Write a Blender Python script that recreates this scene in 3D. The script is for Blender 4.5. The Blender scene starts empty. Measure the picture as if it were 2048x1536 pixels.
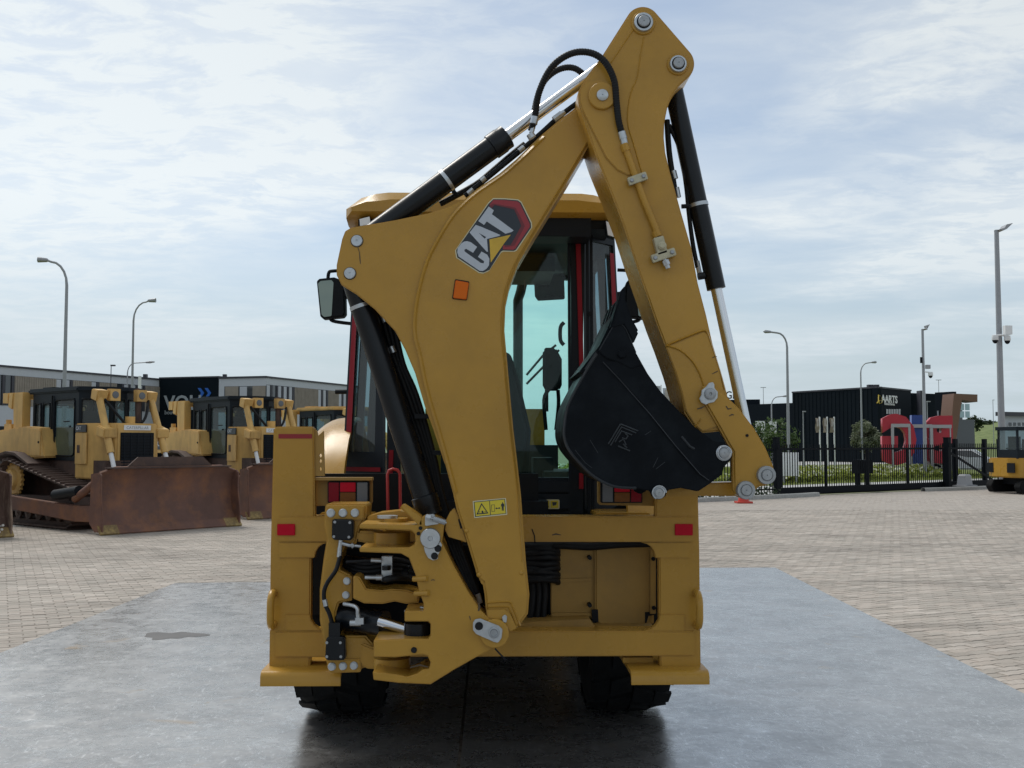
import bpy, bmesh, math, random
from mathutils import Vector, Matrix
from mathutils.geometry import tessellate_polygon
random.seed(7)
R = math.radians
S = bpy.context.scene
C = S.collection

# ------------------------------------------------------------------ camera
CAM_H, F_PX, HOR = 1.66, 2150.0, 890.0
PITCH = math.atan((HOR - 768) / F_PX)
YAW = -math.atan(54 / F_PX)
cam_d = bpy.data.cameras.new('camera'); cam = bpy.data.objects.new('camera', cam_d); C.objects.link(cam)
cam_d.sensor_width = 36; cam_d.lens = 36 * F_PX / 2048; cam_d.clip_start = 0.05; cam_d.clip_end = 3000
cam.location = (0, 0, CAM_H); cam.rotation_euler = (math.pi / 2 + PITCH, 0, YAW)
S.camera = cam
S.render.resolution_x, S.render.resolution_y = 1024, 768

# ------------------------------------------------------------------ light
SUN_EL, SUN_AZ = R(54), R(-42)          # azimuth from +Y towards +X
W = bpy.data.worlds.new('World'); S.world = W; W.use_nodes = True
wt = W.node_tree; wt.nodes.clear()
def WN(t, **k):
    n = wt.nodes.new(t)
    for a, v in k.items():
        setattr(n, a, v)
    return n
def wl(a, b): wt.links.new(a, b)
def wmath(op, a, b=None, clamp=False):
    n = WN('ShaderNodeMath', operation=op, use_clamp=clamp)
    for i, v in enumerate((a, b)):
        if v is None: continue
        if isinstance(v, (int, float)): n.inputs[i].default_value = v
        else: wl(v, n.inputs[i])
    return n.outputs[0]
sky = WN('ShaderNodeTexSky', sky_type='NISHITA', sun_disc=False, sun_elevation=SUN_EL, sun_rotation=SUN_AZ,
         altitude=0, air_density=1.0, dust_density=1.0, ozone_density=2.0)
geo = WN('ShaderNodeTexCoord'); sep = WN('ShaderNodeSeparateXYZ'); wl(geo.outputs['Generated'], sep.inputs[0])
zz = wmath('MAXIMUM', sep.outputs['Z'], 0.0)
zz = wmath('ADD', zz, 0.07)
comb = WN('ShaderNodeCombineXYZ')
wl(wmath('DIVIDE', sep.outputs['X'], zz), comb.inputs[0]); wl(wmath('DIVIDE', sep.outputs['Y'], zz), comb.inputs[1])
def wnoise(scale, det, rough, off, sx=1.0, sy=1.0, rot=0.0, dist=0.0):
    mp = WN('ShaderNodeMapping'); mp.inputs['Location'].default_value = off
    mp.inputs['Scale'].default_value = (sx, sy, 1); mp.inputs['Rotation'].default_value = (0, 0, rot)
    wl(comb.outputs[0], mp.inputs[0])
    n = WN('ShaderNodeTexNoise'); wl(mp.outputs[0], n.inputs['Vector'])
    n.inputs['Scale'].default_value = scale; n.inputs['Detail'].default_value = det
    n.inputs['Roughness'].default_value = rough; n.inputs['Distortion'].default_value = dist
    return n.outputs['Fac']
def wramp(v, a, b):
    n = WN('ShaderNodeMapRange', interpolation_type='SMOOTHSTEP'); wl(v, n.inputs[0])
    n.inputs[1].default_value = a; n.inputs[2].default_value = b
    return n.outputs[0]
warp = WN('ShaderNodeTexNoise'); warp.inputs['Scale'].default_value = 1.3; warp.inputs['Detail'].default_value = 3; wl(comb.outputs[0], warp.inputs['Vector'])
wv = WN('ShaderNodeVectorMath', operation='MULTIPLY_ADD'); wl(warp.outputs['Color'], wv.inputs[0]); wv.inputs[1].default_value = (0.35, 0.35, 0); wl(comb.outputs[0], wv.inputs[2])
comb = wv
CLOUD_OFF = (0.35, -0.95, 0)
bank = wramp(wnoise(0.50, 4, 0.5, CLOUD_OFF, rot=0.55), 0.39, 0.60)          # big banks and gaps
puff = wramp(wnoise(7.5, 7, 0.66, (1.3, 0.4, 0), sx=0.75, rot=0.5, dist=0.3), 0.38, 0.62)  # fleecy mottling
veil = wramp(wnoise(1.2, 6, 0.62, (7, 2, 0), sx=0.55, rot=0.9), 0.25, 0.75)    # thin veil
cov = wmath('MULTIPLY', bank, wmath('ADD', wmath('MULTIPLY', puff, 0.46), 0.54))
cov = wmath('ADD', cov, wmath('MULTIPLY', veil, 0.42))
cov = wmath('MINIMUM', cov, 1.0)
haze = wmath('MULTIPLY', wramp(wmath('MULTIPLY', sep.outputs['Z'], -1), -0.24, 0.0), 0.86)     # the air gets milky low down, all round
bw = WN('ShaderNodeRGBToBW'); wl(sky.outputs[0], bw.inputs[0])
lum = wmath('MULTIPLY', wmath('POWER', bw.outputs[0], 0.25), 4.15)
cc = WN('ShaderNodeCombineColor')
wl(wmath('MULTIPLY', lum, 0.93), cc.inputs[0]); wl(lum, cc.inputs[1]); wl(wmath('MULTIPLY', lum, 1.04), cc.inputs[2])
clr = WN('ShaderNodeMix', data_type='RGBA'); clr.inputs['Factor'].default_value = 0.40; wl(sky.outputs[0], clr.inputs['A']); clr.inputs['B'].default_value = (2.75, 3.15, 3.45, 1)   # thin high veil over the whole sky
mx = WN('ShaderNodeMix', data_type='RGBA'); wl(cov, mx.inputs['Factor']); wl(clr.outputs['Result'], mx.inputs['A']); wl(cc.outputs[0], mx.inputs['B'])
bg = WN('ShaderNodeBackground'); bg.inputs['Strength'].default_value = 0.10
hz = WN('ShaderNodeMix', data_type='RGBA'); wl(haze, hz.inputs['Factor']); wl(mx.outputs['Result'], hz.inputs['A']); hz.inputs['B'].default_value = (3.50, 4.15, 4.58, 1)
wl(hz.outputs['Result'], bg.inputs['Color'])
wo = WN('ShaderNodeOutputWorld'); wl(bg.outputs[0], wo.inputs['Surface'])

sl = bpy.data.lights.new('sun', 'SUN'); sun = bpy.data.objects.new('sun', sl); C.objects.link(sun)
sl.energy = 1.5; sl.angle = R(24); sl.color = (1.0, 0.95, 0.87)
sdir = Vector((math.sin(SUN_AZ) * math.cos(SUN_EL), math.cos(SUN_AZ) * math.cos(SUN_EL), math.sin(SUN_EL)))
sun.rotation_euler = sdir.to_track_quat('Z', 'Y').to_euler(); sun.location = (0, 0, 30)

S.view_settings.view_transform = 'Standard'; S.view_settings.look = 'None'
S.view_settings.exposure = 0.55; S.view_settings.gamma = 1.0
S.render.engine = 'CYCLES'
S.cycles.max_bounces = 8; S.cycles.transparent_max_bounces = 24; S.cycles.glossy_bounces = 4
S.cycles.sample_clamp_indirect = 6

# ------------------------------------------------------------------ survey: photograph pixel -> point in the place
_rot = cam.rotation_euler.to_matrix()
def ray(px, py):
    return _rot @ Vector(((px - 1024) / F_PX, -(py - 768) / F_PX, -1.0))
def P(px, py, Y):
    d = ray(px, py); t = Y / d.y
    return Vector((d.x * t, Y, CAM_H + d.z * t))
def G(px, py, z=0.0):
    d = ray(px, py); t = (z - CAM_H) / d.z
    return Vector((d.x * t, d.y * t, z))

# ------------------------------------------------------------------ materials
MATS = {}
def col(r, g, b): return (r, g, b, 1.0)
def pbr(name, rgb, rough=0.5, metal=0.0, var=0.0, vscale=6.0, bump=0.0, bscale=60.0, dirt=None, dirt_amt=0.0, dirt_scale=3.0,
        spec=0.5, coat=0.0, rvar=0.0, streak=False, emit=None):
    m = bpy.data.materials.new(name); m.use_nodes = True
    t = m.node_tree; b = t.nodes['Principled BSDF']
    b.inputs['Roughness'].default_value = rough; b.inputs['Metallic'].default_value = metal
    b.inputs['Specular IOR Level'].default_value = spec; b.inputs['Coat Weight'].default_value = coat
    b.inputs['Coat Roughness'].default_value = 0.15
    tc = t.nodes.new('ShaderNodeTexCoord')
    def noise(sc, det=5, ro=0.6, stretch=None):
        n = t.nodes.new('ShaderNodeTexNoise'); n.inputs['Scale'].default_value = sc
        n.inputs['Detail'].default_value = det; n.inputs['Roughness'].default_value = ro
        if stretch:
            mp = t.nodes.new('ShaderNodeMapping'); mp.inputs['Scale'].default_value = stretch
            t.links.new(tc.outputs['Object'], mp.inputs[0]); t.links.new(mp.outputs[0], n.inputs['Vector'])
        else:
            t.links.new(tc.outputs['Object'], n.inputs['Vector'])
        return n.outputs['Fac']
    c = t.nodes.new('ShaderNodeRGB'); c.outputs[0].default_value = col(*rgb); out = c.outputs[0]
    if var:
        mr = t.nodes.new('ShaderNodeMapRange'); t.links.new(noise(vscale), mr.inputs[0])
        mr.inputs[1].default_value = 0.25; mr.inputs[2].default_value = 0.75
        mr.inputs[3].default_value = 1 - var; mr.inputs[4].default_value = 1 + var
        mu = t.nodes.new('ShaderNodeVectorMath'); mu.operation = 'SCALE'
        t.links.new(out, mu.inputs[0]); t.links.new(mr.outputs[0], mu.inputs['Scale']); out = mu.outputs[0]
    if dirt:
        mr = t.nodes.new('ShaderNodeMapRange'); t.links.new(noise(dirt_scale, 8, 0.68, (1, 1, 0.25) if streak else None), mr.inputs[0])
        mr.inputs[1].default_value = 0.46; mr.inputs[2].default_value = 0.72
        mr.inputs[3].default_value = 0; mr.inputs[4].default_value = dirt_amt
        mi = t.nodes.new('ShaderNodeMix'); mi.data_type = 'RGBA'
        t.links.new(mr.outputs[0], mi.inputs['Factor']); t.links.new(out, mi.inputs['A']); mi.inputs['B'].default_value = col(*dirt)
        out = mi.outputs['Result']
    t.links.new(out, b.inputs['Base Color'])
    if rvar:
        mr = t.nodes.new('ShaderNodeMapRange'); t.links.new(noise(vscale * 1.7), mr.inputs[0])
        mr.inputs[1].default_value = 0.3; mr.inputs[2].default_value = 0.7
        mr.inputs[3].default_value = max(0.03, rough - rvar); mr.inputs[4].default_value = rough + rvar
        t.links.new(mr.outputs[0], b.inputs['Roughness'])
    if bump:
        bn = t.nodes.new('ShaderNodeBump'); bn.inputs['Strength'].default_value = bump; bn.inputs['Distance'].default_value = 0.01
        t.links.new(noise(bscale, 4), bn.inputs['Height']); t.links.new(bn.outputs[0], b.inputs['Normal'])
    if emit:
        b.inputs['Emission Color'].default_value = col(*emit); b.inputs['Emission Strength'].default_value = 1
    MATS[name] = m
    return m
def glass(name, tint, gloss=1.0, dust=0.0):
    m = bpy.data.materials.new(name); m.use_nodes = True; t = m.node_tree; t.nodes.clear()
    tr = t.nodes.new('ShaderNodeBsdfTransparent'); tr.inputs[0].default_value = col(*tint)
    gl = t.nodes.new('ShaderNodeBsdfGlossy'); gl.inputs['Roughness'].default_value = 0.02
    gl.inputs[0].default_value = (1, 1, 1, 1)
    lw = t.nodes.new('ShaderNodeLayerWeight'); pw = t.nodes.new('ShaderNodeMath'); pw.operation = 'POWER'; pw.inputs[1].default_value = 5
    t.links.new(lw.outputs['Facing'], pw.inputs[0]); fr = t.nodes.new('ShaderNodeMath'); fr.operation = 'MULTIPLY_ADD'; fr.inputs[1].default_value = 0.7 * gloss; fr.inputs[2].default_value = 0.045 * gloss
    t.links.new(pw.outputs[0], fr.inputs[0])
    mx = t.nodes.new('ShaderNodeMixShader'); t.links.new(fr.outputs[0], mx.inputs[0])
    t.links.new(tr.outputs[0], mx.inputs[1]); t.links.new(gl.outputs[0], mx.inputs[2]); last = mx.outputs[0]
    if dust:
        df = t.nodes.new('ShaderNodeBsdfDiffuse'); df.inputs[0].default_value = (0.35, 0.4, 0.4, 1)
        m2 = t.nodes.new('ShaderNodeMixShader'); m2.inputs[0].default_value = dust
        t.links.new(last, m2.inputs[1]); t.links.new(df.outputs[0], m2.inputs[2]); last = m2.outputs[0]
    o = t.nodes.new('ShaderNodeOutputMaterial'); t.links.new(last, o.inputs[0])
    MATS[name] = m
    return m

YEL = pbr('yellow_paint', (0.420, 0.232, 0.036), 0.30, var=0.06, vscale=3, bump=0.06, bscale=220, rvar=0.08, coat=0.10, spec=0.28, dirt=(0.17, 0.10, 0.03), dirt_amt=0.28, dirt_scale=2.4)
YELI = pbr('yellow_paint_matt', (0.34, 0.20, 0.042), 0.6, var=0.08, vscale=4, dirt=(0.08, 0.06, 0.04), dirt_amt=0.35, bump=0.05, bscale=100)
YELD = pbr('worn_yellow_paint', (0.60, 0.37, 0.115), 0.55, var=0.12, vscale=2.5, dirt=(0.15, 0.085, 0.035), dirt_amt=0.6, dirt_scale=2.2, bump=0.1, bscale=40, streak=True)
BLK = pbr('black_paint', (0.004, 0.006, 0.009), 0.30, var=0.2, vscale=6, bump=0.03, bscale=150, rvar=0.08, spec=0.3)
BUCK = pbr('bucket_black', (0.003, 0.005, 0.008), 0.45, var=0.35, vscale=5, dirt=(0.018, 0.022, 0.026), dirt_amt=0.35, dirt_scale=5, bump=0.08, bscale=60, rvar=0.12, spec=0.10)
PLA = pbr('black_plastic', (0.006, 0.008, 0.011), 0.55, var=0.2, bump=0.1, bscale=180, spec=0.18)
CABB = pbr('cab_black', (0.006, 0.010, 0.016), 0.42, var=0.1, bump=0.05, bscale=150, spec=0.2)
RUB = pbr('rubber', (0.006, 0.007, 0.008), 0.82, spec=0.15, var=0.3, vscale=12, bump=0.2, bscale=70, dirt=(0.02, 0.018, 0.016), dirt_amt=0.35, dirt_scale=5)
HOSE = pbr('hose_rubber', (0.006, 0.007, 0.009), 0.5, spec=0.25, var=0.2, vscale=30, bump=0.3, bscale=260)
CHR = pbr('chrome', (0.62, 0.63, 0.65), 0.19, 1.0, rvar=0.04)
ZINC = pbr('zinc_steel', (0.46, 0.49, 0.52), 0.38, 0.85, var=0.12, vscale=30, rvar=0.1)
ZINY = pbr('zinc_yellow_steel', (0.42, 0.39, 0.28), 0.45, 0.6, var=0.15, vscale=30)
GREYP = pbr('grey_pin', (0.33, 0.35, 0.37), 0.45, 0.5, var=0.15, vscale=40)
GLS = glass('cab_glass', (0.85, 0.97, 0.945), gloss=0.3)
GLSD = glass('dark_cab_glass', (0.22, 0.32, 0.37), dust=0.10)
RED = pbr('red_trim', (0.22, 0.010, 0.018), 0.5, spec=.15)
REDB = pbr('red_paint', (0.36, 0.02, 0.02), 0.4)
RLEN = pbr('red_lens', (0.20, 0.003, 0.012), 0.2, bump=0.15, bscale=240, spec=.15)
RLEN2 = pbr('red_lens_bright', (0.46, 0.004, 0.022), 0.25, bump=0.1, bscale=200, spec=.12)
ALEN = pbr('amber_lens', (0.17, 0.06, 0.01), 0.2, bump=0.15, bscale=240, spec=.2)
CLEN = pbr('clear_lens', (0.13, 0.14, 0.155), 0.15, bump=0.3, bscale=160, spec=.3)
ORG = pbr('orange_reflector', (0.60, 0.125, 0.008), 0.3, bump=0.1, bscale=200, spec=.15)
STRP = pbr('red_stripe', (0.25, 0.004, 0.01), 0.35)
DEC_BLK = pbr('decal_black', (0.012, 0.018, 0.028), 0.35)
DEC_SIL = pbr('decal_silver', (0.42, 0.45, 0.50), 0.38, 0.25, var=0.08, vscale=8)
DEC_RED = pbr('decal_red', (0.28, 0.02, 0.03), 0.4)
DEC_RED2 = pbr('decal_dark_red', (0.14, 0.012, 0.02), 0.4)
DEC_YEL = pbr('decal_yellow', (0.52, 0.33, 0.03), 0.4, var=0.25, vscale=8)
DEC_CRM = pbr('decal_cream', (0.58, 0.54, 0.36), 0.5)
STK_Y = pbr('sticker_yellow', (0.62, 0.50, 0.03), 0.45)
SEATM = pbr('seat_fabric', (0.012, 0.018, 0.024), 0.8, var=0.2)
INTG = pbr('cab_interior_grey', (0.03, 0.036, 0.038), 0.7, var=0.1)
MIR = pbr('mirror_glass', (0.16, 0.19, 0.17), 0.03, 1.0)
WHT = pbr('white_paint', (0.72, 0.73, 0.74), 0.5, var=0.05)

# ------------------------------------------------------------------ object helpers
def tag(o, label=None, cat=None, group=None, kind=None):
    if label: o['label'] = label
    if cat: o['category'] = cat
    if group: o['group'] = group
    if kind: o['kind'] = kind
    return o
def empty(name, loc, label, cat, group=None, rotz=0.0):
    o = bpy.data.objects.new(name, None); C.objects.link(o); o.location = loc; o.rotation_euler = (0, 0, rotz)
    o.empty_display_size = 0.3
    tag(o, label, cat, group)
    return o
def link(name, me, mat, parent=None, local=False):
    o = bpy.data.objects.new(name, me); C.objects.link(o)
    if mat and not me.materials: me.materials.append(mat)
    if parent is not None:
        o.parent = parent
        if parent.type == 'EMPTY' and not local:
            o.matrix_parent_inverse = Matrix.Translation(-Vector(parent.location))
    return o
def fin(name, bm, mat, parent=None, smooth=None, local=False):
    bmesh.ops.recalc_face_normals(bm, faces=bm.faces)
    me = bpy.data.meshes.new(name); bm.to_mesh(me); bm.free()
    if smooth is not None:
        me.shade_smooth() if hasattr(me, 'shade_smooth') else None
        me.set_sharp_from_angle(angle=R(smooth))
    return link(name, me, mat, parent, local)

def rnd(pts, r, n=4):
    """round the corners of a closed 2-D polygon; r a number or one per corner"""
    out = []; N = len(pts)
    for i, p in enumerate(pts):
        rr = r[i] if isinstance(r, (list, tuple)) else r
        a = Vector(pts[i - 1]) - Vector(p); b = Vector(pts[(i + 1) % N]) - Vector(p)
        la, lb = a.length, b.length
        if rr <= 0 or la < 1e-6 or lb < 1e-6: out.append(tuple(p)); continue
        ang = a.angle(b)
        if ang > R(165): out.append(tuple(p)); continue
        d = min(rr / max(math.tan(ang / 2), 0.15), la * 0.45, lb * 0.45)
        p0 = Vector(p) + a / la * d; p1 = Vector(p) + b / lb * d
        for k in range(n + 1):
            t = k / n
            q = p0 * (1 - t) ** 2 + Vector(p) * 2 * t * (1 - t) + p1 * t * t
            out.append((q.x, q.y))
    return out
def smoothpts(pts, n=5):
    """Catmull-Rom through open points"""
    V = [Vector(p) for p in pts]; out = []
    for i in range(len(V) - 1):
        p0 = V[max(i - 1, 0)]; p1 = V[i]; p2 = V[i + 1]; p3 = V[min(i + 2, len(V) - 1)]
        for k in range(n):
            t = k / n
            out.append(0.5 * ((2 * p1) + (p2 - p0) * t + (2 * p0 - 5 * p1 + 4 * p2 - p3) * t * t + (3 * p1 - p0 - 3 * p2 + p3) * t ** 3))
    out.append(V[-1]); return out
def bevel_edges(bm, w, seg=2, ang=40):
    es = [e for e in bm.edges if len(e.link_faces) == 2 and e.calc_face_angle(0) > R(ang)]
    if es: bmesh.ops.bevel(bm, geom=es, offset=w, segments=seg, affect='EDGES', clamp_overlap=True)
def prism_bm(bm, world2d, a, b, axis='Y', holes=None):
    """polygon (list of 2-D points) extruded between a and b along an axis; axis Y: points are (x, z); X: (y, z); Z: (x, y)"""
    mk = {'Y': lambda p, q: (p[0], q, p[1]), 'X': lambda p, q: (q, p[0], p[1]), 'Z': lambda p, q: (p[0], p[1], q)}[axis]
    loops = [world2d] + (holes or [])
    fa = [[bm.verts.new(mk(p, a)) for p in L] for L in loops]; fb = [[bm.verts.new(mk(p, b)) for p in L] for L in loops]
    for la, lb in zip(fa, fb):
        n = len(la)
        for i in range(n):
            bm.faces.new((la[i], la[(i + 1) % n], lb[(i + 1) % n], lb[i]))
    if not holes:
        bm.faces.new(fa[0]); bm.faces.new(fb[0][::-1])
    else:
        tri = tessellate_polygon([[Vector((p[0], p[1], 0)) for p in L] for L in loops])
        A = sum(fa, []); B = sum(fb, [])
        for t in tri:
            try:
                bm.faces.new([A[i] for i in t]); bm.faces.new([B[i] for i in reversed(t)])
            except ValueError: pass
def px2(pts, Y): return [(v.x, v.z) for v in (P(p[0], p[1], Y) for p in pts)]
def plate(name, pts, Y, th, mat, parent, r=0, bev=0.004, holes=None, seg=2):
    """flat part whose outline was surveyed at distance Y (its near face), th thick away from the camera"""
    q = px2(rnd(pts, r) if r else pts, Y); bm = bmesh.new()
    prism_bm(bm, q, Y, Y + th, holes=[px2(h, Y) for h in holes] if holes else None)
    bmesh.ops.recalc_face_normals(bm, faces=bm.faces)
    if bev and not holes: bevel_edges(bm, bev, seg)
    return fin(name, bm, mat, parent, smooth=35)
def add_box(bm, x0, x1, y0, y1, z0, z1):
    v = [bm.verts.new((x, y, z)) for x in (x0, x1) for y in (y0, y1) for z in (z0, z1)]
    for f in ((0, 1, 3, 2), (4, 6, 7, 5), (0, 4, 5, 1), (2, 3, 7, 6), (0, 2, 6, 4), (1, 5, 7, 3)):
        bm.faces.new([v[i] for i in f])
    return v
def box(name, x0, x1, y0, y1, z0, z1, mat, parent=None, bev=0.0, seg=2, local=False):
    bm = bmesh.new(); add_box(bm, x0, x1, y0, y1, z0, z1)
    if bev: bevel_edges(bm, bev, seg)
    return fin(name, bm, mat, parent, smooth=35 if bev else None, local=local)
def pxbox(name, px0, py0, px1, py1, Y, th, mat, parent, bev=0.004):
    a = P(px0, py1, Y); b = P(px1, py0, Y)
    return box(name, a.x, b.x, Y, Y + th, a.z, b.z, mat, parent, bev)
def frame_of(d):
    d = d.normalized(); u = d.cross(Vector((0, 0, 1)))
    if u.length < 1e-4: u = d.cross(Vector((1, 0, 0)))
    u.normalize(); return u, d.cross(u).normalized()
def add_cyl(bm, p0, p1, r0, r1=None, seg=20, cap=True):
    p0, p1 = Vector(p0), Vector(p1); r1 = r0 if r1 is None else r1; u, v = frame_of(p1 - p0)
    A = []; B = []
    for k in range(seg):
        t = 2 * math.pi * k / seg; w = u * math.cos(t) + v * math.sin(t)
        A.append(bm.verts.new(p0 + w * r0)); B.append(bm.verts.new(p1 + w * r1))
    for k in range(seg):
        bm.faces.new((A[k], A[(k + 1) % seg], B[(k + 1) % seg], B[k]))
    if cap: bm.faces.new(A[::-1]); bm.faces.new(B)
def cyl(name, p0, p1, r0, mat, parent, r1=None, seg=20, bev=0.0, local=False):
    bm = bmesh.new(); add_cyl(bm, p0, p1, r0, r1, seg)
    if bev: bevel_edges(bm, bev, 2, 50)
    return fin(name, bm, mat, parent, smooth=40, local=local)
def add_lathe(bm, p0, axis, prof, seg=24, close=True):
    """profile [(distance along axis, radius)...]"""
    p0 = Vector(p0); ax = Vector(axis).normalized(); u, v = frame_of(ax); rings = []
    for d, r in prof:
        rings.append([bm.verts.new(p0 + ax * d + (u * math.cos(2 * math.pi * k / seg) + v * math.sin(2 * math.pi * k / seg)) * r) for k in range(seg)])
    for a, b in zip(rings, rings[1:]):
        for k in range(seg): bm.faces.new((a[k], a[(k + 1) % seg], b[(k + 1) % seg], b[k]))
    if close: bm.faces.new(rings[0][::-1]); bm.faces.new(rings[-1])
def lathe(name, p0, axis, prof, mat, parent, seg=24, close=True, local=False):
    bm = bmesh.new(); add_lathe(bm, p0, axis, prof, seg, close)
    return fin(name, bm, mat, parent, smooth=40, local=local)
def add_tube(bm, path, r, seg=10, cap=True):
    path = [Vector(p) for p in path]; rings = []; n = len(path); pu = None
    for i, p in enumerate(path):
        d = (path[min(i + 1, n - 1)] - path[max(i - 1, 0)]).normalized()
        if pu is None: u, v = frame_of(d)
        else:
            u = (pu - d * pu.dot(d)).normalized(); v = d.cross(u)
        pu = u; rr = r[i] if isinstance(r, (list, tuple)) else r
        rings.append([bm.verts.new(p + (u * math.cos(2 * math.pi * k / seg) + v * math.sin(2 * math.pi * k / seg)) * rr) for k in range(seg)])
    for a, b in zip(rings, rings[1:]):
        for k in range(seg): bm.faces.new((a[k], a[(k + 1) % seg], b[(k + 1) % seg], b[k]))
    if cap: bm.faces.new(rings[0][::-1]); bm.faces.new(rings[-1])
def tube(name, path, r, mat, parent, seg=10, sm=0, local=False):
    if sm: path = smoothpts(path, sm)
    bm = bmesh.new(); add_tube(bm, path, r, seg)
    return fin(name, bm, mat, parent, smooth=60, local=local)
def hose_ribbed(name, path, r, mat, parent, pitch=0.012, sm=14):
    """hose in a spiral guard: fine rings along its length"""
    pts = smoothpts(path, sm); L = [0]
    for a, b in zip(pts, pts[1:]): L.append(L[-1] + (b - a).length)
    n = max(8, int(L[-1] / (pitch / 2))); out = []; rr = []; j = 0
    for i in range(n + 1):
        s = L[-1] * i / n
        while j < len(L) - 2 and L[j + 1] < s: j += 1
        t = (s - L[j]) / max(L[j + 1] - L[j], 1e-6); out.append(pts[j].lerp(pts[j + 1], t)); rr.append(r * (1.0 if i % 2 else 0.91))
    bm = bmesh.new(); add_tube(bm, out, rr, 10)
    return fin(name, bm, mat, parent, smooth=25)
def pxpath(pts, Y): return [P(p[0], p[1], p[2] if len(p) > 2 else Y) for p in pts]
def quadmesh(name, quads, mat, parent=None, local=False):
    bm = bmesh.new()
    for q in quads: bm.faces.new([bm.verts.new(p) for p in q])
    bmesh.ops.remove_doubles(bm, verts=bm.verts, dist=1e-5)
    return fin(name, bm, mat, parent, local=local)
def text(name, s, size, loc, rot, mat, parent=None, ext=0.01, align='CENTER', local=False, xs=1.0, bold=0.0):
    cu = bpy.data.curves.new(name, 'FONT'); cu.body = s; cu.size = size; cu.extrude = ext; cu.align_x = align; cu.align_y = 'CENTER'
    cu.offset = bold; cu.resolution_u = 3
    t = bpy.data.objects.new('tmp_text', cu); C.objects.link(t)
    dg = bpy.context.evaluated_depsgraph_get(); me = bpy.data.meshes.new_from_object(t.evaluated_get(dg))
    bpy.data.objects.remove(t); bpy.data.curves.remove(cu)
    me.transform(Matrix.Translation(loc) @ rot.to_4x4() @ Matrix.Diagonal((xs, 1, 1, 1))); me.materials.clear()
    me.name = name
    return link(name, me, mat, parent, local)
def copy_tree(o, parent=None):
    c = o.copy(); C.objects.link(c); c.parent = parent
    for ch in o.children: copy_tree(ch, c)
    return c
# ================================================================== the ground
def ground_mat(name, c1, c2, scale, c3=None, rough=0.85, brick=None, bump=0.3):
    m = bpy.data.materials.new(name); m.use_nodes = True; t = m.node_tree; b = t.nodes['Principled BSDF']
    b.inputs['Roughness'].default_value = rough; b.inputs['Specular IOR Level'].default_value = 0.3
    tc = t.nodes.new('ShaderNodeTexCoord')
    n = t.nodes.new('ShaderNodeTexNoise'); n.inputs['Scale'].default_value = scale; n.inputs['Detail'].default_value = 8; n.inputs['Roughness'].default_value = 0.65
    t.links.new(tc.outputs['Object'], n.inputs['Vector'])
    rp = t.nodes.new('ShaderNodeValToRGB'); t.links.new(n.outputs['Fac'], rp.inputs[0])
    rp.color_ramp.elements[0].position = 0.3; rp.color_ramp.elements[0].color = col(*c1)
    rp.color_ramp.elements[1].position = 0.7; rp.color_ramp.elements[1].color = col(*c2)
    out = rp.outputs[0]; h = n.outputs['Fac']
    if brick:
        mp = t.nodes.new('ShaderNodeMapping'); mp.inputs['Rotation'].default_value = (0, 0, brick); t.links.new(tc.outputs['Object'], mp.inputs[0])
        bk = t.nodes.new('ShaderNodeTexBrick'); t.links.new(mp.outputs[0], bk.inputs['Vector']); bk.inputs['Scale'].default_value = 1
        bk.inputs['Brick Width'].default_value = 0.22; bk.inputs['Row Height'].default_value = 0.11; bk.inputs['Mortar Size'].default_value = 0.006
        bk.inputs['Color1'].default_value = (1.12, 1.1, 1.1, 1); bk.inputs['Color2'].default_value = (0.88, 0.88, 0.9, 1); bk.inputs['Mortar'].default_value = (0.55, 0.52, 0.48, 1)
        mu = t.nodes.new('ShaderNodeMix'); mu.data_type = 'RGBA'; mu.blend_type = 'MULTIPLY'; mu.inputs['Factor'].default_value = 1
        t.links.new(out, mu.inputs['A']); t.links.new(bk.outputs['Color'], mu.inputs['B']); out = mu.outputs['Result']
    if c3:
        n2 = t.nodes.new('ShaderNodeTexNoise'); n2.inputs['Scale'].default_value = scale * 0.12; n2.inputs['Detail'].default_value = 5
        t.links.new(tc.outputs['Object'], n2.inputs['Vector'])
        mr = t.nodes.new('ShaderNodeMapRange'); t.links.new(n2.outputs['Fac'], mr.inputs[0]); mr.inputs[1].default_value = 0.45; mr.inputs[2].default_value = 0.65; mr.inputs[4].default_value = 0.7
        mi = t.nodes.new('ShaderNodeMix'); mi.data_type = 'RGBA'; t.links.new(mr.outputs[0], mi.inputs['Factor'])
        t.links.new(out, mi.inputs['A']); mi.inputs['B'].default_value = col(*c3); out = mi.outputs['Result']
    t.links.new(out, b.inputs['Base Color'])
    bn = t.nodes.new('ShaderNodeBump'); bn.inputs['Strength'].default_value = bump; bn.inputs['Distance'].default_value = 0.01
    t.links.new(h, bn.inputs['Height']); t.links.new(bn.outputs[0], b.inputs['Normal'])
    MATS[name] = m; return m
PAV_ROT = R(24)
GRND = ground_mat('far_ground', (0.13, 0.14, 0.07), (0.2, 0.2, 0.12), 0.6)
YARD = ground_mat('yard_paving', (0.30, 0.27, 0.235), (0.41, 0.375, 0.335), 3.0, (0.345, 0.31, 0.275), brick=-PAV_ROT)
ROAD = ground_mat('pale_road', (0.36, 0.36, 0.35), (0.46, 0.46, 0.45), 2.0)
LAWN = ground_mat('lawn_soil', (0.09, 0.12, 0.025), (0.17, 0.2, 0.05), 6.0)
KERB = ground_mat('kerb_concrete', (0.26, 0.26, 0.25), (0.38, 0.38, 0.37), 14)

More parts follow.
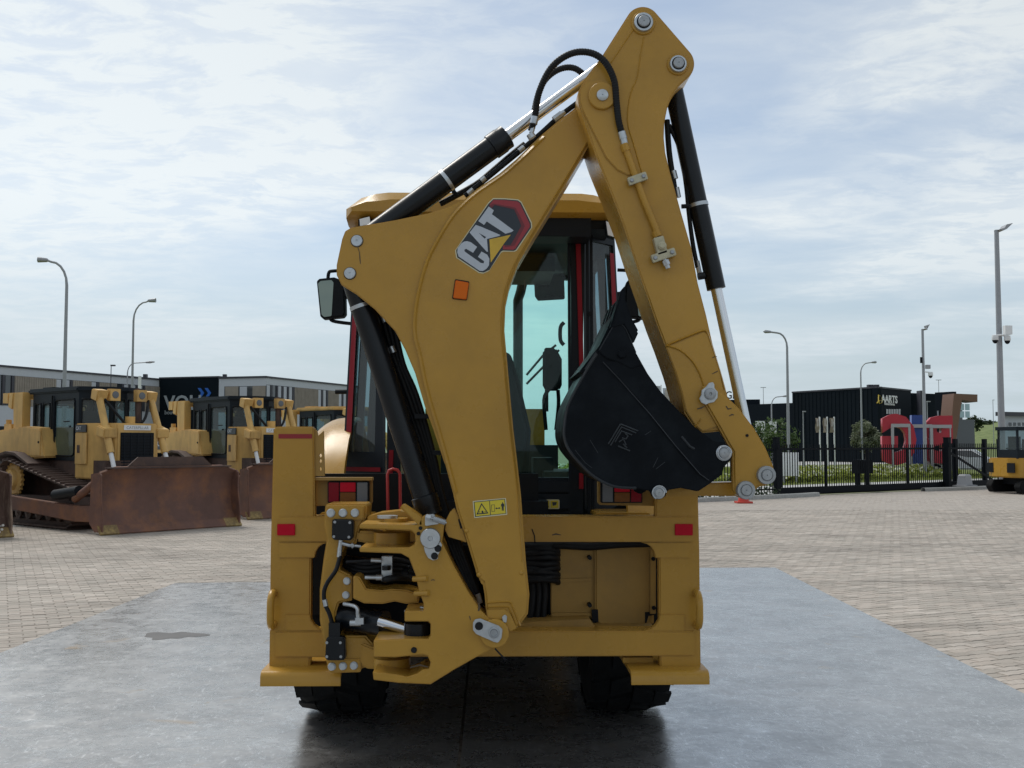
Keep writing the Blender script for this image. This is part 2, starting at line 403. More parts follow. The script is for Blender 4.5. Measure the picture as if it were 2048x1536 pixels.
def sheet(name, pts, z, mat):
    bm = bmesh.new(); bm.faces.new([bm.verts.new((p[0], p[1], z)) for p in pts])
    o = fin(name, bm, mat); 
    for p in o.data.polygons:
        if p.normal.z < 0: o.data.flip_normals(); break
    return tag(o, kind='structure')
ground = sheet('ground', [(-1500, -300), (1500, -300), (1500, 2500), (-1500, 2500)], -0.04, GRND)
GA, GD = Vector((9.5, 34.6, 0)), Vector((0.817, 0.576, 0)); GN = Vector((-0.576, 0.817, 0))   # gate line: start, along, beyond
def gl(t, n=0.0, z=0.0): return GA + GD * t + GN * n + Vector((0, 0, z))
a, b2 = gl(-70), gl(70)
yard = sheet('paved_yard', [(-80, -15), (70, -15), b2[:2], a[:2], (-14, 78), (-80, 78)], -0.0055, YARD)

# --- the pavers near enough to tell apart: wavy interlocking concrete blocks
def paver_mat():
    m = bpy.data.materials.new('paver_concrete'); m.use_nodes = True; t = m.node_tree; b = t.nodes['Principled BSDF']
    b.inputs['Roughness'].default_value = 0.82; b.inputs['Specular IOR Level'].default_value = 0.35
    g = t.nodes.new('ShaderNodeNewGeometry'); oi = t.nodes.new('ShaderNodeObjectInfo')
    ad = t.nodes.new('ShaderNodeMath'); ad.operation = 'ADD'; t.links.new(g.outputs['Random Per Island'], ad.inputs[0]); t.links.new(oi.outputs['Random'], ad.inputs[1])
    fr = t.nodes.new('ShaderNodeMath'); fr.operation = 'FRACT'; t.links.new(ad.outputs[0], fr.inputs[0])
    rp = t.nodes.new('ShaderNodeValToRGB'); t.links.new(fr.outputs[0], rp.inputs[0]); e = rp.color_ramp.elements
    e[0].color = col(0.31, 0.275, 0.238); e[1].color = col(0.43, 0.385, 0.34)
    x = e.new(0.35); x.color = col(0.35, 0.315, 0.275); x = e.new(0.8); x.color = col(0.385, 0.335, 0.29)
    n = t.nodes.new('ShaderNodeTexNoise'); n.inputs['Scale'].default_value = 0.5; n.inputs['Detail'].default_value = 6; n.inputs['Roughness'].default_value = 0.6
    t.links.new(g.outputs['Position'], n.inputs['Vector'])
    n2 = t.nodes.new('ShaderNodeTexNoise'); n2.inputs['Scale'].default_value = 26; n2.inputs['Detail'].default_value = 6; n2.inputs['Roughness'].default_value = 0.7
    t.links.new(g.outputs['Position'], n2.inputs['Vector'])
    m1 = t.nodes.new('ShaderNodeMath'); m1.operation = 'MULTIPLY_ADD'; t.links.new(n.outputs['Fac'], m1.inputs[0]); m1.inputs[1].default_value = 0.7; m1.inputs[2].default_value = 0.65
    m2 = t.nodes.new('ShaderNodeMath'); m2.operation = 'MULTIPLY_ADD'; t.links.new(n2.outputs['Fac'], m2.inputs[0]); m2.inputs[1].default_value = 0.5; m2.inputs[2].default_value = 0.75
    m3 = t.nodes.new('ShaderNodeMath'); m3.operation = 'MULTIPLY'; t.links.new(m1.outputs[0], m3.inputs[0]); t.links.new(m2.outputs[0], m3.inputs[1])
    wv_ = t.nodes.new('ShaderNodeTexNoise'); wv_.inputs['Scale'].default_value = 0.9; wv_.inputs['Detail'].default_value = 7; wv_.inputs['Roughness'].default_value = 0.62; wv_.inputs['Distortion'].default_value = 1.2
    mpp = t.nodes.new('ShaderNodeMapping'); mpp.inputs['Scale'].default_value = (0.25, 1.0, 1); mpp.inputs['Rotation'].default_value = (0, 0, -0.25); t.links.new(g.outputs['Position'], mpp.inputs[0]); t.links.new(mpp.outputs[0], wv_.inputs['Vector'])
    st_ = t.nodes.new('ShaderNodeMapRange'); t.links.new(wv_.outputs['Fac'], st_.inputs[0]); st_.inputs[1].default_value = 0.50; st_.inputs[2].default_value = 0.68; st_.inputs[3].default_value = 1.0; st_.inputs[4].default_value = 0.70
    m4 = t.nodes.new('ShaderNodeMath'); m4.operation = 'MULTIPLY'; t.links.new(m3.outputs[0], m4.inputs[0]); t.links.new(st_.outputs[0], m4.inputs[1]); m3 = m4
    sc = t.nodes.new('ShaderNodeVectorMath'); sc.operation = 'SCALE'; t.links.new(rp.outputs[0], sc.inputs[0]); t.links.new(m3.outputs[0], sc.inputs['Scale'])
    t.links.new(sc.outputs[0], b.inputs['Base Color'])
    bn = t.nodes.new('ShaderNodeBump'); bn.inputs['Strength'].default_value = 0.35; bn.inputs['Distance'].default_value = 0.004
    t.links.new(n2.outputs['Fac'], bn.inputs['Height']); t.links.new(bn.outputs[0], b.inputs['Normal'])
    return m
PAVM = paver_mat()
PL, PW = 0.22, 0.11
def paver_outline(g):
    a = 0.010; top = []
    L, Wd = PL / 2 - g, PW / 2 - g
    for x, s in ((-1, 0), (-0.5, 1), (0, 0), (0.5, -1)): pass
    pts = [(-L, -Wd), (-L * .5, -Wd + a), (0, -Wd), (L * .5, -Wd + a), (L, -Wd), (L + a * .8, 0),
           (L, Wd), (L * .5, Wd + a), (0, Wd), (-L * .5, Wd + a), (-L, Wd), (-L + a * .8, 0)]
    return pts
def add_paver(bm, M, dz):
    o = paver_outline(0.0016); i = paver_outline(0.0055)
    A = [bm.verts.new(M @ Vector((x, y, -0.012))) for x, y in o]; B = [bm.verts.new(M @ Vector((x, y, dz))) for x, y in i]
    n = len(A)
    for k in range(n): bm.faces.new((A[k], A[(k + 1) % n], B[(k + 1) % n], B[k]))
    bm.faces.new(B)

# steel road plates first (the pavers under them are left out)
PLATE_TOP = 0.022
pl_r = [G(1550, 1135, PLATE_TOP), G(2048, 1387, PLATE_TOP)]
pl_l = [G(350, 1166, PLATE_TOP), G(0, 1306, PLATE_TOP)]
sm_far, sm_near = G(938, 1315, PLATE_TOP), G(916, 1536, PLATE_TOP)
def on_line(p, q, y): t = (y - p.y) / (q.y - p.y); return p.x + (q.x - p.x) * t
def in_plates(x, y):
    if y > pl_r[0].y + 0.02: return False
    if x > 0: return x < on_line(pl_r[0], pl_r[1], y) - 0.02
    return y < pl_l[0].y + 0.3 and x > on_line(pl_l[0], pl_l[1], y) + 0.02
def steel_mat(name, seed):
    m = bpy.data.materials.new(name); m.use_nodes = True; t = m.node_tree; b = t.nodes['Principled BSDF']
    tc = t.nodes.new('ShaderNodeTexCoord')
    def nz(sc, det, ro, st=(1, 1, 1), dist=0.0, rot=0.0):
        mp = t.nodes.new('ShaderNodeMapping'); mp.inputs['Scale'].default_value = st; mp.inputs['Location'].default_value = (seed, seed * 2, 0); mp.inputs['Rotation'].default_value = (0, 0, rot)
        t.links.new(tc.outputs['Object'], mp.inputs[0])
        n = t.nodes.new('ShaderNodeTexNoise'); n.inputs['Scale'].default_value = sc; n.inputs['Detail'].default_value = det; n.inputs['Roughness'].default_value = ro; n.inputs['Distortion'].default_value = dist
        t.links.new(mp.outputs[0], n.inputs['Vector']); return n.outputs['Fac']
    def mr(v, a, b_, c, d):
        n = t.nodes.new('ShaderNodeMapRange'); t.links.new(v, n.inputs[0])
        for i, q in enumerate((a, b_, c, d)): n.inputs[i + 1].default_value = q
        return n.outputs[0]
    base = t.nodes.new('ShaderNodeValToRGB'); t.links.new(nz(1.6, 8, 0.65), base.inputs[0]); e = base.color_ramp.elements
    e[0].position = 0.28; e[0].color = col(0.27, 0.268, 0.265); e[1].position = 0.72; e[1].color = col(0.47, 0.465, 0.455)
    x = e.new(0.5); x.color = col(0.37, 0.363, 0.357)
    out = base.outputs[0]
    def over(mask, c):
        nonlocal out
        mi = t.nodes.new('ShaderNodeMix'); mi.data_type = 'RGBA'; t.links.new(mask, mi.inputs['Factor']); t.links.new(out, mi.inputs['A']); mi.inputs['B'].default_value = col(*c); out = mi.outputs['Result']
    over(mr(nz(9, 6, 0.7, dist=1.2), 0.54, 0.72, 0, 0.6), (0.62, 0.62, 0.62))            # scuffed bright flecks
    over(mr(nz(26, 5, 0.7, (1, 0.35, 1), dist=2.0, rot=0.6), 0.56, 0.68, 0, 0.65), (0.72, 0.72, 0.72))
    over(mr(nz(22, 5, 0.7, (0.3, 1, 1), dist=2.5, rot=-0.3), 0.54, 0.70, 0, 0.65), (0.22, 0.215, 0.22))
    over(mr(nz(0.9, 5, 0.6), 0.58, 0.78, 0, 0.35), (0.50, 0.46, 0.43))                     # brown haze of rust
    over(mr(nz(3.2, 6, 0.7, (0.5, 1, 1), dist=1.6, rot=0.2), 0.60, 0.74, 0, 0.6), (0.20, 0.195, 0.20))   # dark drag marks
    over(mr(nz(2.1, 4, 0.55, dist=0.6), 0.67, 0.74, 0, 0.7), (0.42, 0.30, 0.18))          # rust spots
    t.links.new(out, b.inputs['Base Color'])
    b.inputs['Metallic'].default_value = 0.82; b.inputs['Specular IOR Level'].default_value = 0.5
    t.links.new(mr(nz(6, 7, 0.7, dist=0.8), 0.3, 0.7, 0.18, 0.40), b.inputs['Roughness'])
    bn = t.nodes.new('ShaderNodeBump'); bn.inputs['Strength'].default_value = 0.28; bn.inputs['Distance'].default_value = 0.006
    t.links.new(nz(14, 6, 0.7, (1, 1, 1), 1.0), bn.inputs['Height']); t.links.new(bn.outputs[0], b.inputs['Normal'])
    return m
def steel_plate(pts, label, seed):
    bm = bmesh.new(); prism_bm(bm, [(p[0], p[1]) for p in pts], 0.003, PLATE_TOP, axis='Z'); bevel_edges(bm, 0.003, 2)
    o = fin('steel_road_plate', bm, steel_mat('scuffed_steel_%d' % seed, seed))
    return tag(o, label, 'steel plate', 'steel plates laid under the backhoe')
near_y = 0.6
def lx(p, q, y, d=0.0): return (on_line(p, q, y) + d, y)
steel_plate([lx(pl_l[0], pl_l[1], near_y), lx(sm_near, sm_far, near_y, -0.008), lx(sm_near, sm_far, pl_l[0].y + 0.25, -0.008), (pl_l[0].x, pl_l[0].y)],
            'scuffed grey steel plate under the left half of the backhoe', 3)
steel_plate([lx(sm_near, sm_far, near_y, 0.010), lx(pl_r[0], pl_r[1], near_y), (pl_r[0].x, pl_r[0].y), lx(sm_near, sm_far, pl_r[0].y - 0.02, 0.010)],
            'scuffed grey steel plate under the right half of the backhoe', 8)
# dried oil patch on the left plate
def blotch(name, cx, cy, rx, ry, z, mat, parent, seed, n=40):
    rr = random.Random(seed); ph = [rr.uniform(0, 6.28) for _ in range(6)]; bm = bmesh.new(); vs = []
    for k in range(n):
        a_ = 2 * math.pi * k / n; q = 1 + sum(0.22 / (j + 1) ** 0.6 * math.sin((j + 2) * a_ + ph[j]) for j in range(6))
        vs.append(bm.verts.new((cx + rx * q * math.cos(a_), cy + ry * q * math.sin(a_), z)))
    bm.faces.new(vs); o = fin(name, bm, mat, parent)
    return o
OILM = pbr('oil_stain', (0.075, 0.066, 0.06), 0.42, var=0.3, vscale=7)
g0 = G(345, 1271, PLATE_TOP)
ob = blotch('oil_patch', g0.x, g0.y, 0.21, 0.20, PLATE_TOP + 0.0012, OILM, None, 4)
tag(ob, 'dark dried oil patch on the left steel plate', 'stain')

# pavers
cand = []
cr, sr = math.cos(PAV_ROT), math.sin(PAV_ROT)
for r_ in range(-420, 420):
    for c_ in range(-220, 220):
        u = (c_ + (0.5 if r_ % 2 else 0)) * PL; v = r_ * PW
        x, y = u * cr - v * sr, u * sr + v * cr
        if y < 6.5 or y > 27.5: continue
        d = Vector((x, y, -CAM_H)); q = _rot.transposed() @ d
        px = 1024 + F_PX * q.x / -q.z
        if px < -70 or px > 2120: continue
        py = 768 - F_PX * q.y / -q.z
        if py > 1560 or in_plates(x, y): continue
        if 700 < px < 1240 and py > 990 : continue
        hid = 560 < px < 1390
        cand.append((hid, d.length, x, y))
cand.sort()
def paver_M(x, y, rr):
    return Matrix.Translation((x, y, 0)) @ Matrix.Rotation(PAV_ROT + rr.uniform(-.012, .012), 4, 'Z') @ Matrix.Rotation(rr.uniform(-.012, .012), 4, 'X') @ Matrix.Rotation(rr.uniform(-.008, .008), 4, 'Y')
rr = random.Random(5)
bm = bmesh.new(); add_paver(bm, Matrix.Identity(4), 0.0)
pm = bpy.data.meshes.new('paver'); bmesh.ops.recalc_face_normals(bm, faces=bm.faces); bm.to_mesh(pm); bm.free(); pm.materials.append(PAVM)
for _, _, x, y in cand[:300]:
    o = bpy.data.objects.new('paver', pm); C.objects.link(o); o.parent = yard
    o.matrix_basis = Matrix.Translation((0, 0, rr.uniform(-.003, .002))) @ paver_M(x, y, rr)
def many_pavers(lst):
    oo = paver_outline(0.0016); ii = paver_outline(0.0055); n = len(oo); V = []; Fc = []
    for _, _, x, y in lst:
        M = paver_M(x, y, rr); dz = rr.uniform(-.003, .002); b0 = len(V)
        V += [(M @ Vector((p[0], p[1], -0.012)))[:] for p in oo] + [(M @ Vector((p[0], p[1], dz)))[:] for p in ii]
        Fc += [(b0 + k, b0 + (k + 1) % n, b0 + n + (k + 1) % n, b0 + n + k) for k in range(n)] + [tuple(b0 + n + k for k in range(n))]
    me = bpy.data.meshes.new('paver_field'); me.from_pydata(V, [], Fc); me.materials.append(PAVM); return me
pf = bpy.data.objects.new('paver_field', many_pavers(cand[300:])); C.objects.link(pf); pf.parent = yard; pf['kind'] = 'stuff'
# ================================================================== the backhoe loader
BH = empty('backhoe_loader', (0, 6.6, PLATE_TOP), 'large yellow backhoe loader seen from behind, boom folded sideways, on steel plates', 'backhoe loader')
YF = 5.60                                              # rear face of the rear frame
def mx(p): return 1940 - p                             # mirror a pixel column about the machine's centre line
def mirror(pts): return [(mx(x), y) for x, y in pts][::-1]

BUCKW = pbr('bucket_worn_edge', (0.035, 0.04, 0.046), 0.5, var=0.3, spec=.2)
# --- rear frame
cross_u = plate('upper_crossbeam', [(556, 1033), (1389, 1033), (1389, 1084), (556, 1084)], YF, 0.16, YEL, BH, r=3, bev=0.006)
cross_l = plate('lower_crossbeam', [(549, 1263), (1391, 1262), (1391, 1312), (549, 1315)], YF, 0.16, YEL, BH, r=3, bev=0.006)
for s in (0, 1):
    f = (lambda q: q) if s == 0 else mirror
    colm = plate('stabilizer_column', f([(547, 855), (554, 853), (628, 853), (629, 1032), (622, 1100), (620, 1345), (538, 1345), (541, 1100)]), YF + 0.012, 0.07, YEL, BH, bev=0.008, seg=3)
    plate('weld_gusset', f([(557, 1085), (658, 1085), (646, 1088), (637, 1094), (631, 1104), (629, 1116), (557, 1116)]), YF + 0.002, 0.05, YEL, colm, bev=0.004)
    plate('weld_gusset', f([(570, 1229), (620, 1229), (622, 1240), (628, 1250), (638, 1258), (654, 1262), (570, 1262)]), YF + 0.002, 0.05, YEL, colm, bev=0.004)
    if s == 0:
        plate('red_stripe', [(557, 868), (624, 868), (624, 877), (557, 877)], YF + 0.0095, 0.003, STRP, colm, bev=0)
        plate('guide_plate', [(628, 858), (634, 862), (636, 872), (647, 862), (649, 952), (628, 952)], YF + 0.03, 0.02, YELI, colm, bev=0.002,
              holes=[[(641 + 3 * math.cos(k), yy + 4 * math.sin(k)) for k in (0, 1, 2, 3, 4, 5)] for yy in (911, 922, 938)])
    # pad
    a, b = P(520 if s == 0 else 1263, 1373 if s == 0 else 1370, YF - 0.13), P(681 if s == 0 else 1419, 1346, YF - 0.13)
    prof = [(YF - 0.13, a.z), (YF - 0.13, b.z - 0.02), (YF - 0.115, b.z), (YF - 0.09, b.z + 0.008), (YF + 0.32, b.z + 0.008), (YF + 0.32, b.z - 0.012), (YF - 0.08, b.z - 0.012), (YF - 0.112, b.z - 0.03), (YF - 0.112, a.z)]
    bm = bmesh.new(); prism_bm(bm, prof, a.x, b.x, axis='X'); pad = fin('stabilizer_pad', bm, YEL, BH, smooth=50)
    if s == 1:
        c = P(1246, 1340, YF + 0.1); box('pad_lug', c.x, c.x + 0.16, YF + 0.10, YF + 0.30, b.z + 0.008, b.z + 0.034, YEL, pad, 0.003)
    # inner leg in the column's foot
    c = P(579 if s == 0 else mx(579), 1345, YF + 0.1); box('leg_foot', c.x - 0.08, c.x + 0.08, YF + 0.05, YF + 0.18, b.z + 0.008, b.z + 0.08, YELI, pad)
    # lifting eye
    ec = P(547 if s == 0 else mx(547), 1218, YF); bm = bmesh.new(); add_tube(bm, smoothpts([(ec.x, YF + .02, ec.z + .075), (ec.x, YF - .035, ec.z + .085), (ec.x, YF - .075, ec.z + .055), (ec.x, YF - .082, ec.z), (ec.x, YF - .075, ec.z - .055), (ec.x, YF - .035, ec.z - .085), (ec.x, YF + .02, ec.z - .075)], 4), 0.019, 10); fin('lifting_eye', bm, YEL, BH, smooth=60)
    ex = [(541, 1190), (548, 1184), (554, 1187), (556, 1215), (555, 1245), (549, 1254), (541, 1250), (538, 1235), (538, 1210)]
    ho = [(545, 1200), (550, 1198), (551, 1215), (550, 1238), (546, 1240), (544, 1225)]
    # reflector
    plate('reflector', f([(554, 1048), (590, 1048), (590, 1071), (554, 1071)]), YF - 0.010, 0.009, RLEN2, BH, r=2, bev=0.003)
    # tail light on its bracket
    br = plate('light_bracket', f([(628, 957), (744, 957), (744, 1006), (740, 1010), (628, 1012)]), YF + 0.10, 0.05, YELI, BH, bev=0.003)
    plate('bracket_lip', f([(626, 955), (745, 955), (745, 961), (626, 961)]), YF + 0.04, 0.07, YELI, br, bev=0.002)
    tl = plate('tail_light', f([(655, 963), (738, 963), (738, 1006), (655, 1006)]), YF + 0.06, 0.04, PLA, BH, r=3, bev=0.003)
    for nm, x0, x1, y0, y1, m in (('red_lens', 657, 678, 965, 1004, RLEN), ('red_lens', 680, 711, 965, 984, RLEN2), ('amber_lens', 680, 711, 985, 1004, ALEN), ('clear_lens', 714, 735, 965, 1004, CLEN)):
        plate(nm, f([(x0, y0), (x1, y0), (x1, y1), (x0, y1)]), YF + 0.05, 0.012, m, tl, r=2, bev=0.003)
# scratches on the right beam: short dark zip tie
tube('cable_tie', pxpath([(1064, 1058), (1069, 1072), (1070, 1086)], YF - 0.003), 0.003, PLA, BH, 6)

# --- behind the frame: tank panels, dark recess, hose bundle
YI = YF + 0.30
tank = plate('tank_panel', [(1108, 1096), (1190, 1092), (1308, 1088), (1308, 1248), (1190, 1250), (1184, 1236), (1102, 1236), (1102, 1166), (1108, 1164)], YI, 0.25, YELI, BH, bev=0.004)
plate('tank_cover', [(1190, 1090), (1296, 1086), (1302, 1100), (1302, 1232), (1296, 1250), (1198, 1250), (1190, 1240)], YI - 0.035, 0.03, YELI, tank, r=8, bev=0.01, seg=3)
plate('side_strip', [(1300, 1098), (1312, 1100), (1312, 1228), (1300, 1228)], YI - 0.05, 0.02, YELI, tank, bev=0.003)
plate('panel_seam', [(1108, 1158), (1183, 1156), (1183, 1162), (1108, 1166)], YI - 0.008, 0.006, YELI, tank, bev=0.001)
plate('panel_lip', [(1103, 1226), (1183, 1226), (1183, 1233), (1103, 1233)], YI - 0.02, 0.018, YELI, tank, bev=0.002)
for px, py in ((1180, 1116), (1180, 1211), (1307, 1118), (1308, 1216)):
    c = P(px, py, YI - 0.06); cyl('bolt', c, c + Vector((0, 0.06, 0)), 0.011, PLA, tank, seg=10, bev=0.003)
for pts in ([(1183, 1219), (1196, 1219), (1197, 1244), (1185, 1246)], [(1290, 1224), (1312, 1224), (1309, 1230), (1297, 1232), (1293, 1246), (1290, 1246)], [(1250, 1248), (1266, 1248), (1262, 1255), (1252, 1255)]):
    plate('dark_slot', pts, YI - 0.0365, 0.004, PLA, tank, bev=0)
tube('hose', pxpath([(1060, 1091, YI - .02), (1120, 1090, YI - .06), (1180, 1093, YI - .05), (1240, 1088, YI - .06), (1312, 1086, YI - .04)], YI), 0.022, HOSE, BH, 8, sm=5)
plate('floor_tray', [(1062, 1244), (1180, 1238), (1190, 1254), (1310, 1254), (1310, 1262), (1000, 1262), (1000, 1255)], YF + 0.14, 0.22, YELI, BH, bev=0.003)
# dark machine interior closing the opening
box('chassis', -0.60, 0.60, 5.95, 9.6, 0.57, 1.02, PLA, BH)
for s in (-1, 1): box('underbody_light_block', s * 0.62, s * 1.05, 7.46, 8.3, 0.42, 1.1, PLA, BH, 0.04)  # added unseen dark boxes, keep side light out from under the machine
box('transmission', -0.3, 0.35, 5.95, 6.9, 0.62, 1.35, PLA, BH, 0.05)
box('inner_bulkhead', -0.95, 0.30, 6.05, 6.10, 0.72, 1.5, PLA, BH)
for k in range(9):
    x0 = 1050 + random.uniform(-6, 4); y0 = 1090 + k * 9
    tube('hose', pxpath([(x0 - 30, y0 + 4, YI), (x0, y0, YI - 0.04), (1085 + random.uniform(-5, 5), y0 + random.uniform(-4, 6), YI - 0.08), (1112, y0 + random.uniform(-2, 5), YI - 0.03), (1118, y0 + 10, YI + 0.1)], YI), 0.018, HOSE, BH, 8, sm=5)
for k in range(3):
    tube('hose', pxpath([(1062 + 12 * k, 1150, YI - .02), (1066 + 12 * k, 1180, YI), (1064 + 12 * k, 1215, YI), (1060 + 13 * k, 1240, YI)], YI), 0.019, HOSE, BH, 8, sm=5)

# --- rear wheels, front wheels
def wheel(name, cx, cy, rad, wid, parent, lug=18):
    wb = bmesh.new(); h = wid / 2
    prof = [(-h * 0.72, rad * 0.56), (-h * 0.97, rad * 0.68), (-h, rad * 0.82), (-h * 0.93, rad * 0.93), (-h * 0.75, rad * 0.965), (h * 0.75, rad * 0.965), (h * 0.93, rad * 0.93), (h, rad * 0.82), (h * 0.97, rad * 0.68), (h * 0.72, rad * 0.56)]
    c = Vector((cx, cy, PLATE_TOP + rad)); add_lathe(wb, c, (1, 0, 0), prof, 48, False)
    t = fin(name, wb, RUB, parent, smooth=40)
    lb = bmesh.new()                                              # block tread: staggered lugs wrapped over the shoulder
    for k in range(lug):
        for side in (-1, 1):
            a0 = 2 * math.pi * (k + (0.5 if side > 0 else 0)) / lug; da = 2 * math.pi / lug * 0.30
            for (u0, u1, w0, r0) in ((0.03, 0.52, 0.0, 1.0), (0.56, 0.98, 0.35, 0.985)):
                vs = []
                for u, lean in ((u0, w0 - 0.15), (u1, w0 + 0.25)):
                    for e in (-1, 1):
                        an = a0 + da * e + lean * da * 2
                        top = rad * (r0 if u < 0.9 else 0.955)
                        for q in (0.93 if u > 0.9 else 0.955, None):
                            rr_ = rad * q if q else top
                            vs.append(lb.verts.new(c + Vector((side * u * h, math.cos(an) * rr_, math.sin(an) * rr_))))
                for fidx in ((0, 1, 3, 2), (4, 6, 7, 5), (0, 4, 5, 1), (2, 3, 7, 6), (1, 5, 7, 3)):
                    lb.faces.new([vs[i] for i in fidx])
    fin('tread', lb, RUB, t)
    rim = bmesh.new(); s_ = 1 if cx > 0 else -1
    add_lathe(rim, c, (s_, 0, 0), [(-h * .7, rad * .57), (h * .72, rad * .57), (h * .7, rad * .52), (h * .15, rad * .48), (h * .12, rad * .22), (h * .5, rad * .18), (h * .5, .01)], 32, False)
    fin('rim', rim, YELI, t, smooth=40)
    return t
for s in (-1, 1):
    wheel('rear_wheel', s * 0.858, 6.80, 0.70, 0.49, BH)
    wheel('front_wheel', s * 0.88, 8.85, 0.50, 0.36, BH, 16)
cyl('rear_axle', (-0.75, 6.80, 0.72), (0.75, 6.80, 0.72), 0.14, PLA, BH)
cyl('front_axle', (-0.8, 8.85, 0.52), (0.8, 8.85, 0.52), 0.09, YELI, BH)
# loader arms and bucket at the far end
for s in (-1, 1):
    bm = bmesh.new(); prism_bm(bm, [(7.9, 1.28), (8.2, 1.38), (9.6, 1.0), (10.1, 0.55), (10.0, 0.4), (9.5, 0.72), (8.0, 1.12)], s * 0.62, s * 0.72, axis='X'); fin('loader_arm', bm, YEL, BH)
bm = bmesh.new(); prism_bm(bm, [(10.1, 0.05), (10.0, 0.3), (10.05, 0.75), (10.3, 1.05), (10.34, 1.03), (10.1, 0.72), (10.06, 0.3), (10.14, 0.1), (11.0, 0.06), (11.0, 0.03)], -1.18, 1.18, axis='X')
add_box(bm, -1.2, -1.18, 10.03, 10.9, 0.05, 0.7); add_box(bm, 1.18, 1.2, 10.03, 10.9, 0.05, 0.7)
fin('loader_bucket', bm, BUCK, BH)
# engine hood ahead of the cab
bm = bmesh.new(); prism_bm(bm, [(7.75, 1.0), (7.75, 1.92), (8.4, 1.86), (9.45, 1.62), (9.62, 1.45), (9.66, 0.8)], -0.43, 0.43, axis='X'); bevel_edges(bm, 0.07, 3, 35)
hood = fin('engine_hood', bm, YEL, BH, smooth=40)
pe = P(1036, 700, 8.2)
tube('exhaust_pipe', [(pe.x, 8.2, 1.75), (pe.x, 8.2, P(1036, 600, 8.2).z), (pe.x + 0.02, 8.21, P(1040, 584, 8.2).z), (pe.x + 0.035, 8.22, P(1044, 566, 8.2).z)], 0.038, PLA, BH, 14)

# rear fenders and side panels of the cab
for s in (-1, 1):
    bm = bmesh.new(); rg = []
    for u in range(8):
        t_ = u / 7; xx = s * (0.80 + 0.27 * t_); dz_ = 0.02 * t_ + 0.22 * max(0, t_ - .35) ** 2
        rg.append([bm.verts.new((xx, 6.85 + (0.90 - .12 * t_) * math.cos(R(166 - k * 14)), 0.98 + (0.86 - dz_) * math.sin(R(166 - k * 14)))) for k in range(12)])
    for a_, b_ in zip(rg, rg[1:]):
        for k in range(11): bm.faces.new((a_[k], a_[k + 1], b_[k + 1], b_[k]))
    bmesh.ops.recalc_face_normals(bm, faces=bm.faces); bmesh.ops.solidify(bm, geom=bm.faces[:], thickness=0.02)
    fin('fender', bm, YEL, BH, smooth=45)
# step / tray ends seen under the right bracket
for s in (0, 1):
    f = (lambda q: q) if s == 0 else mirror
    plate('chassis_wing', f([(640, 1026), (748, 1026), (748, 1034), (640, 1034)]), YF + 0.32, 0.4, YEL, BH, bev=0.004)

# ------------------------------------------------------------------ cab
YC = 6.25
CABR = empty_parent = None
cabf = plate('cab_rear_frame', [(770, 425), (1170, 425), (1166, 700), (1166, 1034), (774, 1034), (774, 700)], YC, 0.06, CABB, BH, bev=0,
             holes=[[(786, 470), (1142, 470), (1142, 690), (1140, 955), (800, 955), (798, 690)]])
plate('rear_window_pane', [(784, 468), (1144, 468), (1142, 690), (1142, 957), (798, 957), (796, 690)], YC + 0.03, 0.006, GLS, cabf, bev=0)
plate('window_trim', [(1151, 470), (1161, 470), (1168, 745), (1159, 745)], YC - 0.012, 0.01, RED, cabf, bev=0.002)
plate('window_trim', [(1158, 946), (1167, 946), (1167, 978), (1158, 978)], YC - 0.012, 0.01, RED, cabf, bev=0.002)
plate('window_trim', mirror([(1151, 470), (1161, 470), (1168, 745), (1159, 745)]), YC - 0.012, 0.01, RED, cabf, bev=0.002)
plate('window_trim', [(778, 900), (787, 900), (785, 960), (776, 960)], YC - 0.012, 0.01, RED, cabf, bev=0.002)
for y0, y1, d in ((962, 985, 0.03), (988, 1018, 0.05), (1021, 1033, 0.02)):
    plate('lower_panel', [(800, y0), (1140, y0), (1140, y1), (800, y1)], YC - d, 0.03, CABB, cabf, r=2, bev=0.005)
for px in (1135, 1172, 1180): 
    plate('pillar_rib', [(px, 440), (px + 5, 440), (px + 9, 1030), (px + 3, 1030)], YC - 0.02, 0.02, CABB, cabf, bev=0.003)
cyl('window_latch', P(1180, 628, YC - 0.05), P(1180, 628, YC), 0.014, PLA, cabf, seg=10)
stk = plate('warning_sticker', [(1081, 999), (1119, 999), (1119, 1018), (1081, 1018)], YC - 0.0525, 0.002, DEC_CRM, cabf, r=3, bev=0)
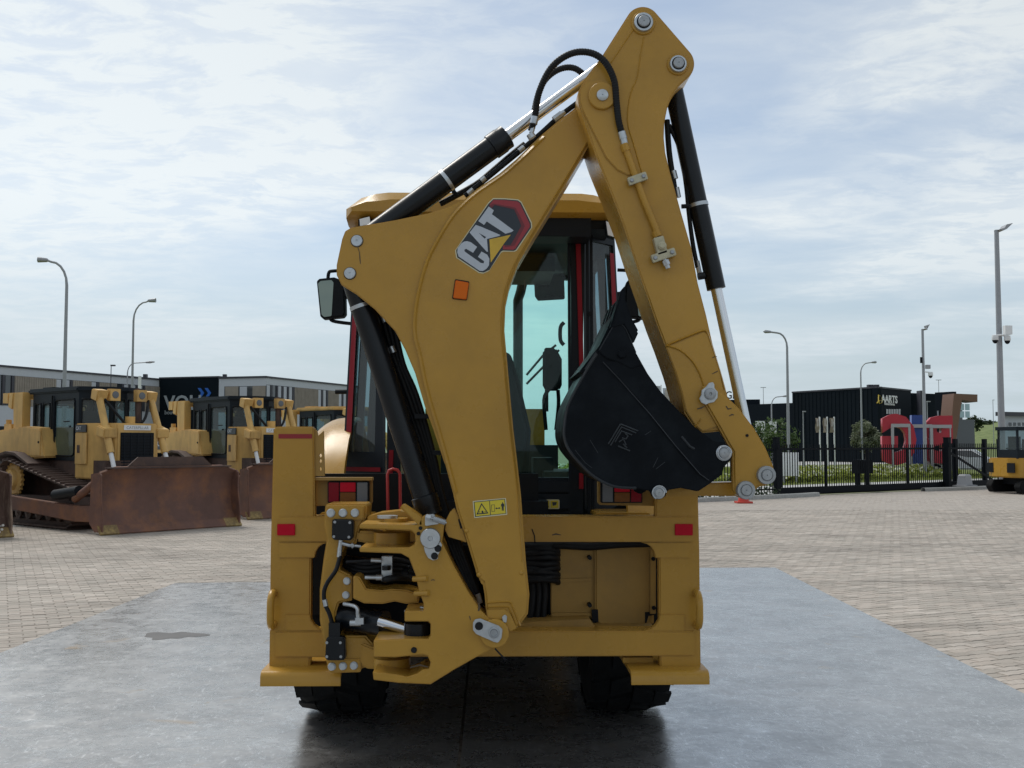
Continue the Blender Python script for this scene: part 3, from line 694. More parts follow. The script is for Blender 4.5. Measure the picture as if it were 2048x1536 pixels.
# quarter windows at 45 degrees and side walls
for s in (0, 1):
    sg = -1 if s == 0 else 1
    pa = P(772 if s == 0 else mx(772), 600, YC); xin = pa.x
    xo_t, xo_b = sg * 0.785, sg * 0.865; yo = YC + 0.22
    zt, zb, zg = 2.97, 1.25, 1.62
    def xo(z): return xo_b + (xo_t - xo_b) * (z - zb) / (zt - zb)
    def corner(u, z): return Vector((xin + (xo(z) - xin) * u, YC + (yo - YC) * u, z))
    bm = bmesh.new()
    def wall(u0, u1, z0, z1, d=0.03):
        A = [corner(u0, z0), corner(u1, z0), corner(u1, z1), corner(u0, z1)]; n = Vector((0.0, d, 0))
        v = [bm.verts.new(p) for p in A] + [bm.verts.new(p + n) for p in A]
        for f_ in ((0, 1, 2, 3), (7, 6, 5, 4), (0, 4, 5, 1), (1, 5, 6, 2), (2, 6, 7, 3), (3, 7, 4, 0)): bm.faces.new([v[i] for i in f_])
    wall(0, 0.24, zb, zt); wall(0.93, 1, zb, zt); wall(0.24, 0.93, zb, zg); wall(0.24, 0.93, zt - 0.1, zt)
    qf = fin('cab_corner', bm, CABB, BH)
    quadmesh('quarter_pane', [[corner(0.2, zg - .02) + Vector((0, .02, 0)), corner(0.95, zg - .02) + Vector((0, .02, 0)), corner(0.95, zt - .08) + Vector((0, .02, 0)), corner(0.2, zt - .08) + Vector((0, .02, 0))]], GLSD, qf)
    bm = bmesh.new()
    def strip(u0, u1, z0, z1):
        o_ = Vector((0, -0.006, 0)); bm.faces.new([bm.verts.new(p + o_) for p in (corner(u0, z0), corner(u1, z0), corner(u1, z1), corner(u0, z1))])
    strip(0.82, 0.95, 1.72, 2.82); strip(0.1, 0.95, 1.505, 1.53)
    fin('red_trim', bm, RED, qf)
    # outer door edge and side wall with glass
    bm = bmesh.new()
    def sbox(y0, y1, z0, z1, t=0.05):
        v = [bm.verts.new((xo(z) - sg * dx, y, z)) for dx in (0, t) for y in (y0, y1) for z in (z0, z1)]
        for f_ in ((0, 1, 3, 2), (4, 6, 7, 5), (0, 4, 5, 1), (2, 3, 7, 6), (0, 2, 6, 4), (1, 5, 7, 3)): bm.faces.new([v[i] for i in f_])
    sbox(yo, yo + 0.06, zb - .25, zt); sbox(7.0, 7.05, zb, zt); sbox(7.72, 7.8, zb - .25, zt); sbox(yo, 7.8, zb - .25, zb + 0.1); sbox(yo, 7.8, zt - 0.09, zt)
    sw = fin('cab_side', bm, CABB, BH)
    quadmesh('side_pane', [[Vector((xo(z) - sg * .02, y, z)) for y, z in ((yo, zb), (7.78, zb), (7.78, zt), (yo, zt))]], GLS, sw)
    tube('door_hinge', [(xo(1.98), yo + .02, 1.98), (xo(1.98) + sg * 0.07, yo + 0.03, 1.98)], 0.014, PLA, sw, 8)
# windscreen frame, floor, dash
bm = bmesh.new()
add_box(bm, -0.80, -0.73, 7.74, 7.80, 1.0, 2.97); add_box(bm, 0.73, 0.80, 7.74, 7.80, 1.0, 2.97); add_box(bm, -0.72, 0.72, 7.74, 7.80, 2.86, 2.97)
wf = fin('windscreen_frame', bm, CABB, BH)
box('windscreen_pane', -0.73, 0.73, 7.76, 7.766, 1.3, 2.86, GLS, wf)
box('wiper_arm', 0.43, 0.455, 7.70, 7.72, 1.9, 2.35, PLA, wf)
box('cab_floor', -0.72, 0.72, YC + 0.06, 7.75, 1.02, 1.10, PLA, BH)
box('dashboard', -0.3, 0.5, 7.35, 7.72, 1.1, 1.66, INTG, BH, 0.06)
# roof
def roof_ring(y, w, z0, z1, ch):
    h = w / 2; return [(-h, y, z0), (-h, y, z0 + (z1 - z0) * .35), (-h + ch * .5, y, z0 + (z1 - z0) * .78), (-h + ch, y, z1 - 0.008), (-h + ch * 1.4, y, z1), (h - ch * 1.4, y, z1), (h - ch, y, z1 - 0.008), (h - ch * .5, y, z0 + (z1 - z0) * .78), (h, y, z0 + (z1 - z0) * .35), (h, y, z0)]
bm = bmesh.new(); rings = []
zr0, zr1 = P(700, 438, 6.05).z, P(800, 384, 6.1).z
for y, w, dz0, dz1, ch in ((5.98, 1.50, .03, -.07, .16), (6.03, 1.57, .0, -.02, .17), (6.25, 1.60, 0, 0, .2), (7.0, 1.60, 0, .0, .2), (7.75, 1.56, 0, -.03, .2), (7.95, 1.44, .05, -.08, .2)):
    rings.append([bm.verts.new(p) for p in roof_ring(y, w, zr0 + dz0, zr1 + dz1, ch)])
for a_, b_ in zip(rings, rings[1:]):
    for k in range(len(a_) - 1): bm.faces.new((a_[k], a_[k + 1], b_[k + 1], b_[k]))
    bm.faces.new((a_[-1], a_[0], b_[0], b_[-1]))
bm.faces.new(rings[0]); bm.faces.new(rings[-1][::-1]); bevel_edges(bm, 0.02, 2, 30)
roof = fin('cab_roof', bm, YEL, BH, smooth=35)
box('roof_lining', -0.72, 0.72, 6.05, 7.74, zr0 - 0.05, zr0 + 0.002, PLA, roof)
box('headliner_console', -0.05, 0.45, 6.9, 7.5, zr0 - 0.155, zr0 - 0.06, PLA, roof, 0.03)
bm = bmesh.new(); add_box(bm, -0.60, 0.60, 6.02, 6.24, zr0 - 0.10, zr0 + 0.01); bevel_edges(bm, 0.02)
fin('roof_soffit', bm, PLA, roof)
for pts in ([(719, 438), (739, 433), (741, 448), (720, 452)], [(1212, 442), (1228, 448), (1232, 475), (1216, 470)]):
    wlp = plate('work_light', [(p[0] - 2, p[1]) for p in pts], 5.99, 0.08, PLA, roof, bev=0.004)
    plate('lens', pts, 5.985, 0.006, WHT, wlp, bev=0.001)
# seat, steering column, monitor, mirror inside
def softbox(name, x0, x1, y0, y1, z0, z1, mat, parent, r=0.06): return box(name, x0, x1, y0, y1, z0, z1, mat, parent, r, 4)
q = P(1058, 705, 6.8); bm = bmesh.new(); prism_bm(bm, rnd([(q.x - .46, 1.3), (q.x - .02, 1.3), (q.x + .01, 1.75), (q.x - .06, 2.05), (q.x - .12, q.z), (q.x - .34, q.z), (q.x - .40, 2.05), (q.x - .47, 1.75)], .06), 6.72, 6.92); bmesh.ops.recalc_face_normals(bm, faces=bm.faces); bevel_edges(bm, .04, 3, 50)
seat = fin('seat', bm, SEATM, BH, smooth=40)
softbox('seat_cushion', q.x - 0.48, q.x + 0.02, 6.8, 7.3, 1.25, 1.42, SEATM, seat)
softbox('armrest', q.x + 0.03, q.x + 0.15, 6.75, 7.15, 1.4, 1.58, SEATM, seat, 0.03)
softbox('side_console', q.x + 0.08, q.x + 0.36, 6.5, 7.3, 1.1, 1.50, INTG, BH, 0.05)
mon = plate('control_lever_pod', [(1086, 700), (1092, 695), (1112, 695), (1124, 718), (1124, 770), (1119, 781), (1092, 781), (1086, 770)], 6.55, 0.06, PLA, BH, bev=0.012, seg=3)
for px, py, r_ in ((1096, 712, 0.014), (1101, 733, 0.011)): cyl('knob', P(px, py, 6.535), P(px, py, 6.56), r_, RUB, mon, seg=12)
tube('lever', pxpath([(1097, 780, 6.58), (1088, 800, 6.6), (1092, 860, 6.6)], 6.58), 0.012, PLA, BH, 8, sm=4)
tube('lever', pxpath([(1116, 780, 6.58), (1117, 810, 6.6), (1112, 860, 6.6)], 6.58), 0.012, PLA, BH, 8, sm=4)
tube('grab_rail', pxpath([(1128, 690, 6.5), (1121, 680, 6.5), (1121, 655, 6.5), (1128, 645, 6.5)], 6.5), 0.012, PLA, BH, 8, sm=4)
tube('mirror_arm', pxpath([(1053, 750, 7.9), (1085, 712, 7.9), (1112, 690, 7.9)], 7.9), 0.01, PLA, BH, 6)
tube('mirror_arm', pxpath([(1053, 768, 7.9), (1090, 730, 7.9), (1118, 700, 7.9)], 7.9), 0.01, PLA, BH, 6)
im = plate('rearview_mirror', [(1068, 556), (1075, 550), (1128, 546), (1130, 598), (1076, 601), (1070, 592)], 7.55, 0.03, PLA, BH, r=4, bev=0.008)
plate('mirror_face', [(1072, 558), (1126, 550), (1127, 594), (1077, 597)], 7.545, 0.004, MIR, im, r=3, bev=0)
box('mirror_stem', *(lambda c: (c.x - .012, c.x + .012, 7.54, 7.56, c.z, c.z + 0.12))(P(1098, 550, 7.55)), PLA, im)
cyl('interior_lamp', P(1108, 488, 7.0), P(1116, 502, 7.0), 0.018, WHT, BH, seg=10)
cyl('steering_column', (q.x - 0.20, 7.45, 1.5), (q.x - 0.24, 7.2, 1.86), 0.03, PLA, BH)
bm = bmesh.new(); cS = Vector((q.x - 0.24, 7.2, 1.86)); ax_ = Vector((-.1, -.6, .8)).normalized(); u_, v_ = frame_of(ax_)
add_tube(bm, [cS + (u_ * math.cos(2 * math.pi * k / 28) + v_ * math.sin(2 * math.pi * k / 28)) * 0.19 for k in range(29)], 0.016, 8, False)
fin('steering_wheel', bm, PLA, BH, smooth=60)

# outside mirrors
for s in (0, 1):
    f = (lambda q_: q_) if s == 0 else mirror
    ym = 6.62
    mb = plate('side_mirror', f([(633, 562), (638, 557), (668, 554), (684, 560), (690, 575), (691, 628), (686, 634), (646, 638), (640, 632)]), ym, 0.09, PLA, BH, r=5, bev=0.012, seg=3)
    plate('mirror_face', f([(636, 567), (641, 562), (663, 560), (667, 565), (663, 632), (648, 634), (643, 629)]), ym - 0.004, 0.005, MIR, mb, r=4, bev=0)
    tube('mirror_bracket', pxpath(f([(656, 556), (658, 545), (666, 542), (705, 540)]) if s == 0 else f([(656, 556), (658, 545), (666, 542), (705, 540)])[::-1], ym + 0.05), 0.011, PLA, mb, 8, sm=4)
    tube('mirror_bracket', pxpath(f([(660, 636), (666, 642), (690, 646), (712, 648)]) if s == 0 else f([(660, 636), (666, 642), (690, 646), (712, 648)])[::-1], ym + 0.05), 0.011, PLA, mb, 8, sm=4)
    tube('mirror_bracket', pxpath(f([(668, 585), (690, 590), (715, 592)]) if s == 0 else f([(668, 585), (690, 590), (715, 592)])[::-1], ym + 0.03), 0.024, PLA, mb, 8)
# red grab handle behind the kingpost
tube('red_handle', pxpath([(776, 1036), (775, 950), (778, 941), (786, 938), (795, 940), (800, 948), (801, 1036)], 5.62), 0.008, REDB, BH, 8)

# ------------------------------------------------------------------ side-shift carriage and swing frame
YK = 5.34
car = plate('carriage', [(653, 1008), (730, 1008), (734, 1014), (732, 1035), (719, 1056), (712, 1088), (690, 1092), (681, 1110), (679, 1140), (700, 1150), (705, 1158), (705, 1196), (697, 1203), (678, 1206), (672, 1225), (672, 1255), (682, 1272), (731, 1272), (745, 1288), (747, 1330), (723, 1338), (719, 1345), (662, 1347), (655, 1341), (647, 1290), (639, 1241), (639, 1179), (647, 1116), (653, 1079), (647, 1050), (650, 1013)], YK, 0.24, YEL, BH, r=5, bev=0.012, seg=3)
plate('clamp_bar', [(655, 1012), (728, 1012), (728, 1040), (655, 1040)], YK - 0.02, 0.03, YEL, car, r=6, bev=0.006)
plate('clamp_bar', [(684, 1152), (704, 1152), (704, 1202), (684, 1202)], YK - 0.012, 0.02, YEL, car, r=4, bev=0.005)
plate('clamp_bar', [(657, 1318), (722, 1318), (722, 1345), (657, 1345)], YK - 0.015, 0.03, YEL, car, r=6, bev=0.006)
def hexbolt(px, py, Y, r, parent, mat=ZINC, big=1.0):
    c = P(px, py, Y); bm = bmesh.new()
    add_lathe(bm, c, (0, -1, 0), [(-0.004, r * 1.25), (0.004, r * 1.25), (0.006, r * 1.12)], 20)
    a0 = random.uniform(0, 1); hexa = [(c.x + r * math.cos(a0 + k * math.pi / 3), c.z + r * math.sin(a0 + k * math.pi / 3)) for k in range(6)]
    prism_bm(bm, hexa, c.y - 0.004, c.y - 0.004 - r * 0.85)
    add_cyl(bm, c + Vector((0, -r * 0.8, 0)), c + Vector((0, -r * 1.0, 0)), r * 0.78, r * 0.7, 14)
    return fin('bolt', bm, mat, parent, smooth=30)
for px, py in ((662, 1026), (686, 1026), (710, 1026)): hexbolt(px, py, YK - 0.02, 0.017, car)
for px, py in ((694, 1162), (692, 1190)): hexbolt(px, py, YK - 0.012, 0.015, car)
for px, py in ((664, 1333), (686, 1332), (708, 1331)): hexbolt(px, py, YK - 0.015, 0.016, car)
for pts, bl in (([(667, 1038), (704, 1040), (707, 1045), (706, 1076), (701, 1081), (668, 1080), (663, 1075), (664, 1042)], ((670, 1044), (700, 1045), (668, 1073), (698, 1074))),
                ([(652, 1278), (656, 1274), (686, 1274), (690, 1279), (691, 1316), (686, 1321), (655, 1321), (650, 1316)], ((654, 1285), (681, 1285), (654, 1313), (682, 1313)))):
    vb = plate('clamp_cylinder_cap', pts, YK - 0.055, 0.055, BLK, car, r=4, bev=0.006, seg=3)
    for px, py in bl:
        c = P(px, py, YK - 0.055); cyl('screw', c, c + Vector((0, -0.008, 0)), 0.007, GREYP, vb, seg=8)
pxbox('valve_stem', 657, 1246, 680, 1282, YK - 0.045, 0.04, BLK, car, 0.006)
tube('hose', pxpath([(680, 1112, YK - .03), (672, 1140, YK - .05), (655, 1165, YK - .05), (648, 1185, YK - .05), (650, 1208, YK - .05), (659, 1228, YK - .05), (665, 1250, YK - .03)], YK), 0.0105, HOSE, BH, 10, sm=6)
cyl('hose_ferrule', P(649, 1199, YK - .05), P(652, 1212, YK - .05), 0.0125, ZINC, BH, seg=10)
for a_, b_, r_ in (((682, 1080), (680, 1095), .011), ((680, 1095), (678, 1114), .012), ((681, 1086), (700, 1091), .009), ((698, 1090), (722, 1093), .007), ((702, 1089), (708, 1093), .012)):
    cyl('hose_fitting', P(a_[0], a_[1], YK - .03), P(b_[0], b_[1], YK - .03), r_, ZINC, BH, seg=8)
# kingpost bosses (vertical pins), arms
def vboss(name, px, py0, py1, Y, r, mat, parent, bev=0.008, seg=28):
    a_, b_ = P(px, py0, Y), P(px, py1, Y); return cyl(name, a_, b_, r, mat, parent, seg=seg, bev=bev)
plate('kingpost_arm', [(715, 1062), (760, 1064), (770, 1072), (770, 1092), (740, 1088), (712, 1082)], YK - 0.02, 0.22, YEL, BH, bev=0.01)
vboss('kingpost_boss', 784, 1064, 1091, YK - 0.08, 0.088, YEL, BH)
vboss('pin_bush', 784, 1091, 1095, YK - 0.08, 0.07, ZINC, BH)
plate('kingpost_arm', [(722, 1286), (760, 1300), (770, 1316), (770, 1340), (735, 1338), (720, 1330)], YK - 0.02, 0.22, YEL, BH, bev=0.01)
vboss('kingpost_boss', 784, 1314, 1337, YK - 0.08, 0.088, YEL, BH)
vboss('pin_bush', 785, 1337, 1342, YK - 0.08, 0.045, ZINC, BH)
plate('yoke_top', [(735, 1033), (760, 1026), (800, 1022), (828, 1028), (836, 1050), (735, 1050)], YK - 0.06, 0.18, YEL, BH, r=4, bev=0.006)
vboss('pin_boss', 790, 1036, 1052, YK - 0.12, 0.062, YEL, BH)
vboss('pin_plate', 775, 1031, 1036, YK - 0.12, 0.05, ZINC, BH)
tube('yoke_brace', pxpath([(803, 1012), (820, 1026), (843, 1042)], 5.04), 0.012, YEL, BH, 4)
plate('locking_arm', [(801, 1013), (806, 1008), (844, 1034), (845, 1052), (836, 1050)], 5.02, 0.10, YEL, BH, bev=0.004)
# middle casting and swing cylinders
plate('swing_anchor', [(706, 1151), (719, 1154), (733, 1178), (765, 1181), (783, 1178), (812, 1180), (836, 1187), (838, 1206), (812, 1208), (790, 1203), (765, 1208), (728, 1207), (706, 1197)], YK - 0.10, 0.22, YEL, BH, r=4, bev=0.012, seg=3)
cyl('swing_cylinder', P(672, 1232, 5.42), P(770, 1247, 5.30), 0.062, BLK, BH, seg=28)
cyl('swing_cylinder', P(690, 1135, 5.52), P(820, 1150, 5.48), 0.062, BLK, BH, seg=28)
cyl('swing_rod', P(760, 1243, 5.26), P(815, 1259, 5.19), 0.025, CHR, BH, seg=24)
vboss('rod_eye', 836, 1245, 1276, 5.15, 0.066, BLK, BH, bev=0.006)
vboss('eye_pin', 838, 1276, 1279, 5.15, 0.05, ZINC, BH, 0)
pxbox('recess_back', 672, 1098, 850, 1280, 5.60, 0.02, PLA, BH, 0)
pxbox('valve_block', 763, 1113, 784, 1162, 5.28, 0.05, ZINC, BH, 0.004)
for a_, b_, r_, m in (((742, 1120), (763, 1121), .011, ZINC), ((692, 1124), (742, 1121), .007, HOSE), ((730, 1155), (752, 1155), .010, ZINC), ((752, 1155), (764, 1155), .014, ZINC), ((773, 1131), (773, 1140), .022, BLK), ((700, 1246), (722, 1246), .015, ZINC), ((716, 1225), (717, 1240), .012, ZINC)):
    cyl('hose_fitting', P(a_[0], a_[1], 5.255), P(b_[0], b_[1], 5.255), r_, m, BH, seg=10)
pxbox('elbow_fitting', 710, 1236, 727, 1249, 5.24, 0.04, ZINC, BH, 0.004)
tube('hose', pxpath([(716, 1228, 5.25), (714, 1216, 5.25), (705, 1211, 5.27), (688, 1208, 5.3)], 5.25), 0.010, ZINC, BH, 8, sm=5)
tube('hose', pxpath([(770, 1160, 5.27), (775, 1158, 5.24), (800, 1155, 5.25), (830, 1158, 5.35)], 5.25), 0.016, HOSE, BH, 8, sm=5)
for k in range(4): tube('hose', pxpath([(690, 1118 + 7 * k, 5.45), (730, 1128 + 8 * k, 5.4), (790, 1120 + 9 * k, 5.42), (830, 1130 + 8 * k, 5.5)], 5.4), 0.014, HOSE, BH, 8, sm=5)
# swing frame: one casting
YS = 5.02
SWF = [(719, 1048), (836, 1050), (841, 1036), (852, 1030), (872, 1032), (889, 1044), (884, 1085), (906, 1129), (937, 1185), (962, 1222), (978, 1237), (1000, 1242), (1014, 1258), (1016, 1272), (1008, 1288), (992, 1296), (984, 1299), (950, 1316), (906, 1341), (861, 1369), (797, 1366), (747, 1360), (745, 1343), (790, 1349), (815, 1354), (835, 1347), (845, 1340), (858, 1338), (861, 1325), (855, 1312), (845, 1309), (790, 1315), (747, 1314), (747, 1281), (805, 1278), (856, 1278), (861, 1272), (861, 1248), (856, 1243), (809, 1243), (809, 1222), (847, 1222), (847, 1207), (838, 1182), (831, 1150), (818, 1116), (802, 1107), (719, 1104), (719, 1095), (818, 1095), (828, 1090), (831, 1082), (830, 1068), (822, 1061), (719, 1057)]
swf = plate('swing_frame', SWF, YS, 0.26, YEL, BH, r=3, bev=0.010, seg=3)
c = P(989, 1266, YS); lathe('pivot_hub', c, (0, -1, 0), [(-0.02, 0.066), (0.018, 0.066), (0.022, 0.062)], YEL, swf, 32)
for px, py in ((840, 1158), (843, 1187)): 
    c = P(px, py, YS + 0.02); cyl('grease_boss', c + Vector((-0.03, 0, 0)), c + Vector((0.035, -0.035, 0.006)), 0.013, YEL, swf, seg=12, bev=0.004)
hexbolt(828, 1300, YS, 0.011, swf, BLK)
for px, py in ((807, 1223), (838, 1215)): 
    c = P(px + 14, py, 5.1); cyl('pin_cap', c, c + Vector((0, 0, 0.006)), 0.03, ZINC, swf)
kp = plate('pin_keeper', [(946, 1246), (950, 1239), (960, 1237), (998, 1252), (1005, 1259), (1003, 1276), (996, 1286), (988, 1284), (952, 1268), (946, 1260)], YS - 0.034, 0.012, ZINC, swf, r=5, bev=0.003)
hexbolt(958, 1252, YS - 0.034, 0.015, kp, BLK)
c = P(988, 1265, YS - 0.034); lathe('pin_end', c, (0, -1, 0), [(0, 0.026), (0.006, 0.026), (0.008, 0.018), (0.003, 0.014), (0.003, 0.002)], GREYP, kp, 20)
sd = plate('latch_plate', [(845, 1083), (880, 1083), (884, 1090), (880, 1102), (876, 1110), (876, 1118), (866, 1121), (856, 1116), (850, 1104)], YS - 0.014, 0.014, ZINC, swf, r=4, bev=0.003)
lathe('latch_disc', P(861, 1076, YS), (0, -1, 0), [(0, 0.047), (0.022, 0.047), (0.026, 0.044), (0.026, 0.012), (0.016, 0.010), (0.016, 0.001)], ZINC, swf, 36)
for px, py in ((869, 1112), (876, 1097)): hexbolt(px, py, YS - 0.014, 0.013, sd, BLK)
for px, py in ((841, 1056), (837, 1067)): hexbolt(px, py, YS, 0.007, swf, BLK)
plate('latch_bracket', [(850, 1030), (868, 1028), (878, 1048), (850, 1052)], YS - 0.02, 0.02, ZINC, swf, bev=0.003)
bm = bmesh.new(); a_, b_ = P(866, 1037, YS - 0.04), P(891, 1045, YS - 0.04); d_ = b_ - a_; u_, v_ = frame_of(d_)
add_tube(bm, [a_ + d_ * (k / 110) + (u_ * math.cos(k * .72) + v_ * math.sin(k * .72)) * 0.011 for k in range(111)], 0.0026, 5)
fin('spring', bm, ZINC, swf, smooth=60)
cyl('spring_rod', P(852, 1033, YS - 0.04), P(893, 1046, YS - 0.04), 0.005, ZINC, swf, seg=8); cyl('spring_nut', P(852, 1034, YS - 0.04), P(861, 1036, YS - 0.04), 0.016, ZINC, swf, seg=6)

# ------------------------------------------------------------------ boom
YB = 5.04
lobe = [(925, 400), (898, 413), (857, 426), (790, 440), (702, 455), (690, 462), (684, 478), (673, 530), (673, 550), (683, 570), (712, 588), (749, 618), (790, 662), (810, 699), (830, 746), (850, 814), (867, 860), (890, 930), (920, 900), (960, 600), (980, 420)]
boom = plate('boom', lobe, YB + 0.018, 0.028, YEL, BH, r=[0, 0, 0, 0, 4, 8, 6, 0, 10, 6] + [0] * 11, bev=0.006, seg=3)
plate('far_lobe', lobe, YB + 0.018, 0.028, YEL, boom, r=[0, 0, 0, 0, 4, 8, 6, 0, 10, 6] + [0] * 11, bev=0.004).data.transform(Matrix.Translation((0, 0.165, 0)))
box_l = [(1157, 210), (1121, 237), (1084, 268), (1032, 318), (999, 346), (955, 376), (925, 401), (898, 431), (871, 475), (850, 516), (837, 557), (827, 604), (823, 645), (825, 678), (834, 712), (844, 763), (857, 814), (871, 860), (884, 905), (906, 987), (913, 1019), (935, 1087), (951, 1140), (955, 1158), (965, 1165), (969, 1189), (973, 1233)]
box_r = [(1000, 1268), (1021, 1262), (1039, 1252), (1056, 1228), (1059, 1189), (1052, 1123), (1042, 990), (1033, 910), (1027, 860), (1021, 797), (1015, 729), (1009, 662), (1011, 611), (1020, 570), (1037, 526), (1067, 475), (1108, 408), (1139, 357), (1162, 318), (1180, 287), (1178, 240)]
plate('boom_box', box_l + box_r, YB, 0.235, YEL, boom, bev=0.012, seg=3)
# weld beads: proud strips along both edges of the box
def strip_along(name, pts, w, Y, h, mat, parent, shift=0.0):
    pts = [Vector(p) for p in smoothpts([(p[0], p[1], 0) for p in pts], 3)]; L = []; Rr = []
    for i, p in enumerate(pts):
        d = (pts[min(i + 1, len(pts) - 1)] - pts[max(i - 1, 0)]).normalized(); n = Vector((-d.y, d.x, 0))
        L.append((p + n * (shift + w))[:2]); Rr.append((p + n * (shift - w))[:2])
    q1 = px2(L, Y); q2 = px2(Rr, Y); bm = bmesh.new()
    V = [[bm.verts.new((a[0], Y + h, a[1])), bm.verts.new(((a[0] + b[0]) / 2, Y, (a[1] + b[1]) / 2)), bm.verts.new((b[0], Y + h, b[1]))] for a, b in zip(q1, q2)]
    for a, b in zip(V, V[1:]):
        bm.faces.new((a[0], a[1], b[1], b[0])); bm.faces.new((a[1], a[2], b[2], b[1]))
    return fin(name, bm, mat, parent, smooth=80)
strip_along('weld_bead', box_l[2:20], 4.5, YB - 0.010, 0.013, YEL, boom, -7)
strip_along('weld_bead', box_r[5:20], 2.2, YB - 0.005, 0.008, YEL, boom, -7)
strip_along('weld_bead', [(975, 1206), (1015, 1204), (1024, 1212), (1040, 1252)], 3, YB - 0.008, 0.012, YEL, boom)
strip_along('weld_bead', [(975, 1215), (1012, 1214), (1020, 1221), (1034, 1255)], 2.5, YB - 0.006, 0.010, YEL, boom)
plate('foot_boss', [(973, 1220), (1010, 1218), (1022, 1230), (1034, 1256), (1020, 1264), (1004, 1240), (975, 1236)], YB - 0.012, 0.012, YEL, boom, bev=0.003)
for px, py in ((933, 1062), (958, 1150), (1043, 1146)): 
    c = P(px, py, YB - .004); lathe('weld_dot', c + Vector((0, .006, 0)), (0, -1, 0), [(0, 0.012), (0.006, 0.009), (0.009, 0.003)], YEL, boom, 10)
plate('keeper_tab', [(1004, 1234), (1010, 1229), (1014, 1233), (1013, 1246), (1006, 1243)], YB - 0.02, 0.008, ZINC, boom, r=3, bev=0.001)
# boom transport lock ear
plate('lock_ear', [(892, 1040), (900, 1024), (909, 1016), (916, 1030), (934, 1086), (925, 1082), (897, 1074), (890, 1060)], YB + 0.03, 0.07, YEL, boom, r=3, bev=0.006)
plate('lock_slot', [(916, 1039), (919, 1037), (925, 1056), (921, 1058)], YB + 0.0285, 0.004, PLA, boom, bev=0)
for px, py in ((714, 482), (700, 547)):
    lathe('pin_cap', P(px, py, YB + 0.018), (0, -1, 0), [(-0.01, 0.027), (0.008, 0.027), (0.011, 0.024), (0.011, 0.005), (0.008, 0.004), (0.008, 0.001)], ZINC, boom, 28)
    lathe('pin_ring', P(px, py, YB + 0.018), (0, -1, 0), [(-0.01, 0.030), (0.0015, 0.030), (0.0015, 0.026)], PLA, boom, 28)
mk = plate('marker_light', [(911, 560), (938, 565), (933, 599), (906, 596)], YB - 0.014, 0.014, ORG, boom, r=3, bev=0.003)
plate('marker_base', [(910, 558), (939, 563), (934, 601), (904, 598)], YB - 0.003, 0.003, PLA, boom, r=3, bev=0)

# decal: letters on a dark badge with a red hexagon edge (coordinates from the photograph)
def D(pts): return [(880 + x / 6.982, 360 + y / 6.982) for x, y in pts]
YD = YB - 0.001
def decal(name, pts, k, mat, parent, r=0, holes=None):
    q = px2(rnd(D(pts), r) if r else D(pts), YD); bm = bmesh.new(); y = YD - 0.0009 * k
    loops = [q] + [px2(D(h), YD) for h in (holes or [])]
    vs = [bm.verts.new((p[0], y, p[1])) for L in loops for p in L]
    if holes:
        for t in tessellate_polygon([[Vector((p[0], p[1], 0)) for p in L] for L in loops]): bm.faces.new([vs[i] for i in t])
    else: bm.faces.new(vs)
    o = fin(name, bm, mat, parent)
    if o.data.polygons[0].normal.y > 0: o.data.flip_normals()
    return o
OUT = [(745, 268), (905, 270), (1085, 285), (1130, 318), (1268, 600), (1272, 665), (1060, 975), (1030, 990), (880, 985), (850, 1000), (690, 1255), (610, 1292), (550, 1285), (240, 1080), (225, 980), (680, 330)]
def grow(pts, d):
    cx = sum(p[0] for p in pts) / len(pts); cy = sum(p[1] for p in pts) / len(pts)
    return [(x + d * (x - cx) / math.hypot(x - cx, y - cy), y + d * (y - cy) / math.hypot(x - cx, y - cy)) for x, y in pts]
decal('decal_border', grow(OUT, 16), 0, DEC_CRM, boom, 1.5)
decal('decal_badge', OUT, 1, DEC_BLK, boom, 1.5)
HEXO = [(745, 278), (905, 282), (1080, 300), (1115, 325), (1252, 610), (1255, 655), (1050, 960), (1025, 975), (878, 970), (880, 915), (985, 910), (1060, 780), (1135, 640), (1095, 540), (1035, 410), (760, 350), (720, 395), (690, 350)]
decal('decal_red_edge', HEXO, 2, DEC_RED, boom)
HEXI = [(720, 395), (690, 365), (740, 330), (1050, 385), (1060, 395), (1185, 640), (1180, 655), (1040, 915), (900, 945), (905, 915), (985, 910), (1060, 780), (1135, 640), (1095, 540), (1035, 410), (760, 350)]
decal('decal_dark_edge', HEXI, 2.6, DEC_RED2, boom)
SIL = [('letter_t', [(680, 372), (752, 425), (725, 480), (1028, 705), (1000, 728), (915, 752), (652, 580), (615, 630), (535, 575)], None),
       ('letter_a', [(500, 628), (575, 655), (845, 770), (820, 785), (655, 825), (670, 1005), (650, 1000), (412, 735)], [[(540, 740), (645, 798), (625, 822)]]),
       ('letter_c', [(380, 855), (430, 870), (518, 935), (462, 1018), (365, 962), (340, 975), (345, 1000), (570, 1160), (610, 1165), (615, 1135), (530, 1075), (580, 1000), (660, 1045), (690, 1100), (685, 1190), (650, 1240), (600, 1272), (550, 1268), (260, 1070), (240, 1010), (250, 950), (300, 885), (340, 860)], None)]
for nm, pts, hs in SIL: decal(nm, pts, 3, DEC_SIL, boom, 0, hs)
decal('decal_triangle', [(690, 830), (990, 765), (900, 880), (708, 1155)], 3, DEC_YEL, boom)
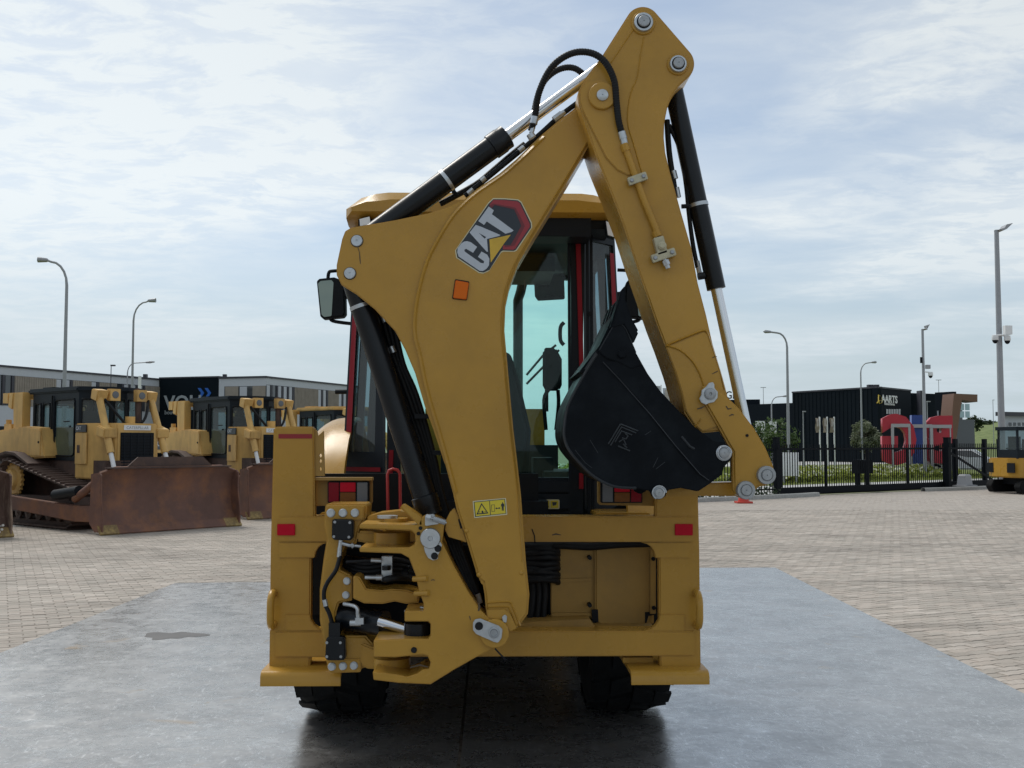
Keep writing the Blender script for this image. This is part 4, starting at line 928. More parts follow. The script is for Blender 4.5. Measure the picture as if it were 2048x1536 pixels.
# warning sticker on the boom foot
def E(pts): return [(920 + x / 9.31, 980 + y / 9.31) for x, y in pts]
def flat(name, pts, k, mat, parent, Y=YB - 0.0005, conv=E, holes=None, r=0):
    pts = conv(pts); pts = rnd(pts, r) if r else pts
    q = px2(pts, Y); bm = bmesh.new(); y = Y - 0.0009 * k
    loops = [q] + [px2(conv(h), Y) for h in (holes or [])]; vs = [bm.verts.new((p[0], y, p[1])) for L in loops for p in L]
    if holes:
        for t in tessellate_polygon([[Vector((p[0], p[1], 0)) for p in L] for L in loops]): bm.faces.new([vs[i] for i in t])
    else: bm.faces.new(vs)
    o = fin(name, bm, mat, parent)
    if o.data.polygons[0].normal.y > 0: o.data.flip_normals()
    return o
st = flat('warning_sticker', [(235, 205), (855, 148), (882, 460), (265, 522)], 0.5, DEC_CRM, boom, r=1.5)
flat('sticker_field', [(255, 222), (836, 165), (862, 440), (280, 502)], 1, DEC_BLK, st)
flat('sticker_field', [(270, 232), (545, 205), (560, 460), (295, 486)], 1.6, STK_Y, st)
flat('sticker_field', [(558, 203), (826, 176), (850, 432), (574, 460)], 1.6, STK_Y, st)
flat('symbol_triangle', [(400, 240), (530, 435), (305, 458)], 2.2, DEC_BLK, st, holes=[[(402, 275), (500, 418), (335, 436)]])
flat('symbol_arrow', [(345, 410), (375, 398), (375, 418)], 2.2, DEC_BLK, st); flat('symbol_arrow', [(487, 403), (458, 393), (458, 415)], 2.2, DEC_BLK, st)
flat('symbol_mark', [(405, 385), (428, 383), (440, 420), (415, 430), (398, 412)], 2.2, DEC_BLK, st)
flat('symbol_block', [(580, 275), (645, 270), (650, 400), (590, 405)], 2.2, DEC_BLK, st, holes=[[(588, 283), (638, 278), (642, 393), (597, 397)]])
flat('symbol_arrow', [(655, 342), (688, 322), (688, 334), (722, 332), (722, 318), (755, 336), (722, 358), (722, 345), (688, 348), (688, 362)], 2.2, DEC_BLK, st)
flat('symbol_person', [(783, 232), (795, 226), (803, 236), (800, 250), (822, 258), (828, 310), (820, 312), (812, 285), (816, 384), (802, 386), (798, 330), (793, 386), (778, 386), (778, 285), (768, 312), (760, 308), (768, 260), (786, 250)], 2.2, DEC_BLK, st)
flat('sticker_field', [(1085, 1001), (1099, 1001), (1099, 1016), (1085, 1016)], 0, STK_Y, stk, Y=YC - 0.0535, conv=lambda q_: q_)
flat('sticker_field', [(1101, 1001), (1117, 1001), (1117, 1016), (1101, 1016)], 0, STK_Y, stk, Y=YC - 0.0535, conv=lambda q_: q_)
flat('symbol_triangle', [(1092, 1003), (1098, 1014), (1086, 1014)], 1, DEC_BLK, stk, Y=YC - 0.0535, conv=lambda q_: q_, holes=[[(1092, 1006), (1096, 1013), (1088, 1013)]])
flat('symbol_mark', [(1104, 1004), (1114, 1004), (1112, 1010), (1106, 1012)], 1, DEC_BLK, stk, Y=YC - 0.0535, conv=lambda q_: q_)

# ------------------------------------------------------------------ stick
YT = 4.93
arc = lambda cx, cy, r_, a0, a1, n_: [(cx + r_ * math.cos(R(a0 + (a1 - a0) * k / n_)), cy - r_ * math.sin(R(a0 + (a1 - a0) * k / n_))) for k in range(n_ + 1)]
ST = arc(1286, 47, 34.5, 145, 40, 14) + arc(1352, 127, 37, 40, -50, 12) + [(1358, 172), (1344, 192), (1335, 215), (1329, 245), (1328, 275), (1331, 305), (1340, 343), (1351, 382), (1363, 426), (1383, 495), (1396, 566), (1413, 631), (1426, 689), (1440, 735), (1455, 790), (1460, 830), (1448, 862), (1405, 866), (1390, 857), (1370, 827), (1363, 790), (1350, 746), (1331, 692), (1314, 648), (1295, 593), (1270, 522), (1246, 448), (1222, 385), (1207, 349), (1192, 312), (1180, 276), (1163, 226), (1157, 206), (1157, 182), (1167, 161), (1204, 112)]
stick = plate('stick', ST, YT, 0.34, YEL, BH, bev=0.008, seg=3)
plate('pivot_doubler', [(1160, 182), (1170, 164), (1200, 158), (1230, 168), (1238, 195), (1238, 235), (1246, 275), (1266, 348), (1258, 351), (1235, 340), (1212, 315), (1197, 285), (1182, 255), (1166, 222), (1160, 205)], YT - 0.010, 0.010, YEL, stick, bev=0.004)
plate('foot_doubler', [(1332, 694), (1408, 663), (1416, 668), (1440, 740), (1450, 790), (1446, 850), (1405, 863), (1391, 852), (1372, 822), (1365, 790), (1352, 746)], YT - 0.008, 0.010, YEL, stick, r=3, bev=0.004)
strip_along('weld_bead', [(1266, 60), (1240, 98), (1222, 125)], 2.2, YT - 0.005, 0.007, YEL, stick)
strip_along('weld_bead', [(1288, 74), (1281, 110), (1274, 155), (1262, 185), (1255, 240), (1268, 290), (1284, 345)], 2.2, YT - 0.005, 0.007, YEL, stick)
strip_along('weld_bead', [(1333, 691), (1360, 700), (1385, 722), (1400, 748), (1408, 772)], 3.0, YT - 0.016, 0.012, YEL, stick)
strip_along('weld_bead', [(1334, 690), (1372, 674), (1406, 661), (1415, 666), (1424, 692), (1440, 742), (1450, 778)], 2.4, YT - 0.013, 0.011, YEL, stick)
strip_along('weld_bead', [(1385, 862), (1392, 852), (1402, 838)], 2.0, YT - 0.014, 0.010, YEL, stick)
def pinset(px, py, ro, ri, parent, Y=YT, collar=True):
    c = P(px, py, Y)
    if collar: lathe('pin_collar', c, (0, -1, 0), [(-0.01, ro * 1.25), (0.006, ro * 1.25), (0.010, ro * 1.18)], YEL, parent, 32)
    lathe('pin_washer', c, (0, -1, 0), [(0, ro), (0.020, ro), (0.024, ro * 0.95), (0.024, ri * 1.1), (0.02, ri * 1.1)], ZINC, parent, 36, False)
    lathe('snap_ring', c, (0, -1, 0), [(0.0, ri * 1.22), (0.0255, ri * 1.22), (0.0255, ri)], PLA, parent, 28)
    lathe('pin', c, (0, -1, 0), [(0, ri), (0.034, ri), (0.037, ri * .9), (0.037, ri * .12), (0.034, ri * .10), (0.034, 0.001)], GREYP, parent, 28)
pinset(1286, 47, 0.045, 0.027, stick); pinset(1355, 130, 0.040, 0.025, stick)
c = P(1204, 193, YT - 0.010); lathe('pivot_boss', c, (0, -1, 0), [(-0.01, 0.064), (0.014, 0.064), (0.018, 0.060)], YEL, stick, 36)
lathe('pivot_pin', c + Vector((0, -.014, 0)), (0, -1, 0), [(0, 0.030), (0.003, 0.030), (0.0035, 0.027), (0.012, 0.027), (0.014, 0.024), (0.014, 0.003), (0.011, 0.001)], ZINC, stick, 32)
# stick hydraulics: steel line with clamps and valve
tube('steel_line', pxpath([(1249, 290), (1252, 300), (1270, 350), (1290, 405), (1308, 448), (1316, 470)], YT - 0.022), 0.015, YEL, stick, 10, sm=4)
cyl('line_nut', P(1248, 288, YT - .022), P(1253, 302, YT - .022), 0.019, YEL, stick, seg=8); cyl('line_nut', P(1311, 462, YT - .022), P(1316, 473, YT - .022), 0.02, YEL, stick, seg=8)
def clampbar(a, b, w, Y, mat, parent):
    a, b = Vector((a[0], a[1])), Vector((b[0], b[1])); d = (b - a).normalized(); n = Vector((-d.y, d.x)) * w
    o = plate('line_clamp', [tuple(a + n), tuple(b + n), tuple(b - n), tuple(a - n)], Y - 0.045, 0.03, mat, parent, r=3, bev=0.002)
    for q_ in (a + d * 7, b - d * 7): hexbolt(q_.x, q_.y, Y - 0.045, 0.008, o, GREYP)
clampbar((1257, 363), (1294, 350), 8, YT, ZINY, stick)
plate('lock_valve', [(1307, 476), (1327, 471), (1336, 505), (1316, 511)], YT - 0.045, 0.045, ZINY, stick, r=2, bev=0.003)
lathe('valve_cap', P(1324, 492, YT - .045), (0, -1, 0), [(0, 0.019), (0.012, 0.019), (0.014, 0.013), (0.018, 0.012), (0.018, 0.001)], ZINY, stick, 20)
clampbar((1304, 518), (1351, 502), 8, YT, ZINY, stick)
for a_, b_, r_ in (((1328, 514), (1330, 523), .010), ((1330, 521), (1334, 530), .017), ((1333, 529), (1336, 537), .012)): cyl('valve_fitting', P(a_[0], a_[1], YT - .03), P(b_[0], b_[1], YT - .03), r_, ZINC, stick, seg=6)

# ------------------------------------------------------------------ cylinders
YCY = YT + 0.175
def dn(px, py, Y, Yd): v = P(px, py, Y); return Vector((v.x, Yd, v.z))
def hyd(name, p0, p1, frac, rb, rr_, rod_mat=CHR, gland=True):
    p0, p1 = Vector(p0), Vector(p1); d = (p1 - p0).normalized(); L = (p1 - p0).length
    b_ = cyl(name, p0 - d * 0.03, p0 + d * L * frac, rb, BLK, BH, seg=32)
    if gland: lathe('gland', p0 + d * (L * frac - 0.09), d, [(0, rb * 1.02), (0.004, rb * 1.12), (0.06, rb * 1.12), (0.066, rb * 1.06), (0.095, rb * 1.06), (0.1, rb * .8)], BLK, b_, 32)
    cyl('rod', p0 + d * L * frac, p1, rr_, rod_mat, b_, seg=28)
    return b_
YCY = YB + 0.112
sc0, sc1 = dn(714, 482, YB + .018, YCY), dn(1286, 47, YT, YCY)
fr = (P(1012, 268, YCY).x - sc0.x) / (sc1.x - sc0.x)
scy = hyd('stick_cylinder', sc0, sc1, fr, 0.056, 0.030)
dS = (sc1 - sc0).normalized()
def band(p, d, r, mat, parent, w=0.018): lathe('clamp_band', p - d * w / 2, d, [(0, r), (0, r * 1.05), (w, r * 1.05), (w, r)], mat, parent, 32, False)
pb = sc0 + dS * ((P(893, 352, YCY).x - sc0.x) / dS.x); band(pb, dS, 0.057, ZINC, scy)
cyl('clamp_bolt', pb + Vector((0.035, -0.03, -0.06)), pb + Vector((0.05, -0.01, -0.075)), 0.011, PLA, scy, seg=8)
bc0, bc1 = dn(700, 547, YB + .018, YB + 0.13), P(868, 1052, YB + 0.13)
bcy = hyd('boom_cylinder', bc0, bc1, 0.95, 0.058, 0.03)
dB = (bc1 - bc0).normalized(); band(bc0 + dB * 0.15, dB, 0.059, ZINC, bcy)
YCY = YT + 0.175
kc0, kc1 = dn(1355, 130, YT, YCY), dn(1531, 950, YT - 0.0, YCY)
fr = (kc0.z - P(1438, 578, YCY).z) / (kc0.z - kc1.z)
kcy = hyd('bucket_cylinder', kc0, kc1, fr, 0.045, 0.027, gland=False)
dK = (kc1 - kc0).normalized(); pk = kc0 + dK * ((kc0.z - P(1396, 410, YCY).z) / -dK.z * 1.0); band(pk, dK, 0.046, ZINC, kcy)
cyl('band_lug', pk + Vector((-0.05, -0.02, -0.01)), pk + Vector((-0.085, -0.02, -0.012)), 0.011, PLA, kcy, seg=8)
tube('hose', pxpath([(1338, 250), (1360, 300), (1372, 370), (1378, 430), (1386, 490), (1395, 535)], YCY), 0.011, HOSE, kcy, 8, sm=5)
tube('hose', pxpath([(1334, 240), (1338, 300), (1345, 350), (1352, 395)], YCY), 0.014, HOSE, kcy, 8, sm=5)
cyl('hose_ferrule', P(1346, 342, YCY), P(1350, 358, YCY), .016, ZINC, kcy, seg=10); cyl('hose_ferrule', P(1353, 375, YCY), P(1357, 395, YCY), .013, ZINC, kcy, seg=10)
cyl('hose_fitting', P(1394, 522, YCY), P(1399, 546, YCY), .012, ZINC, kcy, seg=8); cyl('port', P(1396, 553, YCY), P(1425, 548, YCY), 0.018, BLK, kcy, seg=12)
# ------------------------------------------------------------------ hoses over the boom joint
YH = 5.0
hose_ribbed('hose', pxpath([(1062, 262, YH + .06), (1070, 232, YH + .03), (1078, 185, YH - .02), (1103, 135, YH - .06), (1140, 108, YH - .09), (1178, 105, YH - .1), (1208, 122, YH - .11), (1228, 160, YH - .11), (1233, 205, YH - .1), (1237, 240, YH - .1), (1244, 268, YH - .09)], YH), 0.0165, HOSE, BH)
hose_ribbed('hose', pxpath([(1068, 225, YH + .22), (1076, 190, YH + .22), (1092, 158, YH + .22), (1120, 138, YH + .22), (1150, 137, YH + .22), (1180, 160, YH + .22)], YH), 0.016, HOSE, BH)
for a_, b_, r_, Y in (((1243, 264), (1247, 278), .019, YH - .09), ((1247, 278), (1250, 290), .017, YH - .09), ((1070, 234), (1067, 248), .019, YH + .03), ((1067, 247), (1063, 266), .012, YH + .05), ((1060, 268), (1065, 276), .02, YH + .05)):
    cyl('hose_fitting', P(a_[0], a_[1], Y), P(b_[0], b_[1], Y), r_, ZINC, BH, seg=10)
tube('hose', pxpath([(1156, 205), (1120, 232), (1085, 264), (1045, 298), (1000, 335), (955, 372), (930, 392)], YB + 0.10), 0.013, HOSE, BH, 8, sm=4)
tube('hose', pxpath([(1050, 288), (1020, 312), (985, 342), (950, 370), (880, 408)], YB + 0.16), 0.015, HOSE, BH, 8, sm=4)
for a_, b_, r_ in (((1108, 240), (1124, 228), .018), ((1124, 228), (1129, 224), .013), ((1038, 302), (1048, 294), .013), ((962, 362), (970, 355), .013), ((936, 388), (946, 379), .013)):
    cyl('hose_fitting', P(a_[0], a_[1], YB + .08), P(b_[0], b_[1], YB + .08), r_, ZINC, BH, seg=8)
# hoses between boom cylinder and boom, running down to the kingpost
for k, (o_, r_) in enumerate(((0, .013), (14, .014), (26, .012), (38, .014))):
    tube('hose', pxpath([(752 + o_, 622 + o_ * .9, 5.2), (772 + o_ * .9, 690 + o_, 5.22), (806 + o_ * .7, 790, 5.22), (846 + o_ * .5, 900, 5.22), (872 + o_ * .4, 1000, 5.22), (900 + o_ * .5, 1090, 5.2), (945 + o_ * .3, 1190, 5.18), (962, 1222, 5.2)], 5.2), r_, HOSE, BH, 8, sm=5)
for px, py in ((783, 693), (766, 632)): cyl('hose_ferrule', P(px, py, 5.19), P(px + 5, py + 12, 5.19), .015, ZINC, BH, seg=10)
for px, py in ((843, 832), (880, 905)): pxbox('hose_clip', px - 14, py - 4, px + 14, py + 5, 5.17, 0.05, PLA, BH, 0.004)
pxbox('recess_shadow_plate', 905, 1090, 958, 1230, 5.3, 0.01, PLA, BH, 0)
cyl('hose_fitting', P(955, 1188, 5.14), P(961, 1206, 5.14), .013, ZINC, BH, seg=8)
tube('cable_tie', pxpath([(990, 1297), (1000, 1308), (1012, 1320)], YS - .02), 0.004, PLA, BH, 5)

# ------------------------------------------------------------------ bucket link
YL = YT - 0.03
LK = [(1403, 776), (1412, 768), (1428, 770), (1444, 784), (1478, 816), (1507, 854), (1531, 895), (1546, 930), (1550, 948), (1546, 962), (1534, 970), (1516, 974), (1508, 984), (1503, 994), (1490, 999), (1474, 993), (1467, 978), (1466, 940), (1466, 904), (1455, 886), (1438, 855), (1419, 822), (1403, 796)]
lk = plate('bucket_link', LK, YL, 0.05, YEL, BH, bev=0.010, seg=3)
plate('bucket_link', LK, YT + 0.32, 0.05, YEL, BH, bev=0.006)
def ring(px, py, r, Y, parent):
    c = P(px, py, Y); lathe('pin_washer', c, (0, -1, 0), [(-.01, r), (0.022, r), (0.026, r * .95), (0.026, r * .66), (0.022, r * .64), (0.022, r * .60), (0.030, r * .58), (0.033, r * .52), (0.033, .003), (.03, .001)], GREYP, parent, 36)
ring(1531, 950, 0.042, YL, lk); ring(1490, 980, 0.042, YL, lk)
kpl = plate('pin_keeper', [(1399, 797), (1403, 790), (1404, 780), (1412, 774), (1418, 766), (1426, 764), (1429, 769), (1429, 776), (1436, 784), (1435, 796), (1428, 804), (1418, 806), (1412, 809), (1403, 805)], YL - 0.012, 0.012, ZINC, lk, r=3, bev=0.003)
lathe('pin', P(1420, 788, YL - .012), (0, -1, 0), [(0, .028), (.004, .028), (.004, .024), (.010, .024), (.012, .02), (.012, .008), (.005, .007), (.005, .001)], GREYP, lk, 24)
c = P(1494, 871, YL); cyl('grease_hole', c, c + Vector((0, -.004, 0)), 0.007, RUST0 if 'RUST0' in globals() else PLA, lk, seg=10)
plate('rear_link', [(1322, 978), (1395, 966), (1480, 964), (1490, 976), (1484, 992), (1395, 992), (1330, 994)], YT + 0.10, 0.14, YEL, BH, bev=0.008)

# ------------------------------------------------------------------ bucket
YU, UW = 4.80, 0.60
SIDE = [(1238, 643), (1252, 658), (1273, 707), (1296, 748), (1320, 781), (1358, 822), (1390, 854), (1428, 883), (1449, 885), (1461, 895), (1465, 908), (1460, 922), (1449, 933), (1443, 950), (1419, 968), (1396, 983), (1361, 976), (1336, 980), (1330, 994), (1317, 1000), (1305, 994), (1300, 982), (1273, 977), (1229, 974), (1191, 956), (1162, 930), (1138, 901), (1128, 874), (1129, 845), (1135, 813), (1150, 781), (1173, 740), (1194, 707)]
bk = plate('bucket', SIDE, YU, 0.025, BUCK, BH, bev=0.004)
plate('far_side', [(p[0], p[1]) for p in SIDE], YU, 0.025, BUCK, bk, bev=0.002).data.transform(Matrix.Translation((0, UW - 0.025, 0)))
shell = [(1300, 982), (1273, 977), (1229, 974), (1191, 956), (1162, 930), (1138, 901), (1128, 874), (1129, 845), (1135, 813), (1150, 781), (1173, 740), (1194, 707), (1232, 640)]
sh = px2([tuple(v[:2]) for v in smoothpts([(p[0], p[1], 0) for p in shell], 4)], YU)
bm = bmesh.new(); A = [bm.verts.new((p[0], YU + .003, p[1])) for p in sh]; B = [bm.verts.new((p[0], YU + UW - .003, p[1])) for p in sh]
for i in range(len(A) - 1): bm.faces.new((A[i], A[i + 1], B[i + 1], B[i]))
bmesh.ops.recalc_face_normals(bm, faces=bm.faces)
bmesh.ops.solidify(bm, geom=bm.faces[:], thickness=0.018); fin('shell', bm, BUCK, bk, smooth=40)
back = px2([(1443, 950), (1419, 968), (1396, 983), (1361, 976), (1300, 982)], YU)
bm = bmesh.new(); A = [bm.verts.new((p[0], YU + .02, p[1])) for p in back]; B = [bm.verts.new((p[0], YU + UW - .02, p[1])) for p in back]
for i in range(len(A) - 1): bm.faces.new((A[i], A[i + 1], B[i + 1], B[i]))
fin('back_plate', bm, BUCK, bk)
plate('side_cutter', [(1197, 702), (1226, 652), (1238, 641), (1250, 656), (1273, 707), (1285, 730), (1262, 738), (1240, 726), (1212, 716)], YU - 0.014, 0.014, BUCK, bk, bev=0.004)
plate('side_stiffener', [(1268, 716), (1288, 740), (1316, 778), (1356, 822), (1388, 855), (1430, 884), (1448, 920), (1440, 946), (1420, 962), (1398, 950), (1340, 880), (1282, 805), (1205, 722), (1232, 722)], YU - 0.008, 0.008, BUCK, bk, r=4, bev=0.003)
strip_along('shell_edge', shell[1:12], 3.0, YU - 0.008, 0.010, BUCKW, bk, 1)
hexbolt(1243, 708, YU - 0.014, 0.018, bk, BUCK)
for dy in (-0.02, 0.10, 0.25, 0.40, 0.54):
    tp = [(1218, 660), (1236, 600), (1240, 583), (1250, 571), (1250, 600), (1264, 640), (1277, 664), (1266, 688), (1246, 652)] if dy < 0 else [(1222, 652), (1238, 602), (1243, 588), (1252, 584), (1252, 606), (1246, 652)]
    th = plate('tooth', tp, YU, 0.07, BUCK, bk, bev=0.008); th.data.transform(Matrix.Translation((0, dy, 0)))
bm = bmesh.new(); lip = px2([(1160, 742), (1200, 690), (1228, 630), (1240, 612), (1246, 616), (1236, 640), (1208, 696), (1170, 748)], YU); prism_bm(bm, lip, YU + .02, YU + UW); fin('cutting_edge', bm, BUCK, bk)
# cast letters on the bucket side: bracketed logo of raised beads
def bead(pts, w=0.004): return tube('cast_mark', pxpath(pts, YU - 0.002), w, BUCKW, bk, 6)
for pts in ([(1217, 888), (1241, 848)], [(1241, 848), (1276, 862)], [(1221, 891), (1243, 854), (1272, 866)], [(1230, 884), (1243, 862), (1264, 870)], [(1250, 866), (1256, 872), (1252, 878), (1244, 876)], [(1238, 884), (1247, 878), (1252, 890)], [(1236, 892), (1260, 902)], [(1246, 888), (1254, 896)]): bead(pts)
tube('cast_mark', pxpath([(1363, 873), (1380, 893), (1389, 898)], YU - .010), 0.006, BUCKW, bk, 6)
for pts in ([(1199, 700), (1226, 653), (1238, 642), (1252, 658), (1272, 705)], [(1206, 724), (1240, 760), (1300, 828), (1350, 890), (1400, 948), (1418, 961)], [(1170, 738), (1192, 704)]):
    tube('worn_edge', pxpath(pts, YU - .012), 0.0022, BUCKW, bk, 5)
for pts in ([(1306, 935), (1316, 915)], [(1312, 938), (1330, 924)], [(1180, 880), (1196, 906)], [(1150, 900), (1170, 925), (1184, 936)], [(1290, 870), (1302, 862)]):
    tube('scratch', pxpath(pts, YU + .0008), 0.0016, BUCKW, bk, 5)
SCUFF = pbr('grease_scuff', (0.06, 0.04, 0.02), 0.6)
def scuff(pts, w, Y, parent):
    pts = [Vector((p[0], p[1], 0)) for p in pts]; n_ = len(pts); A_ = []; B_ = []
    for i, p in enumerate(pts):
        d = (pts[min(i + 1, n_ - 1)] - pts[max(i - 1, 0)]).normalized(); ww = w * (0.25 + math.sin(math.pi * (i + .5) / n_)) * random.uniform(.7, 1.2)
        A_.append((p.x - d.y * ww, p.y + d.x * ww)); B_.append((p.x + d.y * ww, p.y - d.x * ww))
    return flat('scuff_mark', A_ + B_[::-1], 0, SCUFF, parent, Y=Y, conv=lambda q_: q_)
for pts, w, Y, par in (([(715, 492), (719, 505), (720, 518), (721, 528)], .9, YB + .0172, boom), ([(1104, 1070), (1112, 1068), (1122, 1070)], 1.2, YF - .0008, cross_u),
                       ([(1452, 812), (1456, 818), (1463, 817)], 1.3, YL - .0008, lk), ([(1458, 832), (1464, 829), (1468, 830)], 1.1, YL - .0008, lk), ([(1394, 818), (1402, 816), (1410, 812)], 1.3, YL - .0008, lk),
                       ([(957, 1205), (959, 1214), (957, 1222)], 1.8, YS - .0008, swf), ([(862, 1161), (866, 1159), (870, 1161)], .9, YS - .0008, swf), ([(939, 1232), (941, 1240)], 1.1, YS - .0008, swf), ([(820, 1335), (840, 1330), (856, 1334)], 2.0, YS - .0008, swf),
                       ([(1424, 716), (1430, 713), (1434, 713)], .9, YT - .0088, stick), ([(1424, 748), (1430, 745), (1436, 742)], .9, YT - .0088, stick), ([(1050, 560), (1049, 580)], .6, YB - .0008, boom)):
    scuff(pts, w, Y, par)
def clippin(px, py, k_=1.0):
    c = P(px, py, YU - 0.004)
    lathe('pin_disc', c, (0, -1, 0), [(-.002, .035 * k_), (.010, .035 * k_), (.012, .032 * k_)], ZINC, bk, 32)
    lathe('pin', c, (0, -1, 0), [(.0, .024 * k_), (.02, .024 * k_), (.022, .021 * k_), (.022, .003), (.02, .001)], GREYP, bk, 24)
    tube('lynch_ring', [c + Vector((.03 * math.cos(t), -.024, .03 * math.sin(t))) for t in [k * .3 for k in range(15)]], 0.004, ZINC, bk, 6)
clippin(1447, 906); clippin(1317, 985, 0.8)
# ================================================================== bulldozers (built at the origin, nose to +X, then placed)
RUST = pbr('rusty_blade_steel', (0.125, 0.060, 0.044), 0.7, var=0.3, vscale=1.6, dirt=(0.30, 0.12, 0.042), dirt_amt=0.8, dirt_scale=1.3, bump=0.25, bscale=18)
RUSTD = pbr('dark_rusty_steel', (0.06, 0.036, 0.03), 0.75, var=0.3, vscale=3, dirt=(0.13, 0.07, 0.045), dirt_amt=0.5, dirt_scale=4, bump=0.3, bscale=25)
RUSTS = pbr('streaked_rusty_steel', (0.085, 0.048, 0.036), 0.75, var=0.5, vscale=3, dirt=(0.42, 0.31, 0.23), dirt_amt=1.0, dirt_scale=3.2, bump=0.3, bscale=25, streak=True)
EDGE = pbr('worn_end_bit', (0.20, 0.13, 0.05), 0.65, var=0.4, vscale=9, dirt=(0.42, 0.30, 0.10), dirt_amt=0.9, dirt_scale=8, bump=0.3, bscale=30)
DCAB = pbr('dozer_cab_dark', (0.008, 0.013, 0.019), 0.45, var=0.15, spec=.15)
DGLS = glass('dozer_glass', (0.50, 0.66, 0.68), dust=0.14, gloss=0.6)
TRK = pbr('track_steel', (0.085, 0.055, 0.046), 0.7, var=0.35, vscale=8, bump=0.2, bscale=40, dirt=(0.10, 0.06, 0.045), dirt_amt=0.5)
def L_box(name, x0, x1, y0, y1, z0, z1, mat, parent, bev=0.0): return box(name, x0, x1, y0, y1, z0, z1, mat, parent, bev, 2, True)
def L_prism(name, pts, a, b, mat, parent, axis='Y', bev=0.0, ang=40):
    bm = bmesh.new(); prism_bm(bm, pts, a, b, axis)
    if bev: bmesh.ops.recalc_face_normals(bm, faces=bm.faces); bevel_edges(bm, bev, 2, ang)
    return fin(name, bm, mat, parent, smooth=35 if bev else None, local=True)
RX = Matrix.Rotation(math.pi / 2, 3, 'X')
def make_dozer(label, roof_mat=DCAB, single_shoes=False, grp='bulldozers parked in a row'):
    D_ = empty('bulldozer', (0, 0, 0), label, 'bulldozer', grp)
    # blade
    prof = [(3.34, 0.04), (3.22, 0.16), (3.12, 0.36), (3.07, 0.60), (3.07, 0.85), (3.13, 1.08), (3.22, 1.24)]
    bm = bmesh.new(); n = 9; Vv = []
    for k in range(n + 1):
        y = -1.5 + 3.0 * k / n; e = abs(y) / 1.5
        Vv.append([bm.verts.new((x, y, z if e < 0.9 else min(z, 1.14))) for x, z in prof])
    for a, b in zip(Vv, Vv[1:]):
        for i in range(len(prof) - 1): bm.faces.new((a[i], b[i], b[i + 1], a[i + 1]))
    bmesh.ops.recalc_face_normals(bm, faces=bm.faces); bmesh.ops.solidify(bm, geom=bm.faces[:], thickness=0.04)
    blade = fin('blade', bm, RUST, D_, smooth=40, local=True)
    for s in (-1, 1):
        L_prism('end_plate', [(3.36, 0.05), (3.38, 0.3), (3.30, 0.7), (3.30, 1.10), (3.24, 1.15), (2.95, 1.12), (2.92, 0.2), (3.1, 0.05)], s * 1.5, s * 1.535, RUST, blade, 'Y', 0.006)
        L_prism('end_bit', [(3.372, 0.005), (3.385, 0.03), (3.27, 0.18), (3.245, 0.17), (3.33, 0.02)], s * 1.18, s * 1.56, EDGE, blade, 'Y')
    L_prism('cutting_edge', [(3.372, 0.01), (3.38, 0.03), (3.275, 0.17), (3.25, 0.16), (3.34, 0.02)], -1.18, 1.18, RUST, blade, 'Y')
    L_prism('spill_guard', [(-1.0, 1.20), (1.0, 1.20), (0.72, 1.43), (-0.72, 1.43)], 3.17, 3.20, RUSTD, blade, 'X')
    L_box('top_rail', 3.12, 3.27, -1.36, 1.36, 1.215, 1.245, RUSTD, blade, 0.008)
    # push arms and tilt cylinder
    for s in (-1, 1):
        L_prism('push_arm', [(2.98, 0.22), (2.98, 0.52), (2.2, 0.50), (-0.55, 0.62), (-0.75, 0.52), (-0.6, 0.36), (2.2, 0.2)], s * 1.30, s * 1.44, RUST, D_, 'Y', 0.012)
        cyl('tilt_cylinder', (1.35, s * 1.37, 0.68), (2.25, s * 1.37, 0.78), 0.105, PLA, D_, local=True); cyl('tilt_brace', (2.1, s * 1.37, 0.62), (2.98, s * 1.37, 1.02), 0.075, RUST, D_, local=True, seg=12)
    # tracks: high-drive triangle
    W2 = 0.28
    circ = [((-1.45, 0.44), 0.40), ((-0.92, 0.93), 0.40), ((1.50, 0.44), 0.40)]
    def hull():
        pts = []
        for (c, r) in circ:
            for k in range(72): pts.append((c[0] + r * math.cos(k * math.pi / 36), c[1] + r * math.sin(k * math.pi / 36)))
        pts = sorted(set((round(a, 5), round(b, 5)) for a, b in pts))
        def half(P_):
            h = []
            for p in P_:
                while len(h) > 1 and (h[-1][0] - h[-2][0]) * (p[1] - h[-2][1]) - (h[-1][1] - h[-2][1]) * (p[0] - h[-2][0]) <= 0: h.pop()
                h.append(p)
            return h[:-1]
        return half(pts) + half(pts[::-1])
    H = hull(); loop = []; tot = 0; segs = []
    for a, b in zip(H, H[1:] + H[:1]): segs.append((a, b, math.dist(a, b))); tot += segs[-1][2]
    NS = 46; step = tot / NS; d = 0.0; acc = 0.0
    for a, b, l in segs:
        while d < acc + l - 1e-9:
            t = (d - acc) / l; loop.append(((a[0] + (b[0] - a[0]) * t, a[1] + (b[1] - a[1]) * t), math.atan2(b[1] - a[1], b[0] - a[0]))); d += step
        acc += l
    sbm = bmesh.new(); add_box(sbm, -step * .47, step * .47, -W2, W2, -0.0, 0.018); add_box(sbm, -step * .46, -step * .34, -W2, W2, 0.018, 0.065)
    smesh = bpy.data.meshes.new('track_shoe'); sbm.transform(Matrix.Scale(-1, 4, (0, 0, 1))); bmesh.ops.recalc_face_normals(sbm, faces=sbm.faces); sbm.to_mesh(smesh); smesh.materials.append(TRK)
